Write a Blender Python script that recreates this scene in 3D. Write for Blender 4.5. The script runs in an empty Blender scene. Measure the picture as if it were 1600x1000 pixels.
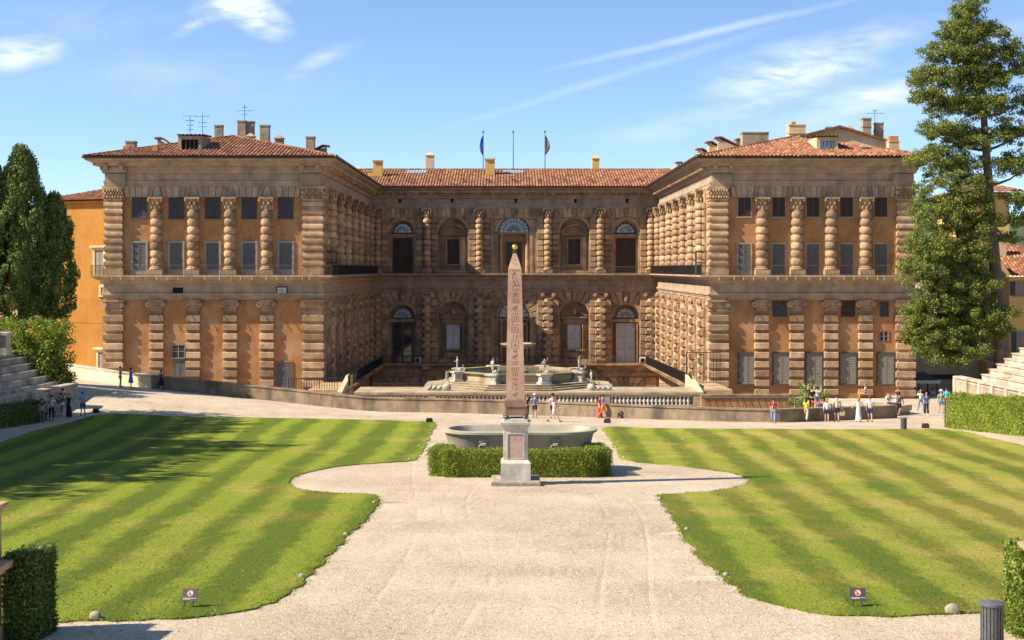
import bpy, bmesh, math, random
import numpy as np
from mathutils import Vector, Matrix
R = math.radians
rnd = random.Random(7)
SC = bpy.context.scene
COL = SC.collection

# ------------------------------------------------------------------ camera
FPX, HX, HY = 2222.0, 795.0, 420.0          # focal length and eye-level point in photo pixels
cam_d = bpy.data.cameras.new('camera'); cam = bpy.data.objects.new('camera', cam_d); COL.objects.link(cam)
cam.rotation_euler = (R(90), 0, 0)
cam_d.sensor_width = 36.0; cam_d.lens = FPX / 1600 * 36.0
cam_d.shift_x = (800 - HX) / 1600; cam_d.shift_y = -(500 - HY) / 1600
cam_d.clip_start = 0.5; cam_d.clip_end = 20000
SC.camera = cam

# ------------------------------------------------------------------ light
SUN_EL = R(41.0)
SUN_AZ = math.atan2(-0.9682, -0.2504)            # the sun stands to the left and slightly behind the viewer
w = bpy.data.worlds.new('World'); SC.world = w; w.use_nodes = True
nt = w.node_tree; N = nt.nodes; L = nt.links; N.clear()
def wn(t, **k):
    n = N.new(t)
    for a, v in k.items(): setattr(n, a, v)
    return n
def wmath(op, a, b=None, clamp=False):
    n = wn('ShaderNodeMath', operation=op, use_clamp=clamp)
    for i, x in enumerate((a, b)):
        if x is None: continue
        if isinstance(x, (int, float)): n.inputs[i].default_value = x
        else: L.new(x, n.inputs[i])
    return n.outputs[0]
def build_world():
    out = wn('ShaderNodeOutputWorld'); bg = wn('ShaderNodeBackground'); L.new(bg.outputs[0], out.inputs[0])
    bg.inputs[1].default_value = 0.10
    tc = wn('ShaderNodeTexCoord'); sep = wn('ShaderNodeSeparateXYZ'); L.new(tc.outputs['Generated'], sep.inputs[0])
    sky = wn('ShaderNodeTexSky', sky_type='NISHITA', sun_disc=False)
    sky.sun_elevation = SUN_EL; sky.sun_rotation = SUN_AZ
    sky.air_density = 1.0; sky.dust_density = 0.3; sky.ozone_density = 3.0; sky.altitude = 60
    # look the sky up a little higher than it stands, the air over the garden is that clear
    cmb = wn('ShaderNodeCombineXYZ'); L.new(sep.outputs[0], cmb.inputs[0]); L.new(sep.outputs[1], cmb.inputs[1])
    L.new(wmath('ADD', wmath('MULTIPLY', sep.outputs[2], 1.7), 0.05), cmb.inputs[2])
    nm = wn('ShaderNodeVectorMath', operation='NORMALIZE'); L.new(cmb.outputs[0], nm.inputs[0]); L.new(nm.outputs[0], sky.inputs[0])
    hs = wn('ShaderNodeHueSaturation'); hs.inputs['Saturation'].default_value = 1.0; hs.inputs['Value'].default_value = 1.0
    L.new(sky.outputs[0], hs.inputs['Color'])
    low = wn('ShaderNodeMapRange', interpolation_type='SMOOTHSTEP'); low.inputs[1].default_value = 0.22; low.inputs[2].default_value = 0.5; low.inputs[3].default_value = 1.1; low.inputs[4].default_value = 1.0
    L.new(sep.outputs[2], low.inputs[0])
    nth = wn('ShaderNodeMapRange', interpolation_type='SMOOTHSTEP'); nth.inputs[1].default_value = -0.1; nth.inputs[2].default_value = 0.4; L.new(sep.outputs[1], nth.inputs[0])
    amt = wmath('ADD', wmath('MULTIPLY', nth.outputs[0], wmath('SUBTRACT', low.outputs[0], 1.0)), 1.0)
    vm = wn('ShaderNodeVectorMath', operation='SCALE'); L.new(hs.outputs[0], vm.inputs[0]); L.new(amt, vm.inputs[3])
    # cirrus and aircraft trails, laid out by compass direction
    ysafe = wmath('MAXIMUM', sep.outputs[1], 0.05)
    u = wmath('DIVIDE', sep.outputs[0], ysafe); v = wmath('DIVIDE', sep.outputs[2], ysafe)
    cb = wn('ShaderNodeCombineXYZ'); L.new(u, cb.inputs[0]); L.new(v, cb.inputs[1])
    def noise(scale, detail, rot, sx, sy, dist=0.0):
        mp = wn('ShaderNodeMapping'); L.new(cb.outputs[0], mp.inputs[0])
        mp.inputs['Rotation'].default_value = (0, 0, rot); mp.inputs['Scale'].default_value = (sx, sy, 1)
        nz = wn('ShaderNodeTexNoise'); L.new(mp.outputs[0], nz.inputs['Vector'])
        nz.inputs['Scale'].default_value = scale; nz.inputs['Detail'].default_value = detail
        nz.inputs['Roughness'].default_value = 0.6; nz.inputs['Distortion'].default_value = dist
        return nz.outputs[0]
    fine = noise(26, 7, R(-12), 1, 3.4, 0.4)
    big = noise(9, 5, R(-10), 1, 2.6, 0.3)
    warp = noise(14, 3, 0, 1, 1)
    total = None
    def cloud(px, py, lx, ly, ang, amt, n=fine, lo=0.38, hi=0.72, soft=1.6):
        """soft ellipse at a direction, broken by noise; ang in degrees, rising to the right positive"""
        nonlocal total
        cu, cv = (px - HX) / FPX, (HY - py) / FPX
        a = R(ang); ca, sa = math.cos(a), math.sin(a)
        du = wmath('SUBTRACT', u, cu)
        dv = wmath('ADD', wmath('SUBTRACT', v, cv), wmath('MULTIPLY', wmath('SUBTRACT', warp, 0.5), ly / FPX * 1.3))
        p = wmath('DIVIDE', wmath('ADD', wmath('MULTIPLY', du, ca), wmath('MULTIPLY', dv, sa)), lx / FPX)
        q = wmath('DIVIDE', wmath('SUBTRACT', wmath('MULTIPLY', dv, ca), wmath('MULTIPLY', du, sa)), ly / FPX)
        d = wmath('SQRT', wmath('ADD', wmath('MULTIPLY', p, p), wmath('MULTIPLY', q, q)))
        m = wmath('POWER', wmath('SUBTRACT', 1.0, d, True), soft)
        if n is not None:
            f = wn('ShaderNodeMapRange'); f.inputs[1].default_value = lo; f.inputs[2].default_value = hi; f.clamp = True
            L.new(n, f.inputs[0]); m = wmath('MULTIPLY', m, f.outputs[0])
        m = wmath('MULTIPLY', m, amt)
        total = m if total is None else wmath('ADD', total, m)
    cloud(395, 20, 80, 36, -28, 1.9, fine, 0.3, 0.62, 1.1)
    cloud(380, 4, 95, 28, 10, 1.4, fine, 0.3, 0.62, 1.1)
    cloud(310, 35, 70, 14, 30, 0.7, fine, 0.3, 0.6)
    cloud(30, 85, 90, 32, 8, 1.6, fine, 0.3, 0.62, 1.1)
    cloud(505, 92, 75, 17, 24, 0.5, fine, 0.3, 0.6, 1.0)
    cloud(1105, 52, 290, 9, 13.0, 0.5, fine, 0.1, 0.5, 1.0)
    cloud(960, 120, 330, 10, 17.0, 0.3, fine, 0.15, 0.6, 1.0)
    cloud(1290, 78, 230, 34, 12, 1.0, fine, 0.28, 0.65, 1.2)
    cloud(1235, 120, 170, 24, 9, 1.5, fine, 0.28, 0.62, 1.1)
    cloud(1400, 145, 160, 26, 10, 1.4, fine, 0.28, 0.62, 1.1)
    cloud(1180, 160, 300, 26, 12, 0.55, fine, 0.3, 0.65, 1.2)
    cloud(1320, 190, 300, 45, 3, 0.6, big, 0.35, 0.7, 1.2)
    cloud(1560, 60, 150, 30, 15, 0.5, fine, 0.3, 0.65, 1.2)
    cloud(1010, 215, 90, 22, 5, 0.5, big, 0.35, 0.65, 1.2)
    cloud(150, 30, 300, 50, 3, 0.35, big, 0.4, 0.7, 1.2)
    cloud(250, 120, 420, 60, 0, 0.3, big, 0.4, 0.7, 1.2)
    fac = wmath('MULTIPLY', wmath('MINIMUM', total, 1.0), 0.62)
    mx = wn('ShaderNodeMix', data_type='RGBA'); L.new(fac, mx.inputs['Factor'])
    L.new(vm.outputs[0], mx.inputs['A']); mx.inputs['B'].default_value = (6.2, 6.4, 6.7, 1)
    L.new(mx.outputs['Result'], bg.inputs[0])
build_world()

sun_d = bpy.data.lights.new('sun', 'SUN'); sun_d.energy = 5.0; sun_d.angle = R(0.5); sun_d.color = (1.0, 0.89, 0.73)
sun = bpy.data.objects.new('sun', sun_d); COL.objects.link(sun)
S_DIR = Vector((math.sin(SUN_AZ) * math.cos(SUN_EL), math.cos(SUN_AZ) * math.cos(SUN_EL), math.sin(SUN_EL)))
sun.rotation_euler = S_DIR.to_track_quat('Z', 'Y').to_euler()
SC.view_settings.view_transform = 'Standard'; SC.view_settings.look = 'None'
SC.view_settings.exposure = 1.08; SC.view_settings.gamma = 1.0

# ------------------------------------------------------------------ materials
def make_mat(name, rough=0.9):
    m = bpy.data.materials.new(name); m.use_nodes = True
    nt = m.node_tree; b = nt.nodes['Principled BSDF']; b.inputs['Roughness'].default_value = rough
    if 'Specular IOR Level' in b.inputs: b.inputs['Specular IOR Level'].default_value = 0.25
    return m, nt, b
def nd(nt, t, **k):
    n = nt.nodes.new(t)
    for a, v in k.items(): setattr(n, a, v)
    return n
def mth(nt, op, a, b=None, clamp=False):
    n = nd(nt, 'ShaderNodeMath', operation=op, use_clamp=clamp)
    for i, x in enumerate((a, b)):
        if x is None: continue
        if isinstance(x, (int, float)): n.inputs[i].default_value = x
        else: nt.links.new(x, n.inputs[i])
    return n.outputs[0]
def noise_n(nt, scale, detail=5, rough=0.6, stretch=(1, 1, 1), dist=0.0):
    g = nd(nt, 'ShaderNodeNewGeometry'); mp = nd(nt, 'ShaderNodeMapping'); nt.links.new(g.outputs['Position'], mp.inputs[0])
    mp.inputs['Scale'].default_value = stretch
    z = nd(nt, 'ShaderNodeTexNoise'); nt.links.new(mp.outputs[0], z.inputs['Vector'])
    z.inputs['Scale'].default_value = scale; z.inputs['Detail'].default_value = detail; z.inputs['Roughness'].default_value = rough
    z.inputs['Distortion'].default_value = dist
    return z.outputs[0]
def ramp(nt, fac, stops):
    r = nd(nt, 'ShaderNodeValToRGB'); nt.links.new(fac, r.inputs[0])
    e = r.color_ramp.elements
    while len(e) < len(stops): e.new(0.5)
    for i, (p, c) in enumerate(stops): e[i].position = p; e[i].color = (*c, 1)
    return r.outputs[0]
def mixc(nt, fac, a, b, mode='MIX'):
    m = nd(nt, 'ShaderNodeMix', data_type='RGBA', blend_type=mode)
    for key, x in (('Factor', fac), ('A', a), ('B', b)):
        s = m.inputs[key]
        if isinstance(x, tuple): s.default_value = (*x, 1)
        elif isinstance(x, (int, float)): s.default_value = x
        else: nt.links.new(x, s)
    return m.outputs['Result']
def bump(nt, b, h, strength=0.3, dist=0.05):
    n = nd(nt, 'ShaderNodeBump'); n.inputs['Strength'].default_value = strength; n.inputs['Distance'].default_value = dist
    nt.links.new(h, n.inputs['Height']); nt.links.new(n.outputs[0], b.inputs['Normal'])
def plain(name, c, rough=0.7, metal=0.0, var=0.0, scale=3.0):
    m, nt, b = make_mat(name, rough); b.inputs['Metallic'].default_value = metal
    if var:
        z = noise_n(nt, scale)
        nt.links.new(ramp(nt, z, [(0.3, tuple(x * (1 - var) for x in c)), (0.7, tuple(min(1, x * (1 + var)) for x in c))]), b.inputs['Base Color'])
    else: b.inputs['Base Color'].default_value = (*c, 1)
    return m
def stone(name, c_lo, c_hi, stain, stain_amt=0.5, scale=0.9, bstr=0.5, streak=(1, 1, 0.18), isl=0.35, fine=9.0):
    m, nt, b = make_mat(name, 0.92)
    a = noise_n(nt, scale, 6); f = noise_n(nt, fine, 5, 0.7); s = noise_n(nt, 0.8, 6, 0.65, streak)
    base = ramp(nt, mth(nt, 'ADD', mth(nt, 'MULTIPLY', a, 0.65), mth(nt, 'MULTIPLY', f, 0.35)), [(0.36, c_lo), (0.62, c_hi)])
    g = nd(nt, 'ShaderNodeNewGeometry')
    mr = nd(nt, 'ShaderNodeMapRange'); nt.links.new(g.outputs['Random Per Island'], mr.inputs[0])
    mr.inputs[3].default_value = 1 - isl; mr.inputs[4].default_value = 1 + isl * 0.6
    hv = nd(nt, 'ShaderNodeHueSaturation'); nt.links.new(base, hv.inputs['Color']); nt.links.new(mr.outputs[0], hv.inputs['Value'])
    st = ramp(nt, s, [(0.46, (0, 0, 0)), (0.68, (1, 1, 1))])
    col = mixc(nt, mth(nt, 'MULTIPLY', st, stain_amt), hv.outputs[0], stain)
    nt.links.new(col, b.inputs['Base Color'])
    bump(nt, b, mth(nt, 'ADD', mth(nt, 'ADD', f, mth(nt, 'MULTIPLY', noise_n(nt, fine * .4, 4), 0.9)), mth(nt, 'MULTIPLY', noise_n(nt, fine * 3, 3), 0.5)), bstr, 0.11)
    return m
M = {}
M['stone'] = stone('weathered sandstone', (0.265, 0.165, 0.095), (0.53, 0.355, 0.205), (0.12, 0.09, 0.068), 0.5, isl=0.42)
M['stone_grey'] = stone('grey sandstone', (0.275, 0.195, 0.13), (0.47, 0.35, 0.24), (0.13, 0.105, 0.085), 0.4, isl=0.25)
M['stucco'] = stone('orange stucco', (0.235, 0.11, 0.042), (0.42, 0.21, 0.082), (0.42, 0.295, 0.18), 0.6, 0.45, 0.25, (1, 1, 0.55), 0.0, 5)
M['ochre'] = stone('yellow orange plaster', (0.275, 0.115, 0.018), (0.40, 0.18, 0.03), (0.36, 0.205, 0.065), 0.7, 0.25, 0.12, (1, 1, 0.5), 0.0)
M['cream'] = stone('cream plaster', (0.50, 0.36, 0.20), (0.66, 0.50, 0.30), (0.30, 0.24, 0.17), 0.5, 0.5, 0.15, (1, 1, 0.4), 0.05)
M['yellow'] = stone('yellow plaster', (0.52, 0.33, 0.09), (0.62, 0.42, 0.14), (0.42, 0.30, 0.13), 0.3, 0.5, 0.1, (1, 1, 0.4), 0.0)
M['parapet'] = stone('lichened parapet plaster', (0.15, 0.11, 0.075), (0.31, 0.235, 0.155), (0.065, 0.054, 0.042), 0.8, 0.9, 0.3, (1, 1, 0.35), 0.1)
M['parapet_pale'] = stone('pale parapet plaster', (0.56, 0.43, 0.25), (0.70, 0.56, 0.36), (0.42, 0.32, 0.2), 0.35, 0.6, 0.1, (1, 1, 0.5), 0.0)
M['steps'] = stone('grey weathered steps', (0.34, 0.28, 0.21), (0.60, 0.51, 0.40), (0.10, 0.085, 0.07), 0.75, 1.2, 0.3, (1, 1, 0.2), 0.12)
M['steps_pale'] = stone('pale weathered steps', (0.38, 0.30, 0.21), (0.60, 0.50, 0.38), (0.17, 0.12, 0.08), 0.75, 1.2, 0.3, (1, 1, 0.25), 0.1)
M['chimney'] = stone('grey chimney render', (0.22, 0.175, 0.12), (0.40, 0.325, 0.23), (0.09, 0.075, 0.06), 0.6, 1.5, 0.3, (1, 1, 0.35), 0.1)
M['marble'] = stone('white marble', (0.42, 0.38, 0.325), (0.60, 0.555, 0.49), (0.22, 0.185, 0.14), 0.55, 2.0, 0.15, (1, 1, 0.4), 0.0)
M['fountain'] = stone('fountain stone', (0.27, 0.21, 0.13), (0.43, 0.345, 0.225), (0.14, 0.105, 0.065), 0.6, 0.8, 0.2, (1, 1, 0.3), 0.05)
M['old_marble'] = stone('weathered marble', (0.32, 0.285, 0.235), (0.52, 0.48, 0.41), (0.15, 0.125, 0.095), 0.65, 2.5, 0.2, (1, 1, 0.6), 0.0)
M['granite'] = stone('grey granite', (0.26, 0.235, 0.175), (0.40, 0.365, 0.285), (0.2, 0.165, 0.11), 0.4, 1.2, 0.15, (1, 1, 0.4), 0.0, 22)
M['obelisk'] = stone('red granite', (0.36, 0.215, 0.145), (0.54, 0.36, 0.255), (0.24, 0.155, 0.11), 0.5, 1.4, 0.2, (1, 1, 0.5), 0.0, 24)
M['obelisk_dark'] = stone('dark red granite', (0.20, 0.11, 0.075), (0.32, 0.19, 0.135), (0.12, 0.075, 0.05), 0.4, 1.6, 0.2, (1, 1, 0.5), 0.0, 24)
M['porphyry'] = stone('pink marble panel', (0.36, 0.235, 0.195), (0.48, 0.335, 0.285), (0.46, 0.39, 0.34), 0.5, 3.0, 0.1, (1, 1, 0.6), 0.0, 14)
M['terracotta_stone'] = stone('warm pedestal stone', (0.34, 0.2, 0.12), (0.5, 0.33, 0.2), (0.16, 0.11, 0.08), 0.6, 2.0, 0.25, (1, 1, 0.4), 0.0, 16)
M['old_tile'] = plain('old roof tile', (0.2, 0.09, 0.05), 0.9, 0, 0.35, 4)
M['terracotta'] = plain('terracotta', (0.52, 0.19, 0.07), 0.9, 0, 0.25, 4)
M['shutter_dark'] = plain('dark grey shutter paint', (0.06, 0.058, 0.055), 0.6, 0, 0.3, 5)
M['shutter_grey'] = plain('grey green shutter paint', (0.11, 0.11, 0.105), 0.6, 0, 0.25, 5)
M['shutter_pale'] = plain('sun bleached shutter paint', (0.215, 0.19, 0.15), 0.7, 0, 0.2, 5)
M['shutter_brown'] = plain('brown shutter paint', (0.055, 0.036, 0.026), 0.6, 0, 0.3, 5)
M['frame_grey'] = plain('grey stone window frame', (0.25, 0.225, 0.195), 0.85, 0, 0.2, 4)
M['wood'] = plain('varnished wood', (0.26, 0.12, 0.045), 0.6, 0, 0.3, 6)
M['white_paint'] = plain('white window paint', (0.62, 0.58, 0.5), 0.6, 0, 0.1, 5)
M['iron'] = plain('dark wrought iron', (0.04, 0.034, 0.03), 0.6, 0.3)
M['iron_brown'] = plain('weathered iron', (0.115, 0.08, 0.058), 0.7, 0.2)
M['lead'] = plain('dark gutter metal', (0.05, 0.045, 0.042), 0.55, 0.4)
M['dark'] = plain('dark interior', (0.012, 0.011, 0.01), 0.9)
M['glass'] = plain('window glass', (0.03, 0.035, 0.04), 0.06); M['glass'].node_tree.nodes['Principled BSDF'].inputs['Specular IOR Level'].default_value = 0.9
M['glass_pale'] = plain('pale grey window glass', (0.40, 0.44, 0.47), 0.12, 0, 0.2, 1.5); M['glass_pale'].node_tree.nodes['Principled BSDF'].inputs['Specular IOR Level'].default_value = 0.8  # panes given a pale blue-grey base colour, unevenly toned
M['skylight'] = plain('skylight glass', (0.30, 0.40, 0.48), 0.08); M['skylight'].node_tree.nodes['Principled BSDF'].inputs['Specular IOR Level'].default_value = 1.0
M['gold'] = plain('gilded bronze', (0.95, 0.53, 0.09), 0.32, 0.85)
M['bronze'] = plain('green bronze', (0.08, 0.085, 0.06), 0.5, 0.4, 0.4, 20)
M['bin'] = plain('grey painted bin metal', (0.115, 0.115, 0.118), 0.5, 0.25, 0.25, 14)
M['rock'] = stone('pale edging stone', (0.24, 0.2, 0.155), (0.40, 0.345, 0.275), (0.13, 0.11, 0.085), 0.5, 5, 0.4, (1, 1, 1), 0.0, 30)
M['sign'] = plain('dark grey sign', (0.05, 0.048, 0.05), 0.5)
M['sign_red'] = plain('sign red', (0.42, 0.04, 0.04), 0.5)
M['sign_white'] = plain('sign white', (0.5, 0.49, 0.48), 0.5)
M['bark'] = stone('grey brown bark', (0.09, 0.065, 0.05), (0.2, 0.155, 0.125), (0.05, 0.04, 0.03), 0.6, 2.0, 0.8, (1, 1, 0.2), 0.0, 8)
M['water'] = plain('green fountain water', (0.05, 0.065, 0.03), 0.04)

def leaf_mat(name, c1, c2, c3, trans=0.25):
    m, nt, b = make_mat(name, 0.65)
    g = nd(nt, 'ShaderNodeNewGeometry')
    z = noise_n(nt, 0.5, 3)
    f = mth(nt, 'ADD', mth(nt, 'MULTIPLY', g.outputs['Random Per Island'], 0.7), mth(nt, 'MULTIPLY', z, 0.4))
    col = ramp(nt, f, [(0.15, c1), (0.55, c2), (0.95, c3)])
    nt.links.new(col, b.inputs['Base Color'])
    t = nd(nt, 'ShaderNodeBsdfTranslucent'); nt.links.new(col, t.inputs[0])
    mx = nd(nt, 'ShaderNodeMixShader'); mx.inputs[0].default_value = trans
    out = nt.nodes['Material Output']
    nt.links.new(b.outputs[0], mx.inputs[1]); nt.links.new(t.outputs[0], mx.inputs[2]); nt.links.new(mx.outputs[0], out.inputs[0])
    return m
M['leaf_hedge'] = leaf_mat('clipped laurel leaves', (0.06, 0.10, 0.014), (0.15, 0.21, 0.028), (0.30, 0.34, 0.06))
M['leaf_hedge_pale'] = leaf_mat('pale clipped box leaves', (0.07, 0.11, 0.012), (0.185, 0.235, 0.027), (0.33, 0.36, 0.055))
M['leaf_cypress'] = leaf_mat('dark cypress leaves', (0.038, 0.074, 0.022), (0.115, 0.17, 0.038), (0.28, 0.33, 0.075), 0.22)
M['leaf_tree'] = leaf_mat('olive cypress leaves', (0.055, 0.08, 0.016), (0.145, 0.18, 0.034), (0.29, 0.31, 0.066), 0.25)
M['leaf_bush'] = leaf_mat('bay bush leaves', (0.065, 0.11, 0.015), (0.18, 0.24, 0.03), (0.34, 0.38, 0.06))
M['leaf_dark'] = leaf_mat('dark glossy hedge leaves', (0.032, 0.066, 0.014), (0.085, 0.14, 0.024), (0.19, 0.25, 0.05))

def roof_mat():
    m, nt, b = make_mat('terracotta roof tiles', 0.9)
    uv = nd(nt, 'ShaderNodeUVMap'); sp = nd(nt, 'ShaderNodeSeparateXYZ'); nt.links.new(uv.outputs[0], sp.inputs[0])
    iu = mth(nt, 'FLOOR', sp.outputs[0]); vv = mth(nt, 'ADD', sp.outputs[1], mth(nt, 'MULTIPLY', mth(nt, 'MODULO', iu, 2.0), 0.5)); iv = mth(nt, 'FLOOR', vv)
    c = nd(nt, 'ShaderNodeCombineXYZ'); nt.links.new(iu, c.inputs[0]); nt.links.new(iv, c.inputs[1])
    wnz = nd(nt, 'ShaderNodeTexWhiteNoise'); nt.links.new(c.outputs[0], wnz.inputs[0])
    a = noise_n(nt, 0.45, 5)
    f = mth(nt, 'ADD', mth(nt, 'MULTIPLY', wnz.outputs[0], 0.6), mth(nt, 'MULTIPLY', a, 0.45))
    col = ramp(nt, f, [(0.12, (0.06, 0.03, 0.02)), (0.4, (0.17, 0.068, 0.034)), (0.65, (0.25, 0.11, 0.054)), (0.95, (0.38, 0.22, 0.12))])
    nt.links.new(col, b.inputs['Base Color'])
    bump(nt, b, mth(nt, 'SUBTRACT', 1.0, mth(nt, 'FRACT', vv)), 0.8, 0.06)
    return m
M['roof'] = roof_mat()

def gravel_mat():
    m, nt, b = make_mat('pale gravel', 0.95)
    a = noise_n(nt, 0.22, 6); c = noise_n(nt, 7, 4, 0.75); f = noise_n(nt, 20, 3, 0.85); s = noise_n(nt, 1.1, 5, 0.6, (1, 0.3, 1))
    v = mth(nt, 'ADD', mth(nt, 'MULTIPLY', f, 0.5), mth(nt, 'MULTIPLY', c, 0.3)); v = mth(nt, 'ADD', v, mth(nt, 'MULTIPLY', mth(nt, 'ADD', mth(nt, 'MULTIPLY', a, 1.3), mth(nt, 'MULTIPLY', s, 0.7)), 0.16))
    col = ramp(nt, v, [(0.43, (0.19, 0.135, 0.085)), (0.51, (0.43, 0.335, 0.235)), (0.585, (0.555, 0.45, 0.33)), (0.68, (0.66, 0.565, 0.44))])
    # a few wheel tracks pressed into the drive
    g = nd(nt, 'ShaderNodeNewGeometry'); sp = nd(nt, 'ShaderNodeSeparateXYZ'); nt.links.new(g.outputs['Position'], sp.inputs[0])
    tr = None
    for x0, am, fr_, ph in ((-1.75, .55, .21, .4), (-.95, .55, .21, .4), (2.4, .8, .12, 2.0), (3.5, .8, .12, 2.0), (-3.6, .9, .1, 4.0)):
        xt = mth(nt, 'ADD', x0, mth(nt, 'MULTIPLY', mth(nt, 'SINE', mth(nt, 'ADD', mth(nt, 'MULTIPLY', sp.outputs[1], fr_), ph)), am))
        dd = mth(nt, 'ABSOLUTE', mth(nt, 'SUBTRACT', sp.outputs[0], xt)); k = mth(nt, 'SUBTRACT', 1.0, mth(nt, 'DIVIDE', dd, 0.11), True)
        tr = k if tr is None else mth(nt, 'MAXIMUM', tr, k)
    brk = ramp(nt, noise_n(nt, 0.35, 4), [(0.42, (0, 0, 0)), (0.6, (1, 1, 1))]); tr = mth(nt, 'MULTIPLY', tr, brk)
    col = mixc(nt, mth(nt, 'MULTIPLY', tr, 0.2), col, (0.60, 0.50, 0.385))
    damp = ramp(nt, noise_n(nt, 0.13, 6, 0.65), [(0.5, (0, 0, 0)), (0.72, (1, 1, 1))])
    col = mixc(nt, mth(nt, 'MULTIPLY', damp, 0.3), col, (0.34, 0.265, 0.185))
    nt.links.new(col, b.inputs['Base Color'])
    bump(nt, b, mth(nt, 'SUBTRACT', mth(nt, 'ADD', mth(nt, 'MULTIPLY', c, 0.7), f), mth(nt, 'MULTIPLY', tr, 0.35)), 0.8, 0.08)
    return m
M['gravel'] = gravel_mat()
def lawn_mat():
    m, nt, b = make_mat('mown lawn', 0.95)
    g = nd(nt, 'ShaderNodeNewGeometry'); sp = nd(nt, 'ShaderNodeSeparateXYZ'); nt.links.new(g.outputs['Position'], sp.inputs[0])
    wob = mth(nt, 'ADD', mth(nt, 'MULTIPLY', mth(nt, 'SUBTRACT', noise_n(nt, 0.06, 4), 0.5), 2.0), mth(nt, 'MULTIPLY', mth(nt, 'SUBTRACT', noise_n(nt, 1.2, 6, 0.7), 0.5), 0.8))
    # mowing bands run away from the viewer and fan out a little to the sides
    fan = mth(nt, 'MULTIPLY', sp.outputs[0], mth(nt, 'ADD', 1.0, mth(nt, 'MULTIPLY', mth(nt, 'SUBTRACT', 60.0, sp.outputs[1]), 0.0042)))
    ph = mth(nt, 'MULTIPLY', mth(nt, 'ADD', fan, wob), 2 * math.pi / 2.2)
    st = mth(nt, 'ADD', mth(nt, 'MULTIPLY', mth(nt, 'SINE', ph), 0.34), mth(nt, 'ADD', 0.5, mth(nt, 'MULTIPLY', mth(nt, 'SINE', mth(nt, 'MULTIPLY', ph, 0.37)), 0.16)))
    st = mth(nt, 'ADD', mth(nt, 'MULTIPLY', mth(nt, 'SUBTRACT', noise_n(nt, 2.6, 6, 0.78, (1, 0.2, 1)), 0.5), 1.3), st)
    dk = ramp(nt, st, [(0.30, (0.135, 0.19, 0.010)), (0.70, (0.29, 0.345, 0.026))])
    dry = noise_n(nt, 0.22, 7, 0.68, (0.75, 0.75, 1))
    xs = mth(nt, 'MULTIPLY', mth(nt, 'ADD', sp.outputs[0], 0.0), 0.005)
    dm = ramp(nt, mth(nt, 'ADD', dry, xs), [(0.48, (0, 0, 0)), (0.64, (1, 1, 1))])
    dryc = ramp(nt, st, [(0.25, (0.28, 0.23, 0.032)), (0.75, (0.54, 0.42, 0.11))])
    col = mixc(nt, mth(nt, 'MULTIPLY', dm, 0.72), dk, dryc)
    sm = ramp(nt, noise_n(nt, 13, 5, 0.85, (1, 1, 1)), [(0.36, (0.45, 0.47, 0.42)), (0.64, (1.3, 1.28, 1.2))])
    col = mixc(nt, 1.0, col, sm, 'MULTIPLY')
    nt.links.new(col, b.inputs['Base Color'])
    bump(nt, b, noise_n(nt, 22, 4, 0.85), 1.0, 0.12)
    return m
M['lawn'] = lawn_mat()
def blade_mat():
    m, nt, b = make_mat('grass blades', 0.8)
    g = nd(nt, 'ShaderNodeNewGeometry')
    nt.links.new(ramp(nt, g.outputs['Random Per Island'], [(0.1, (0.07, 0.105, 0.008)), (0.6, (0.14, 0.175, 0.015)), (0.95, (0.20, 0.19, 0.035))]), b.inputs['Base Color'])
    return m
M['blade'] = blade_mat()

# ------------------------------------------------------------------ object helpers
def link(o, parent=None):
    COL.objects.link(o)
    if parent is not None: o.parent = parent
    return o
def empty(name, loc=(0, 0, 0)):
    o = bpy.data.objects.new(name, None); o.location = loc; o.empty_display_size = 0.3; return link(o)
def tag(o, label=None, cat=None, group=None, kind=None):
    if label: o['label'] = label
    if cat: o['category'] = cat
    if group: o['group'] = group
    if kind: o['kind'] = kind
    return o
def thing(name, label, cat, loc=(0, 0, 0), group=None): return tag(empty(name, loc), label, cat, group)
def copy_tree(o, parent=None):
    c = o.copy(); COL.objects.link(c); c.parent = parent
    for ch in list(o.children): copy_tree(ch, c)
    return c
def mesh_obj(name, me, parent=None): return link(bpy.data.objects.new(name, me), parent)

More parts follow.
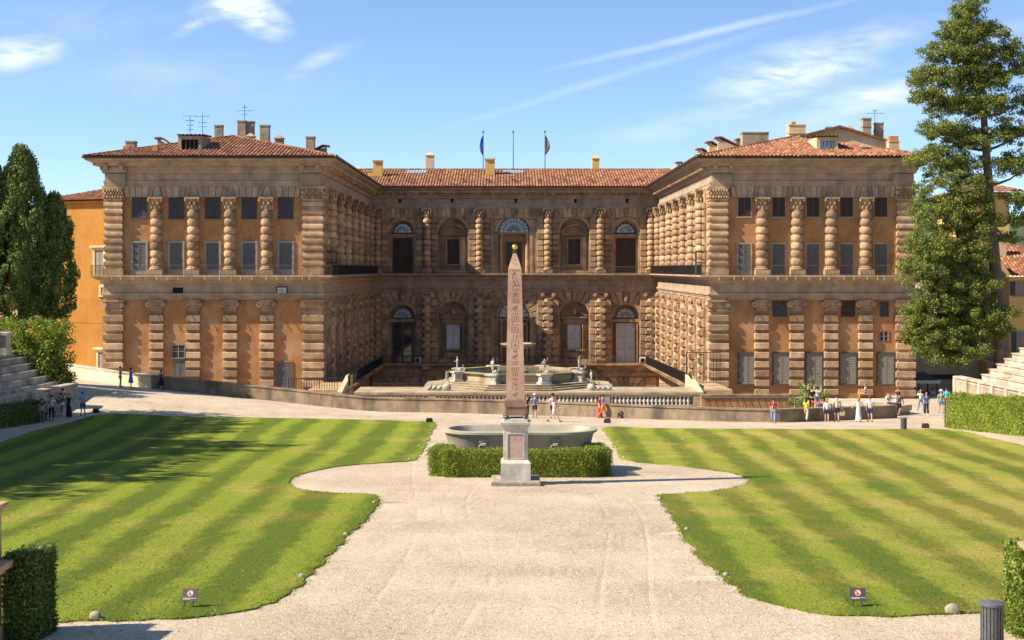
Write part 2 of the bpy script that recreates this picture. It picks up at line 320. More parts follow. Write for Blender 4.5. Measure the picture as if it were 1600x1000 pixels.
class MB:
    """collects shapes in a local frame: a = along, d = outward (or depth), z = up"""
    def __init__(s, O=(0, 0, 0), U=(1, 0, 0), Nn=(0, 1, 0)):
        s.v = []; s.f = []; s.mi = []; s.uv = {}; s.cur = 0
        s.frame(O, U, Nn)
    def frame(s, O=(0, 0, 0), U=(1, 0, 0), Nn=(0, 1, 0), W=(0, 0, 1)):
        s.O, s.U, s.N, s.W = Vector(O), Vector(U), Vector(Nn), Vector(W); return s
    def P(s, a, d, z):
        s.v.append(tuple(s.O + s.U * a + s.N * d + s.W * z)); return len(s.v) - 1
    def F(s, *i): s.f.append(tuple(i)); s.mi.append(s.cur)
    def box(s, a0, a1, d0, d1, z0, z1): s.fbox(a0, a1, d0, d1, z0, z1, 0, 0)
    def fbox(s, a0, a1, d0, d1, z0, z1, ca=0.05, cz=0.05, bottom=True):
        """box whose d1 face is inset: a chamfered ashlar block"""
        p = [s.P(a0, d0, z0), s.P(a1, d0, z0), s.P(a1, d0, z1), s.P(a0, d0, z1)]
        if ca or cz:
            dm = d0 + (d1 - d0) * 0.62
            q = [s.P(a0, dm, z0), s.P(a1, dm, z0), s.P(a1, dm, z1), s.P(a0, dm, z1)]
            r = [s.P(a0 + ca, d1, z0 + cz), s.P(a1 - ca, d1, z0 + cz), s.P(a1 - ca, d1, z1 - cz), s.P(a0 + ca, d1, z1 - cz)]
            rings = [p, q, r]
        else:
            r = [s.P(a0, d1, z0), s.P(a1, d1, z0), s.P(a1, d1, z1), s.P(a0, d1, z1)]; rings = [p, r]
        s.F(*p[::-1]); s.F(*r)
        for A, B in zip(rings, rings[1:]):
            for i in range(4): s.F(A[i], A[(i + 1) % 4], B[(i + 1) % 4], B[i])
    def prism(s, poly, d0, d1):
        """polygon in (a,z) pushed from d0 to d1"""
        A = [s.P(a, d0, z) for a, z in poly]; B = [s.P(a, d1, z) for a, z in poly]; n = len(poly)
        s.F(*A[::-1]); s.F(*B)
        for i in range(n): s.F(A[i], A[(i + 1) % n], B[(i + 1) % n], B[i])
    def slab(s, poly, z0, z1):
        """polygon in (a,d) pushed from z0 to z1"""
        A = [s.P(a, d, z0) for a, d in poly]; B = [s.P(a, d, z1) for a, d in poly]; n = len(poly)
        s.F(*A[::-1]); s.F(*B)
        for i in range(n): s.F(A[i], A[(i + 1) % n], B[(i + 1) % n], B[i])
    def loft(s, rings, cap=True):
        """rings of (a,d,z) points"""
        I = [[s.P(*p) for p in r] for r in rings]; n = len(I[0])
        for A, B in zip(I, I[1:]):
            for i in range(n): s.F(A[i], A[(i + 1) % n], B[(i + 1) % n], B[i])
        if cap: s.F(*I[0][::-1]); s.F(*I[-1])
    def lathe(s, prof, ca=0, cd=0, seg=12, a0=0.0, a1=2 * math.pi, sd=1.0):
        full = abs(a1 - a0) > 6.2; n = seg if full else seg + 1
        I = []
        for r, z in prof:
            I.append([s.P(ca + r * math.cos(a0 + (a1 - a0) * k / seg), cd + sd * r * math.sin(a0 + (a1 - a0) * k / seg), z) for k in range(n)])
        for A, B in zip(I, I[1:]):
            for k in range(seg if full else seg): s.F(A[k], A[(k + 1) % n], B[(k + 1) % n], B[k])
        if full:
            if prof[0][0] > 1e-4: s.F(*I[0][::-1])
            if prof[-1][0] > 1e-4: s.F(*I[-1])
    def tube(s, p, q, r0, r1=None, seg=6):
        r1 = r0 if r1 is None else r1
        p, q = Vector(p), Vector(q); ax = (q - p).normalized()
        t = Vector((0, 0, 1)) if abs(ax.z) < 0.9 else Vector((1, 0, 0)); e1 = ax.cross(t).normalized(); e2 = ax.cross(e1)
        A = []; B = []
        for k in range(seg):
            c, si = math.cos(2 * math.pi * k / seg), math.sin(2 * math.pi * k / seg)
            A.append(s.P(*(p + (e1 * c + e2 * si) * r0))); B.append(s.P(*(q + (e1 * c + e2 * si) * r1)))
        s.F(*A[::-1]); s.F(*B)
        for k in range(seg): s.F(A[k], A[(k + 1) % seg], B[(k + 1) % seg], B[k])
    def path_tube(s, pts, rad, seg=7):
        pts = [Vector(p) for p in pts]; I = []
        for i, p in enumerate(pts):
            ax = (pts[min(i + 1, len(pts) - 1)] - pts[max(i - 1, 0)]).normalized()
            t = Vector((0.2, 1, 0.1)).normalized() if abs(ax.z) > 0.5 else Vector((0, 0, 1))
            e1 = ax.cross(t).normalized(); e2 = ax.cross(e1)
            I.append([s.P(*(p + (e1 * math.cos(2 * math.pi * k / seg) + e2 * math.sin(2 * math.pi * k / seg)) * rad[i])) for k in range(seg)])
        for A, B in zip(I, I[1:]):
            for k in range(seg): s.F(A[k], A[(k + 1) % seg], B[(k + 1) % seg], B[k])
        s.F(*I[0][::-1]); s.F(*I[-1])
    def ell(s, c, r, seg=10, rings=6):
        I = []
        top = s.P(c[0], c[1], c[2] + r[2]); bot = s.P(c[0], c[1], c[2] - r[2])
        for i in range(1, rings):
            t = math.pi * i / rings
            I.append([s.P(c[0] + r[0] * math.sin(t) * math.cos(2 * math.pi * k / seg), c[1] + r[1] * math.sin(t) * math.sin(2 * math.pi * k / seg), c[2] + r[2] * math.cos(t)) for k in range(seg)])
        for k in range(seg):
            s.F(top, I[0][k], I[0][(k + 1) % seg]); s.F(bot, I[-1][(k + 1) % seg], I[-1][k])
        for A, B in zip(I, I[1:]):
            for k in range(seg): s.F(A[k], B[k], B[(k + 1) % seg], A[(k + 1) % seg])
    def arch(s, ac, zc, r0, r1, d0, d1, t0=0.0, t1=math.pi, n=14):
        """ring sector in the wall plane"""
        I = []
        for k in range(n + 1):
            t = t0 + (t1 - t0) * k / n; c, si = math.cos(t), math.sin(t)
            I.append([s.P(ac + r0 * c, d0, zc + r0 * si), s.P(ac + r1 * c, d0, zc + r1 * si), s.P(ac + r1 * c, d1, zc + r1 * si), s.P(ac + r0 * c, d1, zc + r0 * si)])
        for A, B in zip(I, I[1:]):
            for k in range(4): s.F(A[k], A[(k + 1) % 4], B[(k + 1) % 4], B[k])
        s.F(*I[0]); s.F(*I[-1][::-1])
    def build(s, name, mat, parent=None, smooth=False, recalc=True, origin=None):
        me = bpy.data.meshes.new(name)
        vs = s.v
        if origin is not None:
            ox, oy, oz = origin; vs = [(x - ox, y - oy, z - oz) for x, y, z in vs]
        me.from_pydata(vs, [], s.f)
        for m_ in (mat if isinstance(mat, (list, tuple)) else [mat]): me.materials.append(m_)
        if isinstance(mat, (list, tuple)): me.polygons.foreach_set('material_index', s.mi)
        if recalc:
            bm = bmesh.new(); bm.from_mesh(me); bmesh.ops.recalc_face_normals(bm, faces=bm.faces); bm.to_mesh(me); bm.free()
        if smooth:
            me.polygons.foreach_set('use_smooth', [True] * len(me.polygons))
            me.set_sharp_from_angle(angle=R(smooth if smooth is not True else 40))
        me.update()
        o = mesh_obj(name, me, parent)
        if origin is not None: o.location = origin
        return o

def sweep(mb, path, prof, closed_prof=True):
    """profile [(out, z)] carried along a plan polyline with mitred corners; outward is to the right of travel"""
    n = len(path); rings = []
    for i, p in enumerate(path):
        p = Vector(p)
        d0 = (p - Vector(path[i - 1])).normalized() if i > 0 else None
        d1 = (Vector(path[i + 1]) - p).normalized() if i < n - 1 else None
        if d0 is None: d0 = d1
        if d1 is None: d1 = d0
        n0 = Vector((d0.y, -d0.x)); n1 = Vector((d1.y, -d1.x)); m = (n0 + n1); m = m / m.length; k = 1 / max(0.3, m.dot(n0))
        rings.append([mb.P(p.x + m.x * k * o, p.y + m.y * k * o, z) for o, z in prof])
    q = len(prof)
    for A, B in zip(rings, rings[1:]):
        for i in range(q if closed_prof else q - 1): mb.F(A[i], A[(i + 1) % q], B[(i + 1) % q], B[i])
    mb.F(*rings[0]); mb.F(*rings[-1][::-1])
def offset_path(path, o):
    mb = MB(); r = []
    n = len(path)
    for i, p in enumerate(path):
        p = Vector(p)
        d0 = (p - Vector(path[i - 1])).normalized() if i > 0 else None
        d1 = (Vector(path[i + 1]) - p).normalized() if i < n - 1 else None
        if d0 is None: d0 = d1
        if d1 is None: d1 = d0
        n0 = Vector((d0.y, -d0.x)); n1 = Vector((d1.y, -d1.x)); m = (n0 + n1); m = m / m.length; k = 1 / max(0.3, m.dot(n0))
        r.append((p.x + m.x * k * o, p.y + m.y * k * o))
    return r
def railing(mb, path3, h=1.05, step=0.16, r=0.018, bar=0.028):
    """iron railing over 3-D points: top rail, low rail, bars"""
    for A, B in zip(path3, path3[1:]):
        A, B = Vector(A), Vector(B); Ln = (B - A).length; k = max(1, int(Ln / step))
        up = Vector((0, 0, 1))
        mb.tube(A + up * h, B + up * h, bar, bar, 4); mb.tube(A + up * 0.1, B + up * 0.1, bar * 0.8, bar * 0.8, 4)
        for i in range(k + 1):
            p = A.lerp(B, i / k); rr = r * (1.7 if i % 12 == 0 else 1)
            mb.tube(p, p + up * h, rr, rr, 3)

# ------------------------------------------------------------------ terrain
def sstep(t): t = max(0.0, min(1.0, t)); return t * t * (3 - 2 * t)
def gz(x, y):
    h = 5.7 + 0.05 * min(y, 155.0)
    b = 0.085 * min(34, max(0.0, -x - 11)) * sstep((y - 97) / 16)
    return -h + b
def ground_at(px, py):
    """where the sight line through a photo point meets the ground"""
    lo, hi = 8.0, 300.0
    for _ in range(60):
        y = (lo + hi) / 2
        if (HY - py) / FPX * y < gz((px - HX) / FPX * y, y): hi = y
        else: lo = y
    return Vector(((px - HX) / FPX * y, y, gz((px - HX) / FPX * y, y)))
def at(px, py, Y): return Vector(((px - HX) / FPX * Y, Y, (HY - py) / FPX * Y))
XA, XB, XC, XD = -39.0, -18.3, 19.75, 39.1       # palace plan: left wing XA..XB, right wing XC..XD
YF, YB = 138.0, 187.0

def build_ground():
    xs = sorted(set([-2500, -800, -300, -120, -80] + [x * 2.0 for x in range(-30, 31)] + [XB, XC] + [80, 120, 300, 800, 2500]))
    ys = sorted(set([-60, -20, 0] + [y * 2.0 for y in range(2, 71)] + [143, 146, 150, 155, 170, 200, 300, 800, 3000]))
    mb = MB(); idx = {}
    for x in xs:
        for y in ys: idx[x, y] = mb.P(x, y, gz(x, y))
    for x0, x1 in zip(xs, xs[1:]):
        for y0, y1 in zip(ys, ys[1:]):
            if x0 >= XB and x1 <= XC and y0 >= 140 and y1 <= 200: continue
            mb.F(idx[x0, y0], idx[x1, y0], idx[x1, y1], idx[x0, y1])
    o = mb.build('ground', M['gravel'], None, True); tag(o, kind='structure')
    mb = MB(); mb.F(mb.P(XB - 1, 139, -17), mb.P(XC + 1, 139, -17), mb.P(XC + 1, 201, -17), mb.P(XB - 1, 201, -17))
    tag(mb.build('courtyard_floor', M['stone_grey']), kind='structure')
build_ground()

def smooth_outline(pts, n=5):
    """Catmull-Rom through 2-D points"""
    r = []; k = len(pts)
    for i in range(k):
        p0, p1, p2, p3 = (Vector(pts[(i + j - 1) % k]) for j in range(4))
        if (p2 - p1).length < 1.2 or (p2 - p1).length > 30: r.append(tuple(p1)); continue
        for j in range(n):
            t = j / n
            q = 0.5 * (2 * p1 + (p2 - p0) * t + (2 * p0 - 5 * p1 + 4 * p2 - p3) * t * t + (3 * p1 - p0 - 3 * p2 + p3) * t ** 3)
            r.append(tuple(q))
    return r
LAWN_L = [(-60, 712), (0, 692), (75, 668), (150, 649), (280, 651), (420, 653.5), (560, 656), (640, 658.5), (680, 661), (674, 676), (668, 690), (655, 712), (640, 721), (600, 723.5), (540, 728), (490, 737), (460, 746),
          (450, 754), (462, 763), (490, 768.5), (540, 772), (580, 773), (592, 777), (585, 795), (565, 817), (540, 843), (510, 872), (480, 902), (455, 926), (430, 942), (400, 952), (350, 962), (300, 967), (200, 970), (100, 973), (40, 976), (-40, 985), (-160, 985), (-260, 900)]
LAWN_R = [(945, 668), (1010, 669), (1100, 670.5), (1200, 671), (1340, 671.5), (1480, 671.5), (1540, 683), (1600, 697), (1680, 720), (1880, 900), (1760, 960), (1640, 958), (1560, 957), (1490, 961), (1420, 964), (1360, 964), (1300, 962), (1240, 953), (1195, 942), (1160, 926), (1130, 903), (1100, 876),
          (1075, 846), (1060, 822), (1042, 797), (1030, 780), (1034, 774), (1060, 772), (1110, 768.5), (1150, 762), (1168, 756), (1170, 749), (1145, 740), (1080, 731), (1030, 726), (990, 722), (972, 717), (962, 703), (953, 686)]
from mathutils.geometry import tessellate_polygon
def point_in(poly, x, y):
    c = False; n = len(poly)
    for i in range(n):
        x0, y0 = poly[i]; x1, y1 = poly[i - 1]
        if (y0 > y) != (y1 > y) and x < (x1 - x0) * (y - y0) / (y1 - y0) + x0: c = not c
    return c
def jag(pts, amp):
    """break a mown edge up slightly"""
    r = []; k = len(pts)
    for i in range(k):
        p, q = Vector(pts[i]), Vector(pts[(i + 1) % k]); Ln = (q - p).length; m = min(60, max(1, int(Ln / 0.35)))
        nn = Vector((-(q - p).y, (q - p).x)).normalized() if Ln > 1e-6 else Vector((0, 0))
        for j in range(m):
            c = p.lerp(q, j / m) + nn * rnd.uniform(-amp, amp); r.append((c.x, c.y))
    return r
LAWNS = []
def build_lawn(px_pts, name):
    pts = [tuple(ground_at(*p)[:2]) for p in px_pts]
    pts = jag(smooth_outline(pts), 0.1); LAWNS.append(pts)
    bm = bmesh.new()
    vs = [bm.verts.new((x, y, gz(x, y) + 0.035)) for x, y in pts]
    f = bm.faces.new(vs)
    r = bmesh.ops.triangulate(bm, faces=[f])
    ret = bmesh.ops.extrude_edge_only(bm, edges=[e for e in bm.edges if e.is_boundary])
    for g in ret['geom']:
        if isinstance(g, bmesh.types.BMVert): g.co.z -= 0.06
    bmesh.ops.recalc_face_normals(bm, faces=bm.faces)
    me = bpy.data.meshes.new(name); bm.to_mesh(me); bm.free(); me.materials.append(M['lawn'])
    o = mesh_obj(name, me); tag(o, kind='structure')
build_lawn(LAWN_L, 'lawn'); build_lawn(LAWN_R, 'lawn')

def build_blades():
    """short blades along the lawn borders and over the nearest grass"""
    V = []; Fc = []
    def blade(x, y, h):
        z = gz(x, y) + 0.02; a = rnd.uniform(0, 6.28); wd = rnd.uniform(0.012, 0.022); lx, ly = rnd.gauss(0, 0.03), rnd.gauss(0, 0.03)
        i = len(V); c, s_ = math.cos(a) * wd, math.sin(a) * wd
        V.extend([(x - c, y - s_, z), (x + c, y + s_, z), (x + lx, y + ly, z + h)]); Fc.append((i, i + 1, i + 2))
    for poly in LAWNS:
        k = len(poly)
        for i in range(k):
            (x0, y0), (x1, y1) = poly[i], poly[(i + 1) % k]
            if y0 > 62 or abs(x0) > y0 * 0.42: continue
            Ln = math.hypot(x1 - x0, y1 - y0)
            for _ in range(int(Ln * 60)):
                t = rnd.random(); blade(x0 + (x1 - x0) * t + rnd.gauss(0, 0.07), y0 + (y1 - y0) * t + rnd.gauss(0, 0.07), rnd.uniform(0.02, 0.055))
        for _ in range(26000):
            y = 28 + 22 * rnd.random() ** 2; x = rnd.uniform(-0.4, 0.4) * y
            if point_in(poly, x, y): blade(x, y, rnd.uniform(0.025, 0.06))
    me = bpy.data.meshes.new('grass'); me.from_pydata(V, [], Fc); me.materials.append(M['blade'])
    tag(mesh_obj('grass', me), 'short green and straw coloured grass blades fringing the two mown lawns', 'grass', None, 'stuff')
build_blades()

def build_pebbles():
    V = []; Fc = []
    for _ in range(9000):
        y = 26 + 34 * rnd.random() ** 1.6; x = rnd.uniform(-.36, .36) * y
        if any(point_in(q, x, y) for q in LAWNS): continue
        r = rnd.uniform(.01, .028); z = gz(x, y); i = len(V); a = rnd.uniform(0, 6)
        for k in range(5): V.append((x + r * math.cos(a + k * 1.257) * rnd.uniform(.7, 1.2), y + r * math.sin(a + k * 1.257) * rnd.uniform(.7, 1.2), z))
        V.append((x, y, z + r * .8)); Fc += [(i + k, i + (k + 1) % 5, i + 5) for k in range(5)]
    me = bpy.data.meshes.new('pebbles'); me.from_pydata(V, [], Fc)
    m, nt, b = make_mat('loose pebbles'); g = nd(nt, 'ShaderNodeNewGeometry'); nt.links.new(ramp(nt, g.outputs['Random Per Island'], [(0.0, (0.16, 0.12, 0.09)), (0.5, (0.42, 0.34, 0.26)), (1.0, (0.66, 0.58, 0.48))]), b.inputs['Base Color']); me.materials.append(m)
    tag(mesh_obj('pebbles', me), 'loose pale and brown pebbles strewn over the gravel forecourt', 'pebbles', None, 'stuff')
build_pebbles()
def build_hills():
    mb = MB(); pts = []
    for k in range(60):
        x = -2600 + k * 90; z = 95 + 60 * math.sin(k * 0.37) + 30 * math.sin(k * 0.9 + 1) + 110 * sstep((x - 400) / 1100)
        pts.append((x, z * 0.9))
    rings = []
    for x, z in pts: rings.append([mb.P(x, 3600, -60), mb.P(x, 3700, z * 0.6), mb.P(x, 3900, z), mb.P(x, 4400, -80)])
    for A, B in zip(rings, rings[1:]):
        for i in range(3): mb.F(A[i], A[i + 1], B[i + 1], B[i])
    tag(mb.build('hills', plain('wooded hill', (0.075, 0.105, 0.06), 1.0, 0, 0.2, 0.01), None, True), kind='structure')
build_hills()
# ------------------------------------------------------------------ the palace
palace = thing('palace', 'brown sandstone and orange stucco renaissance palace with two projecting wings round a courtyard', 'palace', (0.7, YF, -12.6))
PINV = Matrix.Translation(palace.location).inverted()
def PB(mb, name, mat, smooth=False, parent=None):
    o = mb.build(name, mat, None, smooth); o.parent = parent or palace
    o.matrix_parent_inverse = PINV
    return o
FRONT = dict(O=(0, YF, 0), U=(1, 0, 0), Nn=(0, -1, 0))
BACK = dict(O=(0, YB, 0), U=(1, 0, 0), Nn=(0, -1, 0))
INL = dict(O=(XB, 0, 0), U=(0, 1, 0), Nn=(1, 0, 0))
INR = dict(O=(XC, 0, 0), U=(0, 1, 0), Nn=(-1, 0, 0))
PATH = [(XA, 205), (XA, YF), (XB, YF), (XB, YB), (XC, YB), (XC, YF), (XD, YF), (XD, 205)]
def fx(px): return (px - HX) / (FPX / YF)
def bx(px): return (px - HX) / (FPX / YB)
def zf(py): return (HY - py) / (FPX / YF)
def zb(py): return (HY - py) / (FPX / YB)

# wing walls
for x0, x1 in ((XA, XB), (XC, XD)):
    mb = MB(); mb.box(x0, x1, YF, 205, -15, -2.9); mb.box(x0 + .004, x1 - .004, YF + .004, 205, -2.9, 8.2); PB(mb, 'wall', M['stucco'])
    mb = MB(); mb.box(x0 + .006, x1 - .006, YF + .006, 205, 8.2, 10.6); PB(mb, 'wall', M['stone'])
# stone facing of the inner sides
for fr in (INL, INR):
    mb = MB(**fr); mb.box(YF + 1.5, YB - .05, 0, .03, -17, 8.15); PB(mb, 'wall_facing', M['stone'])

# entablatures and cornices, one sweep each round the whole court
mb = MB(); sweep(mb, PATH, [(0, 8.0), (.22, 8.0), (.22, 8.26), (.27, 8.28), (.27, 8.5), (.12, 8.52), (.12, 9.2), (.34, 9.24), (.42, 9.5), (.52, 9.55)] + [(.55, 9.86), (1.05, 9.95), (1.1, 10.2), (1.42, 10.34), (1.66, 10.44), (1.74, 10.62), (0, 10.66)])
PB(mb, 'cornice', M['stone_grey'])
mb = MB(); sweep(mb, PATH, [(0, -.62), (1.32, -.62), (1.32, -.78), (1.15, -.82), (.9, -1.0), (.55, -1.12), (.5, -1.42), (.26, -1.46), (.26, -2.34), (.44, -2.38), (.44, -2.56), (.30, -2.6), (.30, -2.76), (.22, -2.78), (.22, -2.98), (0, -2.98)])
PB(mb, 'entablature', M['stone_grey'])
mb = MB(); sweep(mb, PATH, [(1.74, 10.58), (1.9, 10.62), (1.92, 10.74), (1.74, 10.76)]); PB(mb, 'gutter', M['lead'])
mb = MB(); sweep(mb, [(XB, YB - .01), (XC, YB - .01)], [(0, -12.4), (1.1, -12.4), (1.1, -12.62), (.8, -12.7), (.5, -12.95), (.3, -13.0), (.3, -13.5), (.45, -13.6), (.45, -13.75), (.25, -13.8), (.25, -14.15), (0, -14.15)])
PB(mb, 'lower_entablature', M['stone'])
# modillions under the eaves
def modillions(fr, a0, a1, step=.98):
    mb = MB(**fr); k = int((a1 - a0) / step)
    for i in range(k + 1):
        a = a0 + (a1 - a0) * i / k; mb.fbox(a - .17, a + .17, .5, 1.02, 9.62, 9.93, .03, .06)
    PB(mb, 'modillion_row', M['stone'])
modillions(BACK, XB + 1.2, XC - 1.2); modillions(INL, YF + .4, YB - 1.5); modillions(INR, YF + .4, YB - 1.5)
for xc in (XA + .9, XB - .9, XC + .9, XD - .9):          # corner brackets of the wing fronts
    mb = MB(**FRONT)
    mb.box(xc - 1.15, xc + 1.15, .0, .78, 9.3, 9.86)
    for dx in (-.75, .75): mb.fbox(xc + dx - .2, xc + dx + .2, .4, 1.25, 9.56, 10.1, .02, .1)
    mb.box(xc - .98, xc + .98, .0, .46, 8.02, 9.2)
    PB(mb, 'corner_bracket', M['stone_grey'])

# --- columns
def drum_profile(r, z0, z1, pitch, neck=.84):
    k = max(1, round((z1 - z0) / pitch)); p = (z1 - z0) / k; pr = []
    for i in range(k):
        z = z0 + i * p; q = rnd.uniform(.955, 1.03); jz = rnd.uniform(-.05, .05) * p
        pr += [(r * neck, z), (r * neck, z + p * .14), (r * .99 * q, z + p * .17), (r * 1.09 * q, z + p * .26 + jz * .5), (r * 1.14 * q, z + p * .5 + jz), (r * 1.11 * q, z + p * .82 + jz * .5), (r * .99 * q, z + p * .95), (r * neck, z + p * .97)]
    return pr
def corinthian(mb, r, z0, z1, d, n=8):
    h = z1 - z0
    mb.lathe([(r * .86, z0), (r * 1.0, z0 + .03), (r * .84, z0 + .09), (r * .86, z0 + h * .5), (r * 1.2, z0 + h * .84), (r * .9, z0 + h * .86)], 0, d, 14)
    mb.box(-r * 1.38, r * 1.38, d - r * 1.3, d + r * 1.38, z0 + h * .86, z1)
    for row, (zz, rr, hh) in enumerate(((z0 + h * .3, 1.0, .26), (z0 + h * .56, 1.12, .24))):
        for k in range(n):
            t = 2 * math.pi * (k + .5 * row) / n
            mb.ell((math.cos(t) * r * rr, d + math.sin(t) * r * rr, zz), (r * .24, r * .24, h * hh * .7), 6, 5)
    for sx in (-1, 1):
        for sd in (-1, 1): mb.ell((sx * r * 1.2, d + sd * r * 1.15, z0 + h * .76), (r * .26, r * .26, h * .12), 7, 5)
def front_column():
    mb = MB(Nn=(0, -1, 0)); r, d = .52, .14
    mb.fbox(-.72, .72, 0, d + .72, -.62, -.1, .02, .02)
    mb.lathe([(r * 1.3, -.1), (r * 1.36, -.02), (r * 1.3, .08), (r * 1.1, .12), (r * 1.16, .2), (r * .9, .26)] + drum_profile(r, .26, 5.6, .735), 0, d, 18)
    corinthian(mb, r, 5.6, 6.93, d)
    return mb
def giant_column():
    mb = MB(Nn=(0, -1, 0)); r, d = .47, .42
    mb.fbox(-.68, .68, 0, d + .68, -.62, -.1, .02, .02)
    mb.lathe([(r * 1.3, -.1), (r * 1.36, -.02), (r * 1.3, .08), (r * 1.1, .12), (r * .9, .2)] + drum_profile(r, .2, 6.6, .74), 0, d, 16)
    corinthian(mb, r, 6.6, 7.98, d)
    return mb
def ionic_cap(mb, wd, d, z):
    """top of capital at z"""
    mb.box(-wd * .62, wd * .62, 0, d + .16, z - .16, z)
    mb.box(-wd * .58, wd * .58, 0, d + .06, z - .5, z - .17)
    for s_ in (-1, 1):
        c = s_ * wd * .6
        pts = [(c + .27 * math.cos(t * math.pi / 7), z - .42 + .27 * math.sin(t * math.pi / 7)) for t in range(14)]
        mb.prism(pts, 0, d + .22)
        pts = [(c + .12 * math.cos(t * math.pi / 5), z - .42 + .12 * math.sin(t * math.pi / 5)) for t in range(10)]
        mb.prism(pts, d + .22, d + .27)
    mb.box(-wd * .5, wd * .5, 0, d, z - .95, z - .52)
def front_pier():
    mb = MB(Nn=(0, -1, 0)); wd = 1.18
    ionic_cap(mb, wd, .25, -3.02)
    mb.box(-wd * .56, wd * .56, 0, .3, -4.1, -3.97)
    mb.box(-wd * .48, wd * .48, 0, .13, -12.6, -4.1)
    mb.fbox(-wd * .58, wd * .58, 0, .24, -5.12, -4.45, .03, .03)
    z = -5.35
    for k in range(8):
        e = rnd.uniform(-.02, .02)
        mb.fbox(-wd * .6 + e, wd * .6 + e, 0, .32 + rnd.uniform(-.02, .03), z - .62, z, .05, .05); z -= .9
    mb.fbox(-wd * .66, wd * .66, 0, .4, -13.6, z + .02, .02, .02)
    return mb
def giant_pier():
    mb = MB(Nn=(0, -1, 0)); wd = 1.2
    ionic_cap(mb, wd, .45, -3.02)
    mb.lathe([(.5, -13.0), (.5, -3.9)], 0, .3, 14)
    z = -4.25
    for k in range(10):
        e = rnd.uniform(-.03, .03)
        mb.fbox(-wd * .56 + e, wd * .56 + e, 0, .82, z - .6, z, .06, .06); z -= .93
    return mb
def place(mesh_o, a, fr, name=None):
    """copy a facade part to a position along a facade"""
    if fr is FRONT: loc, rz = (a, YF, 0), 0
    elif fr is BACK: loc, rz = (a, YB, 0), 0
    elif fr is INL: loc, rz = (XB, a, 0), R(90)
    else: loc, rz = (XC, a, 0), R(-90)
    o = copy_tree(mesh_o, palace); o.matrix_parent_inverse = PINV
    o.location = loc; o.rotation_euler = (0, 0, rz); return o
def proto(mb, name, mat, smooth=38): return mb.build(name, mat, None, smooth)
def drop(o):
    for c in list(o.children): drop(c)
    bpy.data.objects.remove(o)
FC_L = [fx(p) for p in (245, 302.5, 360, 417.5)]; FC_R = [fx(p) for p in (1190, 1244.5, 1298, 1352)]
WX_L = [fx(p) for p in (218, 275.5, 332.5, 389.5, 446.5)]; WX_R = [fx(p) for p in (1163, 1216.5, 1270, 1322.5, 1376)]
BC = [bx(p) for p in (590, 667.5, 749.5, 856, 938, 1016.5)]
BAYS = [bx(p) for p in (628.5, 708, 803.2, 897.5, 978)]
INY = [143.4, 150.2, 157.0, 163.8, 170.6, 177.4, 184.0]
for a in FC_L + FC_R: pc = proto(front_column(), 'column', M['stone']); place(pc, a, FRONT); drop(pc)
for a in FC_L + FC_R: pc = proto(front_pier(), 'pilaster', M['stone'], False); place(pc, a, FRONT); drop(pc)
for fr, cols in ((BACK, BC), (INL, INY), (INR, INY)):
    for a in cols: pc = proto(giant_column(), 'column', M['stone']); place(pc, a, fr); drop(pc)
for fr, cols in ((BACK, BC), (INL, INY), (INR, INY)):
    for a in cols: pc = proto(giant_pier(), 'pilaster', M['stone'], 38); place(pc, a, fr); drop(pc)

# rusticated block strips beside the giant columns
def strip(fr, a0, a1, z0, z1, pitch, d, gap=.1):
    mb.frame(**fr); k = round((z1 - z0) / pitch); p = (z1 - z0) / k
    for i in range(k): mb.fbox(a0 + rnd.uniform(-.02, .05), a1 + rnd.uniform(-.05, .02), 0, d, z0 + i * p + gap / 2, z0 + (i + 1) * p - gap / 2, .04, .05)
for fr, cols in ((BACK, BC), (INL, INY), (INR, INY)):
    for a in cols:
        mb = MB()
        for s_ in (-1, 1):
            lo, hi = sorted((a + s_ * .55, a + s_ * 1.42))
            if fr is BACK and (lo < XB or hi > XC): continue
            if fr is not BACK and lo < YF + 2: continue
            strip(fr, lo, hi, -.55, 6.7, .74, .34)
            strip(fr, lo, hi, -12.3, -3.1, .93, .4)
            mb.frame(**fr); mb.box(lo + .04, hi - .04, 0, .2, -.62, 7.95); mb.box(lo + .04, hi - .04, 0, .25, -13, -3.0)
        PB(mb, 'rusticated_backing', M['stone'])

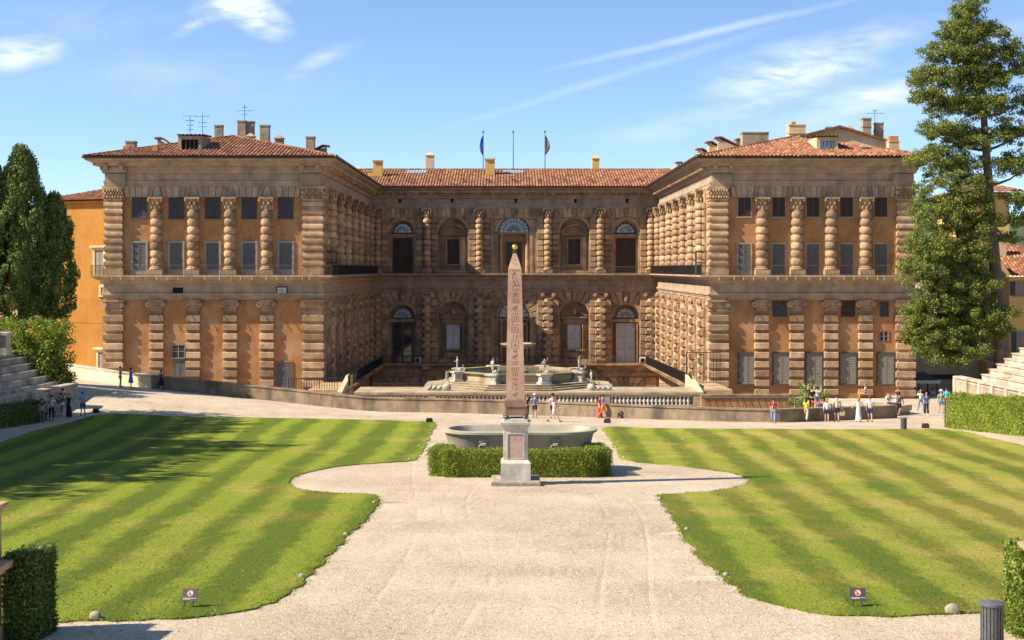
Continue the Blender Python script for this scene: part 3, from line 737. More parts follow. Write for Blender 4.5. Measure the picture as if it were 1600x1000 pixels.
# corner pilasters, turned round the wing corners
def rslab(mb, x0, x1, y0, y1, z0, z1, c):
    def rg(i, z): return [(x0 + i, y0 + i, z), (x1 - i, y0 + i, z), (x1 - i, y1, z), (x0 + i, y1, z)]
    mb.loft([rg(c * 1.3, z0), rg(c * .3, z0 + c * .6), rg(0, z0 + c * 1.4), rg(0, z1 - c * 1.4), rg(c * .3, z1 - c * .6), rg(c * 1.3, z1)])
def corner(x0, x1, inner):
    """x0..x1 on the front; upper part bulging bands, lower part rough blocks"""
    mb = MB(); y0, y1 = YF - .42, YF + 1.75
    mb.box(x0 + .14, x1 - .14, y0 + .14, y1, -.62, 8.0)
    mb.box(x0 - .05, x1 + .05, y0 - .05, y1, -.62, 0.05)
    z = .12; k = 9; p = (6.62 - z) / k
    for i in range(k): rslab(mb, x0, x1, y0, y1, z + i * p + .06, z + (i + 1) * p - .06, .13)
    # capital
    mb.box(x0 - .1, x1 + .1, y0 - .12, y1, 7.72, 8.0); rslab(mb, x0 - .02, x1 + .02, y0 - .02, y1, 7.3, 7.72, .1); mb.box(x0, x1, y0, y1, 6.62, 6.74)
    nl = 7
    for i in range(nl):
        xx = x0 + (x1 - x0) * (i + .5) / nl
        for zz, rr in ((6.95, .13), (7.3, .15), (7.6, .13)): mb.ell((xx + (.1 if 7.1 < zz < 7.5 else 0), y0 - .02 - (.06 if zz > 7.5 else 0), zz), (rr * .85, .12, .17), 7, 5)
        yy = y0 + 1.7 * (i + .5) / nl
        for zz in (7.0, 7.42):
            for xs in (x0, x1): mb.ell((xs, yy, zz), (.14, .17, .24), 6, 5)
    o = PB(mb, 'corner_pilaster', M['stone'], 38)
    mb = MB()
    mb.box(x0 + .12, x1 - .12, y0 + .16, y1, -13.5, -3.02)
    mb.box(x0 - .12, x1 + .12, y0 - .1, y1, -3.2, -3.0)
    mb.frame((0, 0, 0), (1, 0, 0), (0, -1, 0))
    for s_, c in ((-1, x0 + .05), (1, x1 - .05)):
        mb.prism([(c + .27 * math.cos(t * math.pi / 7), -3.48 + .27 * math.sin(t * math.pi / 7)) for t in range(14)], -(y1 - .6), -(y0 - .06))
    mb.frame()
    mb.box(x0 + .02, x1 - .02, y0 + .06, y1, -4.12, -3.95)
    z = -4.5
    for i in range(9):
        e = rnd.uniform(-.03, .03); rslab(mb, x0 - .04 + e, x1 + .04 + e, y0 - .02, y1, z - .63, z, .05); z -= .905
    mb.box(x0 - .1, x1 + .1, y0 - .1, y1, -14.5, z + .05)
    PB(mb, 'corner_pier', M['stone'])
corner(XA - .22, XA + 1.62, False); corner(XB - 1.72, XB + .35, True); corner(XC - .35, XC + 1.5, True); corner(XD - 1.55, XD + .25, False)

# flat arch bands over the wing windows
for wx in (WX_L, WX_R):
    mb = MB(**FRONT); pitch = (wx[-1] - wx[0]) / 4
    e = [.085 * pitch, .24 * pitch, .37 * pitch]
    for i, uc in enumerate(wx):
        def wedge(b0, b1):
            k = 1.17; g = .022; mb.prism([(uc + b0 + g, 6.96), (uc + b1 - g, 6.96), (uc + b1 * k - g, 8.0), (uc + b0 * k + g, 8.0)], 0, .26 + rnd.uniform(-.02, .03))
        wedge(-e[0], e[0])
        for s_ in (-1, 1):
            for j in range(2):
                b0, b1 = sorted((s_ * e[j], s_ * e[j + 1])); wedge(b0, b1)
        if i < 4:
            a0, a1 = uc + e[2], uc + pitch - e[2]; t0, t1 = uc + e[2] * 1.17, uc + pitch - e[2] * 1.17
            mb.prism([(a0 + .025, 6.96), (a1 - .025, 6.96), (t1 - .025, 8.0), (t0 + .025, 8.0)], 0, .3)
    PB(mb, 'voussoir_band', M['stone_grey'])

# --- windows and shutters (prototypes face -Y, base centre at the origin)
def shutter_mb(wd, ht, slats=None, mid=None):
    mb = MB(Nn=(0, -1, 0)); t = .07
    mb.box(0, t, 0, .05, 0, ht); mb.box(wd - t, wd, 0, .05, 0, ht); mb.box(t, wd - t, 0, .05, 0, t); mb.box(t, wd - t, 0, .05, ht - t, ht)
    if mid: mb.box(t, wd - t, 0, .05, mid - t / 2, mid + t / 2)
    n = slats or max(4, int((ht - 2 * t) / .16))
    for i in range(n):
        z = t + (ht - 2 * t) * i / n; h = (ht - 2 * t) / n
        A = [mb.P(t, .005, z + h * .95), mb.P(wd - t, .005, z + h * .95), mb.P(wd - t, .045, z + h * .1), mb.P(t, .045, z + h * .1)]
        mb.F(*A)
    mb.box(t, wd - t, -.002, .004, t, ht - t)
    return mb
def frame_mb(wd, ht, t, d, sill=True, head=True, under=0):
    """surround; opening 0..ht"""
    mb = MB(Nn=(0, -1, 0)); a = wd / 2
    if t > 0:
        mb.box(-a - t, -a, 0, d, 0, ht + (t if head else 0)); mb.box(a, a + t, 0, d, 0, ht + (t if head else 0))
        if head: mb.box(-a, a, 0, d, ht, ht + t)
    if sill: mb.fbox(-a - t - .06, a + t + .06, 0, d + .08, -.14, -.003, .02, .02)
    if under: mb.box(-a, a, 0, .03, 0, under)
    mb.box(-a, a, 0, .012, under, ht)
    return mb
def window_proto(wd, ht, t, d, fm, sm, sill=True, under=0, mid=None, ang=0.0, glass=None):
    o = frame_mb(wd, ht, t, d, sill, True, under).build('window', fm)
    if sm:
        h = ht - under - .02
        for s_ in (-1, 1):
            mb = shutter_mb(wd / 2 - .03, h, None, mid)
            if s_ > 0:   # mirror about the hinge
                mb.v = [(-x, y, z) for x, y, z in mb.v]
            sh = mb.build('shutter', sm, o); sh.location = (s_ * (wd / 2 - .015) * 1.0, -.02, under + .01)
            sh.rotation_euler = (0, 0, s_ * ang)
    if glass:
        p = MB(Nn=(0, -1, 0)); p.box(-wd / 2 + .02, wd / 2 - .02, .013, .02, under + .02, ht - .02); pn = p.build('pane', glass, o)
        q = MB(Nn=(0, -1, 0)); q.box(-.04, .04, .02, .06, under, ht)
        nb = max(2, round((ht - under) / .55))
        for i in range(nb + 1): z = under + (ht - under) * i / nb; q.box(-wd / 2, wd / 2, .021, .05, max(under, z - .025), min(ht, z + .025))
        q.box(-wd / 2, -wd / 2 + .06, .021, .06, under, ht); q.box(wd / 2 - .06, wd / 2, .021, .06, under, ht)
        q.build('glazing_bars', M['frame_grey'], o)
    return o
def place_at(o, a, fr, z, d=0.0):
    c = place(o, a, fr); n = {id(FRONT): (0, -1), id(BACK): (0, -1), id(INL): (1, 0), id(INR): (-1, 0)}[id(fr)]
    c.location.z = z; c.location.x += n[0] * d; c.location.y += n[1] * d; return c
# upper small windows
p1 = window_proto(1.32, 1.85, .07, .09, M['shutter_dark'], M['shutter_dark'])
p2 = window_proto(1.25, 1.85, .09, .09, M['frame_grey'], M['shutter_brown'])
for a in WX_L: place_at(p1, a, FRONT, zf(340))
for a in WX_R: place_at(p2, a, FRONT, zf(338.5))
drop(p1); drop(p2)
p1 = window_proto(1.22, 3.1, .2, .1, M['frame_grey'], M['shutter_grey'], False, .55)
p2 = window_proto(1.22, 3.0, .14, .08, M['stone'], M['shutter_grey'], False, 0)
for a in WX_L: place_at(p1, a, FRONT, -.6)
for a in WX_R: place_at(p2, a, FRONT, -.6)
drop(p1); drop(p2)
# ground storey windows of the left wing
p = window_proto(1.22, 1.2, .05, .1, M['shutter_grey'], None, True, 0, None, 0, M['glass']); place_at(p, fx(279), FRONT, zf(559)); drop(p)
p = window_proto(1.15, 1.5, .08, .08, M['wood'], M['shutter_grey'], False); place_at(p, fx(281), FRONT, zf(588)); drop(p)
p = window_proto(1.5, 2.9, .08, .08, M['wood'], M['shutter_grey'], False, 0, None, 0.0); place_at(p, fx(444), FRONT, zf(613)); drop(p)
p = window_proto(.9, .55, .05, .03, M['dark'], None, False); place_at(p, fx(279), FRONT, zf(459), .27); drop(p)
p = window_proto(.95, .6, .07, .05, M['dark'], None, False, 0, None, 0, M['skylight']); place_at(p, fx(441), FRONT, zf(458.5), .27); drop(p)
# ground storey windows of the right wing
p = window_proto(1.5, 2.95, .13, .14, M['shutter_dark'], M['shutter_pale'], True)
for q in (1167.5, 1221, 1325, 1384): place_at(p, fx(q), FRONT, zf(600))
drop(p)
p = window_proto(1.5, 4.1, .13, .14, M['shutter_dark'], M['shutter_pale'], False, 0, 2.2); place_at(p, fx(1272), FRONT, zf(618)); drop(p)
p = window_proto(1.3, 1.5, .06, .07, M['shutter_brown'], M['shutter_dark'], False); place_at(p, fx(1218.5), FRONT, zf(495)); drop(p)
p = window_proto(1.25, 1.5, .06, .07, M['shutter_brown'], M['shutter_brown'], False); place_at(p, fx(1325), FRONT, zf(495)); drop(p)
p = window_proto(.85, 1.5, .06, .07, M['wood'], M['shutter_dark'], False); place_at(p, fx(1381.5), FRONT, zf(495)); drop(p)
p = window_proto(.85, .95, .08, .07, M['wood'], None, False, 0, None, 0, M['glass']); place_at(p, fx(1381), FRONT, zf(533)); drop(p)

# --- back facade: wall layer with real arched openings
DEP = .75
def arched_wall(mb, a0, a1, z0, z1, ac, r, zs, zb_, n=16):
    """wall from d=-DEP to d=0 with one arched opening from zb_ up"""
    mb.box(a0, ac - r, -DEP, 0, z0, z1); mb.box(ac + r, a1, -DEP, 0, z0, z1)
    if zb_ > z0 + .01: mb.box(ac - r, ac + r, -DEP, 0, z0, zb_)
    pt = [(ac + r * math.cos(math.pi * k / n), zs + r * math.sin(math.pi * k / n)) for k in range(n + 1)]
    for (x0, q0), (x1, q1) in zip(pt, pt[1:]):
        A = [mb.P(x0, 0, q0), mb.P(x1, 0, q1), mb.P(x1, 0, z1), mb.P(x0, 0, z1)]; B = [mb.P(x0, -DEP, q0), mb.P(x1, -DEP, q1), mb.P(x1, -DEP, z1), mb.P(x0, -DEP, z1)]
        mb.F(*A); mb.F(*B[::-1]); mb.F(A[0], A[1], B[1], B[0]); mb.F(A[2], A[3], B[3], B[2])
EDG = [XB] + [(BC[i] + BC[i + 1]) / 2 for i in range(0)]
bounds = [XB, BC[1], BC[2], BC[3], BC[4], XC]
UP = [(1.62, 4.72, -.62), (1.9, 4.72, -.2), (2.05, 4.8, -.62), (1.9, 4.72, -.2), (1.62, 4.72, -.62)]
LOW = [(1.72, -6.45, -12.4), (1.9, -6.2, -11.9), (2.05, -6.4, -12.4), (1.9, -6.2, -11.9), (1.72, -6.45, -12.4)]
mb = MB(**BACK)
for i in range(5):
    r, zs, zo = UP[i]; arched_wall(mb, bounds[i], bounds[i + 1], -.9, 8.1, BAYS[i], r, zs, zo)
    r, zs, zo = LOW[i]; arched_wall(mb, bounds[i], bounds[i + 1], -12.5, -2.9, BAYS[i], r, zs, zo)
mb.box(XB, XC, -DEP, 0, -17, -12.5); mb.box(XB, XC, -DEP, 0, -2.9, -.9); mb.box(XB, XC, -DEP, 0, 8.1, 10.4)
PB(mb, 'wall', M['stone'])
mb = MB(**BACK); mb.box(XB, XC, -6, -DEP - .02, -17, 10.4); PB(mb, 'inner_wall', M['stone'])
# arch mouldings, keystones and radiating voussoirs
for i, ac in enumerate(BAYS):
    r, zs, zo = UP[i]; mb = MB(**BACK)
    mb.arch(ac, zs, r + .002, r + .2, 0, .1); mb.arch(ac, zs, r + .2, r + .38, 0, .16)
    for s_ in (-1, 1):
        lo, hi = sorted((ac + s_ * (r + .002), ac + s_ * (r + .38))); mb.box(lo, hi, 0, .1, -.62, zs - .12); mb.fbox(lo - .05, hi + .05, 0, .2, zs - .12, zs + .08, .02, .02)
    PB(mb, 'arch_moulding', M['stone']); mb = MB(**BACK)
    r, zs, zo = LOW[i]
    mb.arch(ac, zs, r + .002, r + .17, 0, .12); mb.arch(ac, zs, r + .17, r + .3, 0, .2)
    for s_ in (-1, 1):
        lo, hi = sorted((ac + s_ * (r + .002), ac + s_ * (r + .3))); mb.box(lo, hi, 0, .12, -12.4, zs - .12); mb.fbox(lo - .04, hi + .04, 0, .2, zs - .12, zs + .08, .02, .02)
    PB(mb, 'arch_moulding', M['stone'])
for i, ac in enumerate(BAYS):
    mb = MB(**BACK); hw = min(ac - BC[i], BC[i + 1] - ac) - .72
    # flat voussoirs under the cornice
    n = 9
    for k in range(n):
        b0, b1 = -hw + 2 * hw * k / n, -hw + 2 * hw * (k + 1) / n
        c = (k + .5) / n - .5; sk = c * .75
        mb.prism([(ac + b0 + .03 - sk * .5, 6.75), (ac + b1 - .03 - sk * .5, 6.75), (ac + b1 - .03 + sk * .5, 7.98), (ac + b0 + .03 + sk * .5, 7.98)], 0, .2 + rnd.uniform(0, .06))
    PB(mb, 'voussoirs', M['stone']); mb = MB(**BACK)
    r, zs, zo = LOW[i]; n = 11; rr = r + .33
    for k in range(n):
        t0, t1 = math.pi * k / n + .03, math.pi * (k + 1) / n - .03
        def lim(t):
            c, s_ = math.cos(t), math.sin(t); q = 9
            if abs(c) > 1e-3: q = min(q, (hw + .05) / abs(c))
            if s_ > 1e-3: q = min(q, (-3.02 - zs) / s_)
            return max(rr + .05, q)
        tm = (t0 + t1) / 2; ro0, ro1, rom = lim(t0), lim(t1), lim(tm)
        mb.prism([(ac + rr * math.cos(t0), zs + rr * math.sin(t0)), (ac + ro0 * math.cos(t0), zs + ro0 * math.sin(t0)), (ac + rom * math.cos(tm), zs + rom * math.sin(tm)), (ac + ro1 * math.cos(t1), zs + ro1 * math.sin(t1)), (ac + rr * math.cos(t1), zs + rr * math.sin(t1))], 0, .16 + rnd.uniform(0, .07))
    PB(mb, 'voussoirs', M['stone']); mb = MB(**BACK)
    zs = -17.0
    for k in range(1, 10):
        t0, t1 = math.pi * k / 11 + .02, math.pi * (k + 1) / 11 - .02
        def lim(t):
            c, s_ = math.cos(t), math.sin(t); q = 9
            if abs(c) > 1e-3: q = min(q, (hw - .1) / abs(c))
            return max(1.6, min(q, (-14.25 - zs) / max(s_, .05)))
        mb.prism([(ac + 1.5 * math.cos(t0), zs + 1.5 * math.sin(t0)), (ac + lim(t0) * math.cos(t0), zs + lim(t0) * math.sin(t0)), (ac + lim(t1) * math.cos(t1), zs + lim(t1) * math.sin(t1)), (ac + 1.5 * math.cos(t1), zs + 1.5 * math.sin(t1))], 0, .3)
    PB(mb, 'voussoirs', M['stone']); mb = MB(**BACK)
    # keystone masks
    mb.ell((ac, .3, LOW[i][1] + r + .85), (.3, .22, .55), 8, 6); mb.fbox(ac - .34, ac + .34, 0, .34, LOW[i][1] + r + 1.2, -3.02, .03, .03)
    PB(mb, 'keystone', M['stone'])
for a in BC: mb = MB(**BACK); mb.fbox(a - .75, a + .75, 0, .35, -17, -14.2, .05, .05); PB(mb, 'basement_pier', M['stone'])
for zt, z0 in ((6.65, -.6), (-3.4, -12.4)):          # side strips of the big central frames and panel edges
    mb = MB(**BACK)
    for s_ in (-1, 1):
        lo, hi = sorted((BAYS[2] + s_ * 2.85, BAYS[2] + s_ * 3.05)); mb.box(lo, hi, 0, .2, z0, zt)
    mb.box(BAYS[2] - 3.05, BAYS[2] + 3.05, 0, .21, zt, zt + .18)
    PB(mb, 'panel_frame', M['stone'])

def fanlight(ac, r, zs, d, bars, rings, fm, glass):
    o = MB(**BACK); o.arch(ac, zs, r - .07, r + .08, d, d + .12); o.box(ac - r - .08, ac + r + .08, d, d + .12, zs - .12, zs - .002)
    for k in range(1, bars):
        t = math.pi * k / bars; c, s_ = math.cos(t), math.sin(t); w_ = .035
        o.prism([(ac + .3 * c - w_ * s_, zs + .3 * s_ + w_ * c), (ac + .3 * c + w_ * s_, zs + .3 * s_ - w_ * c), (ac + (r - .05) * c + w_ * s_, zs + (r - .05) * s_ - w_ * c), (ac + (r - .05) * c - w_ * s_, zs + (r - .05) * s_ + w_ * c)], d + .015, d + .07)
    for q in rings: o.arch(ac, zs, r * q - .03, r * q + .03, d + .016, d + .075)
    f = PB(o, 'fanlight', fm)
    g = MB(**BACK); n = 20; g.prism([(ac + (r - .05) * math.cos(math.pi * k / n), zs + (r - .05) * math.sin(math.pi * k / n)) for k in range(n + 1)], d, d + .012)
    p = g.build('pane', glass); p.parent = f
D0 = -DEP - .02
for i in (0, 4):
    ac = BAYS[i]
    fanlight(ac, 1.24, 4.78, D0 + .12, 7, (.55,), M['iron'], M['glass_pale'])
    fanlight(ac, 1.26, -6.42, D0 + .12, 7, (.5,), M['iron_brown'], M['glass_pale'])
fanlight(BAYS[2], 1.98, 4.85, D0 + .12, 12, (.4, .72), M['iron'], M['glass_pale'])
fanlight(BAYS[2], 2.0, -6.35, D0 + .12, 9, (.5,), M['iron'], M['glass_pale'])
# surrounds inside the arches
for i in (0, 4):
    ac = BAYS[i]; mb = MB(**BACK)
    mb.arch(ac, 4.78, 1.33, 1.62, D0, D0 + .3)
    for s_ in (-1, 1):
        lo, hi = sorted((ac + s_ * 1.38, ac + s_ * 1.62)); mb.box(lo, hi, D0, D0 + .35, -.62, 4.15)
    mb.fbox(ac - 1.75, ac + 1.75, D0, D0 + .5, 4.1, 4.6, .04, .04)
    mb.arch(ac, -6.42, 1.36, 1.72, D0, D0 + .3)
    mb.fbox(ac - 1.72, ac + 1.72, D0, D0 + .5, -7.05, -6.58, .04, .04)
    PB(mb, 'aedicule', M['stone'], 38)
for i in (1, 3):
    ac = BAYS[i]; mb = MB(**BACK)
    # upper niche: framed window under a segmental pediment
    for s_ in (-1, 1):
        lo, hi = sorted((ac + s_ * 1.0, ac + s_ * 1.55)); mb.box(lo, hi, D0, D0 + .3, -.2, 4.25)
        lo, hi = sorted((ac + s_ * .8, ac + s_ * 1.0)); mb.box(lo, hi, D0, D0 + .42, .6, 3.9)
    mb.box(ac - 1.0, ac + 1.0, D0, D0 + .42, 3.9, 4.2); mb.fbox(ac - 1.75, ac + 1.75, D0, D0 + .6, 4.42, 4.66, .02, .04)
    mb.arch(ac, 3.9, 1.75, 1.98, D0, D0 + .6, R(26), R(154), 14); mb.box(ac - 1.2, ac + 1.2, D0, D0 + .5, .42, .6)
    PB(mb, 'aedicule', M['stone'], 38); mb = MB(**BACK)
    # lower niche: window under a broken pediment, bracketed sill
    for s_ in (-1, 1):
        lo, hi = sorted((ac + s_ * 1.02, ac + s_ * 1.5)); mb.box(lo, hi, D0, D0 + .35, -11.9, -6.5)
        mb.prism([(ac + s_ * .35, -5.35), (ac + s_ * .35, -5.6), (ac + s_ * 1.62, -6.3), (ac + s_ * 1.75, -6.1)], D0, D0 + .62)
        lo, hi = sorted((ac + s_ * .9, ac + s_ * 1.25)); mb.box(lo, hi, D0, D0 + .5, -11.9, -10.85)
    mb.fbox(ac - 1.75, ac + 1.75, D0, D0 + .6, -6.5, -6.3, .02, .03); mb.ell((ac, D0 + .3, -5.65), (.34, .3, .45), 8, 6)
    mb.box(ac - 1.02, ac + 1.02, D0, D0 + .34, -7.25, -6.52); mb.fbox(ac - 1.45, ac + 1.45, D0, D0 + .7, -10.85, -10.6, .03, .03); mb.box(ac - .8, ac + .8, D0, D0 + .3, -11.7, -11.0)
    PB(mb, 'aedicule', M['stone'], 38)
ac = BAYS[2]; mb = MB(**BACK)
for s_ in (-1, 1):
    for zt, z0 in ((4.6, -.62), (-6.75, -12.4)):
        mb.lathe([(.3, z0), (.3, z0 + .3), (.24, z0 + .35), (.21, zt - .5), (.3, zt - .4), (.34, zt)], ac + s_ * 1.72, D0 + .36, 12)
for zt in (4.6, -6.75): mb.fbox(ac - 2.05, ac + 2.05, D0, D0 + .62, zt, zt + .22, .03, .03)
PB(mb, 'loggia_columns', M['stone'], 38)
mb = MB(**BACK); mb.box(ac - 2.0, ac + 2.0, D0 + .004, D0 + .03, -.6, 4.6); PB(mb, 'loggia_wall', M['stucco'])

def door(ac, z0, wd, ht, leafm, d=D0 + .06, pane=None, name='door', mull=True):
    o = MB(**BACK); o.box(ac - wd / 2 - .12, ac - wd / 2, d, d + .16, z0, z0 + ht + .12); o.box(ac + wd / 2, ac + wd / 2 + .12, d, d + .16, z0, z0 + ht + .12); o.box(ac - wd / 2, ac + wd / 2, d, d + .16, z0 + ht, z0 + ht + .12)
    f = PB(o, name, M['wood'] if not pane else M['iron_brown'])
    for s_ in (-1, 1):
        lo, hi = sorted((ac + s_ * .03, ac + s_ * wd / 2)); q = MB(**BACK)
        if pane:
            q.box(lo, lo + .09, d + .02, d + .08, z0, z0 + ht); q.box(hi - .09, hi, d + .02, d + .08, z0, z0 + ht)
            n = max(2, round(ht / .75))
            for k in range(n + 1): z = z0 + (ht - .07) * k / n; q.box(lo + .09, hi - .09, d + .02, d + .07, z, z + .07)
            e = q.build('door_leaf' if name == 'door' else 'sash', M['white_paint'] if pane is M['glass_pale'] else M['iron_brown']); e.parent = f
            g = MB(**BACK); g.box(lo + .05, hi - .05, d + .03, d + .045, z0 + .03, z0 + ht - .03); g_ = g.build('pane', pane); g_.parent = f
        else:
            q.box(lo, hi, d, d + .05, z0, z0 + ht)
            n = max(3, int(ht / .17))
            for k in range(n): z = z0 + .08 + (ht - .16) * k / n; q.fbox(lo + .1, hi - .1, d + .05, d + .075, z, z + (ht - .16) / n * .7, .01, .02)
            for z in (z0 + .002, z0 + ht * .5, z0 + ht - .1): q.box(lo + .002, hi - .002, d + .05, d + .09, z, z + .1)
            e = q.build('door_leaf' if name == 'door' else 'shutter', leafm); e.parent = f
    return f
door(BAYS[0], -.6, 2.5, 4.6, M['shutter_brown']); door(BAYS[4], -.6, 2.5, 4.6, M['shutter_brown'])
door(BAYS[1], .62, 1.55, 3.25, M['shutter_brown'], name='window'); door(BAYS[3], .62, 1.55, 3.25, M['shutter_brown'], name='window')
door(BAYS[2], -.6, 2.0, 4.1, M['shutter_dark'])
door(BAYS[0], -12.38, 2.5, 5.2, None, pane=M['glass']); door(BAYS[4], -12.38, 2.5, 5.2, None, pane=M['glass_pale'])
door(BAYS[1], -10.55, 1.75, 3.2, None, pane=M['glass_pale'], name='window'); door(BAYS[3], -10.55, 1.75, 3.2, None, pane=M['glass_pale'], name='window')
door(BAYS[2], -12.38, 2.4, 5.2, M['wood'])
# opened shutters of the ground storey right of the court
for i, wd, z0, ht in ((3, .5, -10.55, 3.2), (4, .62, -12.38, 5.2), (1, .45, -10.55, 3.2)):
    for s_ in (-1, 1):
        mb = MB(**BACK); a = BAYS[i] + s_ * (1.38 if i == 4 else .98)
        A = [mb.P(a, D0 + .2, z0), mb.P(a + s_ * .12, D0 + .2 + wd, z0), mb.P(a + s_ * .17, D0 + .2 + wd, z0), mb.P(a + s_ * .05, D0 + .2, z0)]
        B = [mb.P(a, D0 + .2, z0 + ht), mb.P(a + s_ * .12, D0 + .2 + wd, z0 + ht), mb.P(a + s_ * .17, D0 + .2 + wd, z0 + ht), mb.P(a + s_ * .05, D0 + .2, z0 + ht)]
        mb.F(*A); mb.F(*B)
        for k in range(4): mb.F(A[k], A[(k + 1) % 4], B[(k + 1) % 4], B[k])
        PB(mb, 'opened_shutter', M['wood'])
# frieze openings of the back
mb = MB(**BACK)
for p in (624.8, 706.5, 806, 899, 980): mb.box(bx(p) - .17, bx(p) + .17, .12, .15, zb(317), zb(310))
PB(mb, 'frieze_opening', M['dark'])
# air conditioning units on the court balcony
for p in (654, 774, 1004):
    a = bx(p); mb = MB(**BACK); mb.fbox(a - .42, a + .42, .45, .85, -12.38, -11.6, .03, .03)
    o = PB(mb, 'air_conditioner', M['white_paint']); q = MB(**BACK)
    q.prism([(a - .08 + .27 * math.cos(k * math.pi / 8), -11.99 + .27 * math.sin(k * math.pi / 8)) for k in range(16)], .85, .87)
    e = q.build('fan_grille', M['iron']); e.parent = o
# inner sides: arches and doors between the giant columns
for fr in (INL, INR):
    for y0, y1 in zip(INY, INY[1:]):
        c = (y0 + y1) / 2; mb = MB(**fr)
        for zs, zo in ((4.72, -.6), (-6.4, -12.4)):
            mb.arch(c, zs, 1.5, 1.8, .03, .16, n=10)
            for s_ in (-1, 1):
                lo, hi = sorted((c + s_ * 1.5, c + s_ * 1.8)); mb.box(lo, hi, .03, .16, zo, zs)
        for k in range(8):
            b = -1.8 + 3.6 * k / 8; mb.fbox(c + b + .03, c + b + .42, .03, .24, 6.75, 7.98, .02, .02); mb.fbox(c + b + .03, c + b + .42, .03, .24, -4.2, -3.1, .02, .02)
        PB(mb, 'arch_moulding', M['stone'])
    for y0, y1 in zip(INY, INY[1:]):
        c = (y0 + y1) / 2
        for z0, z1 in ((-.6, 4.4), (-12.4, -6.6)):
            mb = MB(**fr); mb.box(c - 1.2, c + 1.2, .03, .07, z0, z1); PB(mb, 'door', M['shutter_brown'])
# balcony railings
rp = offset_path(PATH, 1.2)
def rail3(pts, z): return [(x, y, z) for x, y in pts]
mb = MB(); railing(mb, rail3(rp[0:3], -.62) if False else rail3([(rp[1][0], 142)] + rp[1:3], -.62), .95, .2, .014, .022); PB(mb, 'balcony_railing', M['iron_brown'])
mb = MB(); railing(mb, rail3([rp[2], rp[3]], -.62), .98, .14, .02, .03); PB(mb, 'balcony_railing', M['iron'])
mb = MB(); railing(mb, rail3([rp[3], rp[4]], -.62), .9, .2, .018, .026); PB(mb, 'balcony_railing', M['iron_brown'])
mb = MB(); railing(mb, rail3([rp[4], rp[5]], -.62), .98, .14, .02, .03); PB(mb, 'balcony_railing', M['iron'])
mb = MB(); railing(mb, rail3(rp[5:7] + [(rp[6][0], 142)], -.62), .95, .2, .014, .022); PB(mb, 'balcony_railing', M['iron_brown'])
mb = MB(); railing(mb, [(XB + .4, YB - 1.0, -12.4), (XC - .4, YB - 1.0, -12.4)], .95, .18, .018, .026); PB(mb, 'balcony_railing', M['iron_brown'])
for x, s_ in ((XB, 1), (XC, -1)):      # iron gates across the balcony by the wing corners
    mb = MB(); y = YF + 2.2
    for k in range(9): mb.tube((x + s_ * (.1 + .14 * k), y, -.6), (x + s_ * (.1 + .14 * k), y, 1.75), .022, .022, 4)
    for z in (-.5, .6, 1.75): mb.tube((x + s_ * .05, y, z), (x + s_ * 1.3, y, z), .04, .04, 4)
    for k in range(10): mb.tube((x + s_ * 1.25, y - .2 + .14 * k, -.6), (x + s_ * 1.25, y - .2 + .14 * k, 1.75), .022, .022, 4)
    PB(mb, 'balcony_gate', M['iron'])
# small lamp brackets under the balcony edge
mb = MB()
for i in range(42):
    for x0, x1 in ((XA, XB), (XC, XD)):
        if i < 18:
            x = x0 + .6 + (x1 - x0 - 1.2) * i / 17 + rnd.uniform(-.3, .3); mb.tube((x, YF - 1.34, -.72), (x, YF - 1.44, -1.1), .03, .045, 5)
PB(mb, 'balcony_stays', M['terracotta_stone'])

# --- roofs
TP = .38
def tile_face(mb, e0, e1, t0, t1, amp=.12, sub=6, rows=1):
    """tile field from eave e0-e1 up to t0-t1 (points 3-D); waves run up the slope"""
    e0, e1, t0, t1 = map(Vector, (e0, e1, t0, t1)); U = (e1 - e0); Ln = U.length; U.normalize()
    Wv = (t0 - e0); a = Wv.dot(U); Wv = Wv - U * a; V = Wv.length; Wv.normalize(); b = (t1 - e0).dot(U)
    nn = U.cross(Wv).normalized()
    if nn.z < 0: nn = -nn
    n = max(1, round(Ln / TP)) * sub; col = []
    for i in range(n + 1):
        u = Ln * i / n
        vm = V
        if a > .01 and u < a: vm = V * u / a
        if b < Ln - .01 and u > b: vm = min(vm, V * (Ln - u) / (Ln - b))
        vm = max(vm, .02); hgt = amp * abs(math.cos(math.pi * i / sub)) ** .8
        c = []
        for k in range(rows + 1):
            v = vm * k / rows; p = e0 + U * u + Wv * v + nn * (hgt + .02); c.append(mb.P(*p)); mb.uv[c[-1]] = (u / TP + .5, v / .42)
        col.append(c)
    for A, B in zip(col, col[1:]):
        for k in range(rows): mb.F(A[k], B[k], B[k + 1], A[k + 1])
def build_roof(mb, name, parent):
    o = PB(mb, name, M['roof']) if parent is palace else mb.build(name, M['roof'], parent)
    me = o.data; lay = me.uv_layers.new(name='UVMap')
    for l in me.loops: lay.data[l.index].uv = mb.uv.get(l.vertex_index, (0, 0))
    return o
def ridge(mb, p, q):
    p, q = Vector(p), Vector(q); n = max(2, int((q - p).length / .42)); mb.cur = 0
    for i in range(n):
        a, b = p.lerp(q, i / n), p.lerp(q, (i + 1.06) / n)
        j = len(mb.v); mb.tube(a, b, .16, .13, 7)
        uu = rnd.random() * 50
        for k in range(j, len(mb.v)): mb.uv[k] = (uu, uu * .7)
ZE = 10.76; SL = .25; OV = 1.82
WING_ROOF = []
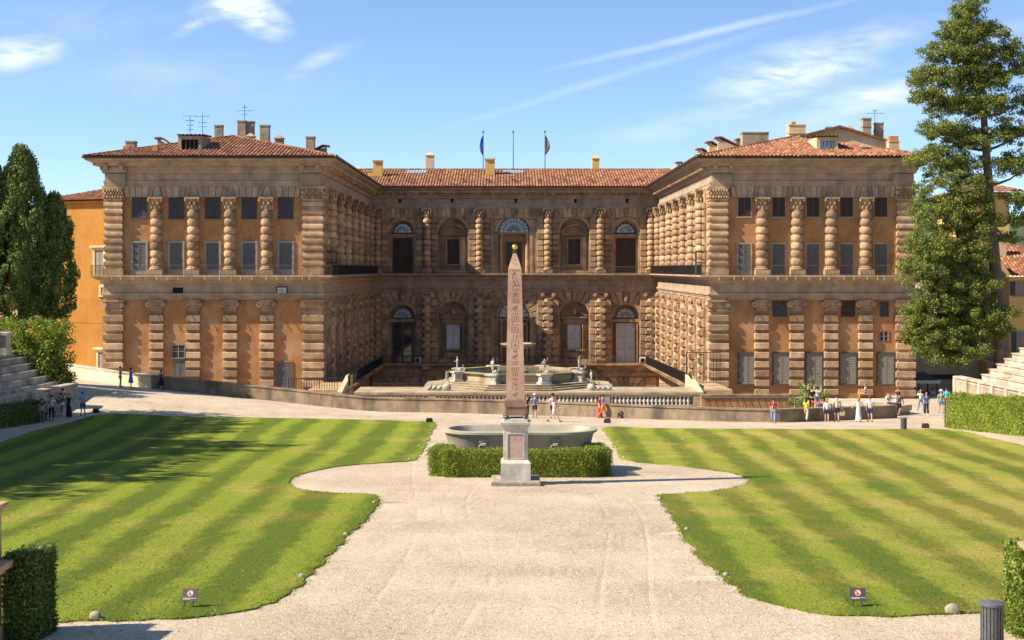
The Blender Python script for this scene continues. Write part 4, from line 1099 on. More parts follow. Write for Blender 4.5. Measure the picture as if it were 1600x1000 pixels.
for x0, x1 in ((XA, XB), (XC, XD)):
    ex0, ex1, ey = x0 - OV, x1 + OV, YF - OV; hw = (ex1 - ex0) / 2; ax, ay, az = (ex0 + ex1) / 2, ey + hw, ZE + SL * hw
    mb = MB()
    tile_face(mb, (ex0, ey, ZE), (ex1, ey, ZE), (ax, ay, az), (ax, ay, az))
    tile_face(mb, (ex1, ey, ZE), (ex1, 206, ZE), (ax, ay, az), (ax, 206, az), sub=4)
    tile_face(mb, (ex0, 206, ZE), (ex0, ey, ZE), (ax, 206, az), (ax, ay, az), sub=4)
    ridge(mb, (ex0, ey, ZE + .05), (ax, ay, az + .05)); ridge(mb, (ex1, ey, ZE + .05), (ax, ay, az + .05)); ridge(mb, (ax, ay, az + .05), (ax, 206, az + .05))
    WING_ROOF.append((build_roof(mb, 'roof', palace), ey, ax, ay, az))
mb = MB(); CE, CZ = YB - OV, 10.72; CR = (CE + 11.3, CZ + 11.3 * .262)
tile_face(mb, (XB - 8, CE, CZ), (XC + 8, CE, CZ), (XB - 8, *CR), (XC + 8, *CR))
ridge(mb, (XB - 8, CR[0], CR[1] + .05), (XC + 8, CR[0], CR[1] + .05))
tile_face(mb, (XB - 8, CR[0] + 11, CZ), (XC + 8, CR[0] + 11, CZ), (XB - 8, *CR), (XC + 8, *CR), sub=2)
croof = build_roof(mb, 'roof', palace)
def sub(mb, name, mat, par, smooth=False):
    o = mb.build(name, mat, None, smooth); o.parent = par; return o
LR, RR = WING_ROOF[0][0], WING_ROOF[1][0]
def chim(par, px0, px1, ytop, Y, zbot, depth=None, cap='flat', mat='chimney', bend=0):
    s_ = FPX / Y; x0, x1 = (px0 - HX) / s_, (px1 - HX) / s_; zt = (HY - ytop) / s_; d = depth or (x1 - x0); mb = MB()
    t = .14
    mb.box(x0, x1, Y, Y + d, zbot, zt - t)
    if cap == 'flat': mb.fbox(x0 - .06, x1 + .06, Y - .06, Y + d + .06, zt - t, zt, 0, 0)
    elif cap == 'band': mb.box(x0 - .06, x1 + .06, Y - .06, Y + d + .06, zt - t, zt); mb.box(x0 - .05, x1 + .05, Y - .05, Y + d + .05, zt - 1.0, zt - .9)
    elif cap == 'tile':
        n = max(3, round((x1 - x0 + .3) / .3))
        for k in range(n):
            a = x0 - .12 + (x1 - x0 + .24) * (k + .5) / n; mb.tube((a, Y - .16, zt - .14), (a, Y + d + .1, zt - .06), .14, .12, 7)
    elif cap == 'pot': mb.fbox(x0 - .05, x1 + .05, Y - .05, Y + d + .05, zt - .16, zt - .05, 0, 0)
    elif cap == 'gable':
        mb.loft([[(x0 - .12, Y - .12, zt - t), (x1 + .12, Y - .12, zt - t), (x1 + .12, Y + d + .12, zt - t), (x0 - .12, Y + d + .12, zt - t)], [((x0 + x1) / 2 - .1, Y + .2, zt + .25), ((x0 + x1) / 2 + .1, Y + .2, zt + .25), ((x0 + x1) / 2 + .1, Y + d - .2, zt + .25), ((x0 + x1) / 2 - .1, Y + d - .2, zt + .25)]])
    o = sub(mb, 'chimney', M[mat], par)
    if cap == 'pot':
        q = MB(); q.box(x0 + .06, x1 - .06, Y + .03, Y + d - .03, zt - .05, zt + .42); sub(q, 'chimney_pot', M['terracotta'], par)
def wedge(par, px0, px1, ytop, yend, Y, zbot, left=True, mat='cream', depth=1.2):
    """roof access housing: a wall with a sloping tiled top, high at one end"""
    s_ = FPX / Y; x0, x1 = (px0 - HX) / s_, (px1 - HX) / s_; zt, z1 = (HY - ytop) / s_, (HY - yend) / s_
    mb = MB(); hi, lo = (x0, x1) if left else (x1, x0); sg = 1 if left else -1
    mb.prism([(hi, zbot), (hi, zt - .12), (lo, z1 - .12), (lo, zbot)], Y, Y + depth)
    o = sub(mb, 'attic_housing', M[mat], par); mb = MB()
    mb.prism([(hi - sg * .3, zt + .02 - .1), (hi - sg * .3, zt + .1), (hi + sg * .35, zt + .14), (lo + sg * .1, z1), (lo + sg * .1, z1 - .11), (hi + sg * .35, zt - .02)], Y - .14, Y + depth + .14)
    sub(mb, 'housing_roof', M['old_tile'], par)
def dormer(par, px0, px1, ytop, ybase, Y, matn, glass):
    s_ = FPX / Y; x0, x1 = (px0 - HX) / s_, (px1 - HX) / s_; zt, z0 = (HY - ytop) / s_, (HY - ybase) / s_
    mb = MB(); t = .34; d = 4.2
    mb.box(x0, x0 + t, Y, Y + d, z0 - .6, zt - .25); mb.box(x1 - t, x1, Y, Y + d, z0 - .6, zt - .25); mb.box(x0 + t, x1 - t, Y, Y + .25, zt - .62, zt - .25); mb.box(x0 + t, x1 - t, Y, Y + .3, z0 - .6, z0 + .12)
    o = sub(mb, 'dormer', M[matn], par)
    mb = MB(); mb.box(x0 + t, x1 - t, Y + .16, Y + .2, z0 + .12, zt - .62); sub(mb, 'dormer_pane', glass, par)
    mb = MB()
    for k in range(5): a = x0 + t + (x1 - x0 - 2 * t) * k / 4; mb.box(a - .025, a + .025, Y + .08, Y + .13, z0 + .12, zt - .62)
    sub(mb, 'dormer_bars', M['shutter_grey'], par)
    mb = MB(); tile_face(mb, (x0 - .25, Y - .3, zt - .24), (x1 + .25, Y - .3, zt - .24), (x0 - .25, Y + d, zt - .05), (x1 + .25, Y + d, zt - .05)); build_roof_sub(mb, 'dormer_roof', par)
def build_roof_sub(mb, name, par):
    o = sub(mb, name, M['roof'], par); lay = o.data.uv_layers.new(name='UVMap')
    for l in o.data.loops: lay.data[l.index].uv = mb.uv.get(l.vertex_index, (0, 0))
# left wing roof
chim(LR, 196, 210.5, 220, 146, 11.4); chim(LR, 191, 203, 234.5, 141.5, 11.0, None, 'pot', 'terracotta_stone'); chim(LR, 238, 246.5, 233, 139, 10.8, .6, 'pot', 'chimney')
wedge(LR, 246, 274, 216, 231, 147, 11.3, True, 'chimney', 1.4); dormer(LR, 278, 315, 208, 237, 139.6, 'chimney', M['dark'])
chim(LR, 335, 347, 195, 153, 12); chim(LR, 371, 383.5, 188, 153, 12); chim(LR, 383.8, 396, 189, 153.4, 12); chim(LR, 385, 397, 211, 151, 12, None, 'gable'); chim(LR, 406, 420, 195, 152, 12); chim(LR, 429, 442, 214, 150, 12, None, 'gable')
chim(LR, 478, 491, 213, 144, 11); wedge(LR, 492, 509, 228, 233, 145, 11, False, 'chimney', 1.0)
wedge(LR, 345, 372, 217, 212, 156, 12, False, 'chimney', 1.0); wedge(LR, 315, 345, 214, 219, 158, 12, True, 'terracotta_stone', 1.0)
# centre roof
def zc(Y): return CZ + (Y - CE) * .262
chim(croof, 583, 597.5, 250, 191.5, zc(191.5) - .4, .9, 'tile', 'yellow'); chim(croof, 575, 583, 266, 191.6, zc(191.5) - .4, .8, 'flat', 'yellow')
chim(croof, 665, 678, 241, 197.5, 13, 1.0, 'gable', 'cream'); chim(croof, 758, 773, 247, 192.5, zc(192.5) - .4, 1.0, 'tile', 'yellow'); chim(croof, 925.5, 936.5, 246, 198.5, 13, 1.0, 'gable', 'yellow'); chim(croof, 555, 563, 262, 196, 12, 1.0, 'gable', 'cream')
for p0, p1 in ((635, 666), (786, 818)):
    Y0, Y1 = 193.6, 195.0; mb = MB(); x0, x1 = (p0 - HX) / FPX * Y0, (p1 - HX) / FPX * Y0; n = 7
    for k in range(n):
        a0, a1 = x0 + (x1 - x0) * k / n + .03, x0 + (x1 - x0) * (k + 1) / n - .03
        lo = [(a0, Y0, zc(Y0) + .12), (a1, Y0, zc(Y0) + .12), (a1, Y1, zc(Y1) + .16), (a0, Y1, zc(Y1) + .16)]
        mb.loft([lo, [(x, y, z + .08) for x, y, z in lo]])
    sub(mb, 'skylight', M['skylight'], croof)
for k in range(11):      # vent tiles in two rows
    for r_, (dy, dx) in enumerate(((3.6, 0), (2.4, .25))):
        mb = MB(); x = XB + 2.3 + k * 3.35 + dx + rnd.uniform(-.2, .2); y = CE + dy; z = zc(y); mb.loft([[(x - .18, y, z), (x + .18, y, z), (x + .18, y + .5, z + .13), (x - .18, y + .5, z + .13)], [(x - .16, y - .02, z + .24), (x + .16, y - .02, z + .24), (x + .16, y + .5, z + .2), (x - .16, y + .5, z + .2)]]); sub(mb, 'vent_tile', M['shutter_brown'], croof)
# right wing roof
for p0, p1, yt, ye, Y in ((1093, 1112, 233, 240, 150), (1108, 1126, 222, 229, 148.5), (1122, 1156, 215, 228, 148)): wedge(RR, p0, p1, yt, ye, Y, 11, True, 'cream', 1.3)
wedge(RR, 1060, 1076, 254, 259, 170, 11, True, 'cream', 1.2); chim(RR, 1049, 1059, 263, 176, 11, 1, 'gable', 'cream')
chim(RR, 1150, 1164, 216, 152, 12, 1.2); chim(RR, 1160.5, 1201, 206, 150, 12, 1.6, 'flat', 'chimney')
chim(RR, 1233, 1259, 194, 151, 12, 1.4, 'band', 'cream'); chim(RR, 1231, 1236, 205, 151.4, 12, 1.2, 'flat', 'cream')
for p in (1241.5, 1254): 
    mb = MB(); x = (p - HX) / FPX * 151; mb.box(x - .25, x + .25, 150.97, 151.0, (HY - 220) / FPX * 151, (HY - 211.5) / FPX * 151); sub(mb, 'chimney_hatch', M['shutter_brown'], RR)
chim(RR, 1238, 1243, 190, 151.5, 13, .4, 'flat', 'terracotta')
dormer(RR, 1276, 1309.5, 210, 240, 139.8, 'cream', M['skylight'])
chim(RR, 1345.5, 1359, 228, 140.2, 10.9, .8, 'gable', 'chimney'); chim(RR, 1348.5, 1361.5, 184, 156, 12, None, 'band', 'chimney'); chim(RR, 1368, 1380.5, 191.5, 156.5, 12, None, 'band', 'chimney'); chim(RR, 1389, 1405, 219, 143, 11, 1.0, 'pot', 'cream')
s_ = FPX / 155.0
mb = MB(); mb.prism([((1258 - HX) / s_, 12), ((1258 - HX) / s_, (HY - 212) / s_), ((1311 - HX) / s_, (HY - 199) / s_), ((1392 - HX) / s_, (HY - 223) / s_), ((1392 - HX) / s_, 12)], 155, 166); sub(mb, 'attic_wall', M['cream'], RR)
mb = MB(); mb.prism([((1252 - HX) / s_, (HY - 214) / s_), ((1311 - HX) / s_, (HY - 199.5) / s_), ((1402 - HX) / s_, (HY - 226) / s_), ((1402 - HX) / s_, (HY - 223) / s_), ((1311 - HX) / s_, (HY - 196) / s_), ((1252 - HX) / s_, (HY - 211) / s_)], 154.6, 166.4); sub(mb, 'attic_roof', M['old_tile'], RR)
chim(RR, 1291, 1299, 198, 158, 13, None, 'flat', 'chimney'); chim(RR, 1325, 1333, 199, 157, 13, None, 'gable', 'chimney')

# antennas and flagpoles stand on the roofs: things of their own
def antenna(px, ytop, ybot, Y, lab, arms):
    p, q = at(px, ybot, Y), at(px, ytop, Y); t = thing('antenna', lab, 'antenna', p, 'television antennas on the roofs'); h = q.z - p.z
    mb = MB(); mb.tube((0, 0, -1.0), (0, 0, h), .035, .025, 5); mb.build('mast', M['iron'], t)
    mb = MB()
    for f_, ln, an in arms:
        c, s_ = math.cos(an), math.sin(an); mb.tube((-ln * c, -ln * s_, h * f_), (ln * c, ln * s_, h * f_ + .05), .018, .018, 4)
        for k in range(-3, 4):
            if k: mb.tube((ln * c * k / 3.2 - .22 * s_, ln * s_ * k / 3.2 + .22 * c, h * f_), (ln * c * k / 3.2 + .22 * s_, ln * s_ * k / 3.2 - .22 * c, h * f_), .012, .012, 3)
    mb.build('aerial_arms', M['iron'], t)
antenna(297, 181, 208, 143, 'thin aerial on a bent mast just behind the left edge of the barred dormer', ((.98, .75, .2), (.72, .5, .9), (.45, .35, .5), (.2, .3, .4)))
antenna(316.5, 177, 214, 147, 'thin aerial leaning behind the right side of the barred dormer', ((.86, .7, -.1), (.6, .45, .6), (.42, .5, .3)))
antenna(382, 163, 189, 153.6, 'cross shaped aerial on top of the paired tall left wing chimneys', ((.6, .9, .1), (.82, .3, .6), (.4, .4, .4)))
antenna(1367, 171, 215, 156.2, 'wide cross shaped aerial between the two tall chimneys of the right wing', ((.85, 1.0, .05), (.95, .2, .7)))
def flagpole(px, lab, Y=198.5):
    p = at(px, 262, Y); q = at(px, 206.5, Y); t = thing('flagpole', lab, 'flagpole', p, 'flagpoles on the centre roof'); h = q.z - p.z
    mb = MB(); mb.tube((0, 0, -.6), (0, 0, h), .07, .05, 7); mb.build('pole', M['shutter_grey'], t)
    mb = MB(); mb.ell((0, 0, h + .06), (.13, .13, .15), 8, 6); mb.build('finial', M['iron'], t); return t, h
def flag(t, h, bands, sgn, wtop):
    """limp cloth hanging beside the pole: folded strips of the flag's colours"""
    mb = MB(); n = 14; rows = []
    for k in range(n + 1):
        v = k / n; z = h - .45 - v * 2.7
        wd = wtop * math.sin(math.pi * min(1, v * .9 + .12)) * (0.55 + .5 * v) + .1
        rows.append([(sgn * (.06 + wd * u / 9), .14 * math.sin(u * 2.1 + v * 5), z - .35 * u / 9 * (1 - v)) for u in range(10)])
    I = [[mb.P(*p) for p in r] for r in rows]; J = [[mb.P(p[0], p[1] + .02, p[2]) for p in r] for r in rows]
    for k in range(n):
        for u in range(9):
            f_ = u / 8 * .55 + k / n * .45
            mb.cur = min(len(bands) - 1, int(f_ * len(bands))) if len(bands) > 1 else 0
            mb.F(I[k][u], I[k][u + 1], I[k + 1][u + 1], I[k + 1][u]); mb.F(J[k][u], J[k + 1][u], J[k + 1][u + 1], J[k][u + 1])
    mb.build('flag', bands, t, True)
t, h = flagpole(755, 'flagpole with a limp blue flag above the centre roof'); flag(t, h, [plain('blue flag cloth', (0.01, 0.12, 0.62), 0.9)], -1, .45)
mb = MB(); 
for k in range(3): mb.ell((-.15 - .1 * k, -.16, h - 1.9 - .25 * k), (.05, .03, .06), 6, 4)
mb.build('flag_star', plain('yellow flag stars', (0.75, 0.6, 0.08), 0.8), t)
flagpole(802, 'bare flagpole in the middle of the three above the centre roof')
t, h = flagpole(851.5, 'flagpole with a limp green white and red flag above the centre roof')
flag(t, h, [plain('green flag cloth', (0.0, 0.16, 0.07), 0.9), M['sign_white'], M['sign_red']], 1, .7)
# ------------------------------------------------------------------ foliage
def leaves(name, mat, cl, size, parent=None, seed=1, up=0.25, asp=0.5):
    """cl: list of (centre, (rx,ry,rz), count); many small folded leaf faces in one mesh"""
    g = np.random.default_rng(seed)
    C = np.concatenate([np.repeat(np.array(c, float)[None], n, 0) for c, r_, n in cl]); Rr = np.concatenate([np.repeat(np.array(r_, float)[None], n, 0) for c, r_, n in cl])
    n = len(C); d = g.normal(size=(n, 3)); d /= np.linalg.norm(d, axis=1)[:, None]
    p = C + d * Rr * (g.random(n) ** .45)[:, None]
    return leaf_mesh(name, mat, p, d, size, parent, g, up, asp)
def leaf_mesh(name, mat, p, out, size, parent, g, up=0.25, asp=0.5):
    n = len(p)
    u = g.normal(size=(n, 3)) + np.array([0, 0, up]) * 2 + out * .5; u /= np.linalg.norm(u, axis=1)[:, None]
    nr = g.normal(size=(n, 3)) * .7 + out; v = np.cross(u, nr); v /= (np.linalg.norm(v, axis=1)[:, None] + 1e-9)
    s = size * (.6 + .8 * g.random(n))[:, None]
    V = np.empty((n, 4, 3)); V[:, 0] = p - u * s * .5; V[:, 1] = p + v * s * asp * .5; V[:, 2] = p + u * s * .5; V[:, 3] = p - v * s * asp * .5
    me = bpy.data.meshes.new(name); me.vertices.add(n * 4); me.vertices.foreach_set('co', V.ravel())
    me.loops.add(n * 4); me.loops.foreach_set('vertex_index', np.arange(n * 4)); me.polygons.add(n)
    me.polygons.foreach_set('loop_start', np.arange(n) * 4); me.polygons.foreach_set('loop_total', np.full(n, 4)); me.materials.append(mat); me.update(); me.validate()
    return mesh_obj(name, me, parent)
def box_leaves(g, x0, x1, y0, y1, z0, z1, n, rough=.06, sides=('x-', 'x+', 'y-', 'y+', 'z+')):
    A = {'x-': (y1 - y0) * (z1 - z0), 'x+': (y1 - y0) * (z1 - z0), 'y-': (x1 - x0) * (z1 - z0), 'y+': (x1 - x0) * (z1 - z0), 'z+': (x1 - x0) * (y1 - y0)}
    T = sum(A[s] for s in sides); P = []; O = []
    for s in sides:
        k = int(n * A[s] / T); q = g.random((k, 3)) * np.array([x1 - x0, y1 - y0, z1 - z0]) + np.array([x0, y0, z0]); o = np.zeros((k, 3))
        ax = 'xyz'.index(s[0]); q[:, ax] = ((x0, x1), (y0, y1), (z0, z1))[ax][s[1] == '+']; o[:, ax] = 1 if s[1] == '+' else -1
        q += g.normal(size=(k, 3)) * rough
        q += o * (rough * 1.2 * np.sin(q[:, :1] * 2.1 + q[:, 1:2] * 1.7 + q[:, 2:] * 2.9)); P.append(q); O.append(o)
    return np.concatenate(P), np.concatenate(O)
def hedge_run(name, label, pts, wd, ht, mat, n, size, seed, group=None, rough=.07, z_off=0.0, cat='hedge', asp=.55):
    """clipped hedge along plan points"""
    c = pts[0]; t = thing(name, label, cat, (c[0], c[1], gz(*c) + z_off), group); g = np.random.default_rng(seed); P = []; O = []; core = MB()
    tot = sum(math.dist(a, b) for a, b in zip(pts, pts[1:]))
    for i, (a, b) in enumerate(zip(pts, pts[1:])):
        Ln = math.dist(a, b); ux, uy = (b[0] - a[0]) / Ln, (b[1] - a[1]) / Ln
        ex0 = -wd / 2 * (i > 0) ; ex1 = wd / 2 * (i < len(pts) - 2)
        q, o = box_leaves(g, ex0, Ln + ex1, -wd / 2, wd / 2, 0, ht, int(n * Ln / tot), rough)
        W = np.stack([a[0] + q[:, 0] * ux - q[:, 1] * uy, a[1] + q[:, 0] * uy + q[:, 1] * ux, q[:, 2]], 1)
        gzs = np.array([gz(x, y) for x, y in W[:, :2]]) + z_off; W[:, 2] += gzs
        P.append(W); O.append(np.stack([o[:, 0] * ux - o[:, 1] * uy, o[:, 0] * uy + o[:, 1] * ux, o[:, 2]], 1))
        core.frame((a[0], a[1], 0), (ux, uy, 0), (-uy, ux, 0)); k = max(1, int(Ln / 3))
        for j in range(k):
            l0, l1 = Ln * j / k, Ln * (j + 1) / k; zz = gz(a[0] + ux * (l0 + l1) / 2, a[1] + uy * (l0 + l1) / 2) + z_off
            core.box(max(l0, .12), l1 - (.12 if j == k - 1 else -.001), -wd / 2 + .12, wd / 2 - .12, zz - .1, zz + ht - .13)
    P = np.concatenate(P) - np.array(t.location); O = np.concatenate(O)
    leaf_mesh('foliage', mat, P, O, size, t, g, .2, asp)
    core.v = [tuple(Vector(v) - t.location) for v in core.v]; core.build('branches', mat, t)
    return t

# ------------------------------------------------------------------ side buildings
def left_building():
    A, B = Vector((-49.5, 150.2)), Vector((-39.02, 145.0)); U = (B - A); Ln = U.length; U.normalize(); n = Vector((U.y, -U.x))
    t = thing('side_building', 'yellow orange plastered building with tiled roof behind the left palace wing', 'building', (A.x, A.y, -12))
    inv = Matrix.Translation(t.location).inverted()
    fr = dict(O=(A.x, A.y, 0), U=(U.x, U.y, 0), Nn=(n.x, n.y, 0))
    def add(mb, nm, mt, par=t, sm=False):
        o = mb.build(nm, mt, None, sm); o.parent = par
        if par is t: o.matrix_parent_inverse = inv
        return o
    mb = MB(**fr); mb.box(0, Ln, -14, 0, -14, 6.85); wl = add(mb, 'wall', M['ochre'])
    mb = MB(**fr); mb.box(0, Ln, 0, .04, -5.6, -5.45); mb.box(-.02, Ln, 0, .5, 6.85, 7.0); add(mb, 'string_course', M['ochre'])
    def P3(a, d, z): return (A.x + U.x * a + n.x * d, A.y + U.y * a + n.y * d, z)
    mb = MB(); tile_face(mb, P3(-.7, .7, 7.05), P3(Ln + .3, .7, 7.05), P3(6.2, -6.2, 8.9), P3(Ln + .3, -6.2, 8.9)); tile_face(mb, P3(-.7, -14, 7.05), P3(-.7, .7, 7.05), P3(6.2, -14, 8.9), P3(6.2, -6.2, 8.9), sub=4)
    rf = add(mb, 'roof', M['roof']); lay = rf.data.uv_layers.new(name='UVMap')
    for l in rf.data.loops: lay.data[l.index].uv = mb.uv.get(l.vertex_index, (0, 0))
    mb = MB(**fr); mb.box(7.2, 8.2, -4.6, -3.8, 7.6, 8.75); add(mb, 'chimney', M['terracotta'], rf)
    def along(px):
        k = (px - HX) / FPX; return (A.x - k * A.y) / (k * U.y - U.x)
    for px, zb_, wd, ht, sh, hood in ((156, -.6, 1.15, 2.5, 'shutter_pale', True), (163.5, -2.75, .8, .85, 'shutter_pale', False), (160.5, -10.3, 1.0, 1.7, 'shutter_pale', True)):
        a = along(px); o = window_proto(wd, ht, .26, .14, M['cream'], M[sh]); o.parent = t; o.matrix_parent_inverse = inv
        o.location = P3(a, 0, zb_); o.rotation_euler = (0, 0, math.atan2(U.y, U.x))
        if hood: q = MB(Nn=(0, -1, 0)); q.fbox(-wd / 2 - .5, wd / 2 + .5, 0, .42, ht + .26, ht + .5, .03, .03); q.build('hood', M['cream'], o)
    t2 = thing('side_building', 'low yellow orange building glimpsed behind the cypresses at the left edge', 'building', (-56, 152, -12))
    mb = MB(); mb.box(-9, 7, 0, 8, -2, 9.6); mb.build('wall', M['ochre'], t2); mb = MB(); mb.fbox(-9.1, 7.1, -.15, 8.1, 6.9, 7.6, 0, 0); mb.build('pale_band', M['cream'], t2)
    mb = MB(); tile_face(mb, (-9.5, -.6, 9.65), (7.5, -.6, 9.65), (-9.5, 4, 11), (7.5, 4, 11)); rf = mb.build('roof', M['roof'], t2); lay = rf.data.uv_layers.new(name='UVMap')
    for l in rf.data.loops: lay.data[l.index].uv = mb.uv.get(l.vertex_index, (0, 0))
left_building()
def simple_roof(mb, par):
    rf = mb.build('roof', M['roof'], par); lay = rf.data.uv_layers.new(name='UVMap')
    for l in rf.data.loops: lay.data[l.index].uv = mb.uv.get(l.vertex_index, (0, 0))
def right_buildings():
    s = FPX / 160.0
    def X(px): return (px - HX) / s
    def Z(py): return (HY - py) / s
    t = thing('low_building', 'low cream annexe with grey doorway beside the right palace wing', 'building', (X(1480), 160, -14.5)); x0 = t.location.x
    mb = MB(); mb.box(X(1405) - x0, X(1545) - x0, 0, 9, -2, Z(512) + 14.5); mb.build('wall', M['cream'], t)
    mb = MB(); mb.box(X(1405) - x0 - .2, X(1546) - x0, -.3, 9.2, Z(512) + 14.5, Z(509) + 14.5); mb.build('roof', M['terracotta'], t)
    mb = MB(); mb.box(X(1420) - x0, X(1500) - x0, -.12, 0, Z(592) + 14.5, Z(585) + 14.5); mb.build('dark_band', M['lead'], t)
    t = thing('gate_house', 'grey stone doorway with panelled dark double door behind the right stand', 'building', (X(1548), 158, -13.5)); x0 = t.location.x
    mb = MB(); mb.box(X(1532) - x0, X(1562) - x0, 0, 3, -1, Z(538) + 13.5); mb.fbox(X(1531) - x0, X(1563) - x0, -.3, 3, Z(538) + 13.5, Z(533) + 13.5, 0, 0); mb.build('wall', M['stone_grey'], t)
    mb = MB(); mb.box(X(1537) - x0, X(1555) - x0, -.06, 0, -.5, Z(552) + 13.5); d = mb.build('door', M['shutter_brown'], t)
    mb = MB()
    for i in range(2):
        for j in range(3): a = X(1538.2 + 8.6 * i) - x0; mb.fbox(a, a + .5, -.06, -.11, .2 + j * .95, .95 + j * .95, .04, .04)
    mb.build('door_panels', M['shutter_brown'], d)
    s = FPX / 168.0
    t = thing('tower_house', 'tall narrow yellow house with wide eaves behind the tall tree', 'building', (X(1560), 168, -14)); x0 = t.location.x
    mb = MB(); mb.box(X(1500) - x0, X(1577) - x0, 0, 9, -2, Z(300) + 14); mb.build('wall', M['yellow'], t)
    mb = MB(); mb.loft([[(X(1494) - x0, -.9, Z(301) + 14), (X(1604) - x0, -.9, Z(304) + 14), (X(1604) - x0, 10, Z(304) + 14), (X(1494) - x0, 10, Z(301) + 14)], [(X(1494) - x0, -.9, Z(299) + 14), (X(1604) - x0, -.9, Z(302) + 14), (X(1604) - x0, 10, Z(302) + 14), (X(1494) - x0, 10, Z(299) + 14)]]); mb.build('eaves', M['wood'], t)
    mb = MB(); tile_face(mb, (X(1493) - x0, -1, Z(299) + 14.05), (X(1604) - x0, -1, Z(302) + 14.05), (X(1500) - x0, 5, Z(285) + 14), (X(1590) - x0, 5, Z(285) + 14)); simple_roof(mb, t)
    s = FPX / 150.0
    t = thing('house', 'cream house with red tiled roof and dark shutters at the right edge', 'building', (X(1590), 150, -13)); x0 = t.location.x
    mb = MB(); mb.box(X(1577) - x0, X(1680) - x0, 0, 9, -2, Z(433) + 13); mb.box(X(1577) - x0, X(1680) - x0, -.1, 0, Z(476) + 13, Z(473) + 13); mb.build('wall', M['yellow'], t)
    mb = MB(); tile_face(mb, (X(1576) - x0, -.7, Z(432) + 13), (X(1685) - x0, -.7, Z(432) + 13), (X(1576) - x0, 6, Z(383) + 13), (X(1685) - x0, 6, Z(383) + 13)); simple_roof(mb, t)
    for px, z0, z1 in ((1594, 462, 440), (1596, 552, 518)):
        o = window_proto(1.0, (z0 - z1) / s, .1, .08, M['frame_grey'], None, True, 0, None, 0, M['glass']); o.parent = t; o.location = (X(px) - x0, 0, Z(z0) + 13)
        q = shutter_mb(.55, (z0 - z1) / s).build('shutter', M['shutter_dark'], o); q.location = (-1.1, -.1, 0)
    mb = MB(); mb.box(X(1577) - x0 + .1, X(1577) - x0 + .9, 3.5, 4.2, 3, Z(370) + 13); mb.build('chimney', M['cream'], t)
right_buildings()

# ------------------------------------------------------------------ parapet wall along the gravel drive
WALL = [(20, 133), (60, 131), (99, 128), (140, 124.5), (184, 121), (235, 119.4), (320, 118), (440, 116), (521, 114), (610, 112.6), (700, 111), (810, 108.2), (920, 105), (1020, 102), (1120, 99.5), (1220, 98.2), (1320, 101), (1402, 104)]
def wall_pts(p0, p1):
    r = []
    for i, (px, Y) in enumerate(WALL): r.append(((px - HX) / FPX * Y, Y, px))
    d = []
    for k in range(160):
        px = p0 + (p1 - p0) * k / 159
        for (a, ya), (b, yb) in zip(WALL, WALL[1:]):
            if a <= px <= b:
                t_ = (px - a) / (b - a); Y = ya + (yb - ya) * t_; d.append(((px - HX) / FPX * Y, Y)); break
    return d
def build_parapet(p0, p1, mat, label, cop):
    pts = wall_pts(p0, p1)
    for _ in range(5): pts = [pts[0]] + [tuple((Vector(a) + 2 * Vector(b) + Vector(c)) / 4) for a, b, c in zip(pts, pts[1:], pts[2:])] + [pts[-1]]
    m = pts[len(pts) // 2]; t = thing('parapet_wall', label, 'wall', (m[0], m[1], gz(*m)))
    def ribbon(w0, w1, za, zb_, nm, mt):
        mb = MB(); R0 = []
        for i, p in enumerate(pts):
            q = Vector(pts[min(i + 1, len(pts) - 1)]) - Vector(pts[max(0, i - 1)]); n = Vector((q.y, -q.x)).normalized()
            z = gz(*p); h = 1.12 - .2 * sstep((p[0] + 5) / 25)
            c = [(p[0] + n.x * w0, p[1] + n.y * w0), (p[0] - n.x * w1, p[1] - n.y * w1)]
            lo = z + (za if za < 0 else h + za - 1); hi = z + h + zb_ - 1
            R0.append([mb.P(c[0][0] - m[0], c[0][1] - m[1], lo - gz(*m)), mb.P(c[1][0] - m[0], c[1][1] - m[1], lo - gz(*m)), mb.P(c[1][0] - m[0], c[1][1] - m[1], hi - gz(*m)), mb.P(c[0][0] - m[0], c[0][1] - m[1], hi - gz(*m))])
        for A, B in zip(R0, R0[1:]):
            for k in range(4): mb.F(A[k], A[(k + 1) % 4], B[(k + 1) % 4], B[k])
        mb.F(*R0[0]); mb.F(*R0[-1][::-1]); mb.build(nm, mt, t)
    ribbon(0, .42, -1.5, .88, 'wall_face', mat); ribbon(.07, .5, .885, 1.0, 'coping', cop)
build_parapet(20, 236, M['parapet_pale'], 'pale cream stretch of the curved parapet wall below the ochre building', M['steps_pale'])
build_parapet(236.5, 1402, M['parapet'], 'long curved lichen stained parapet wall between gravel drive and fountain terrace', M['parapet'])

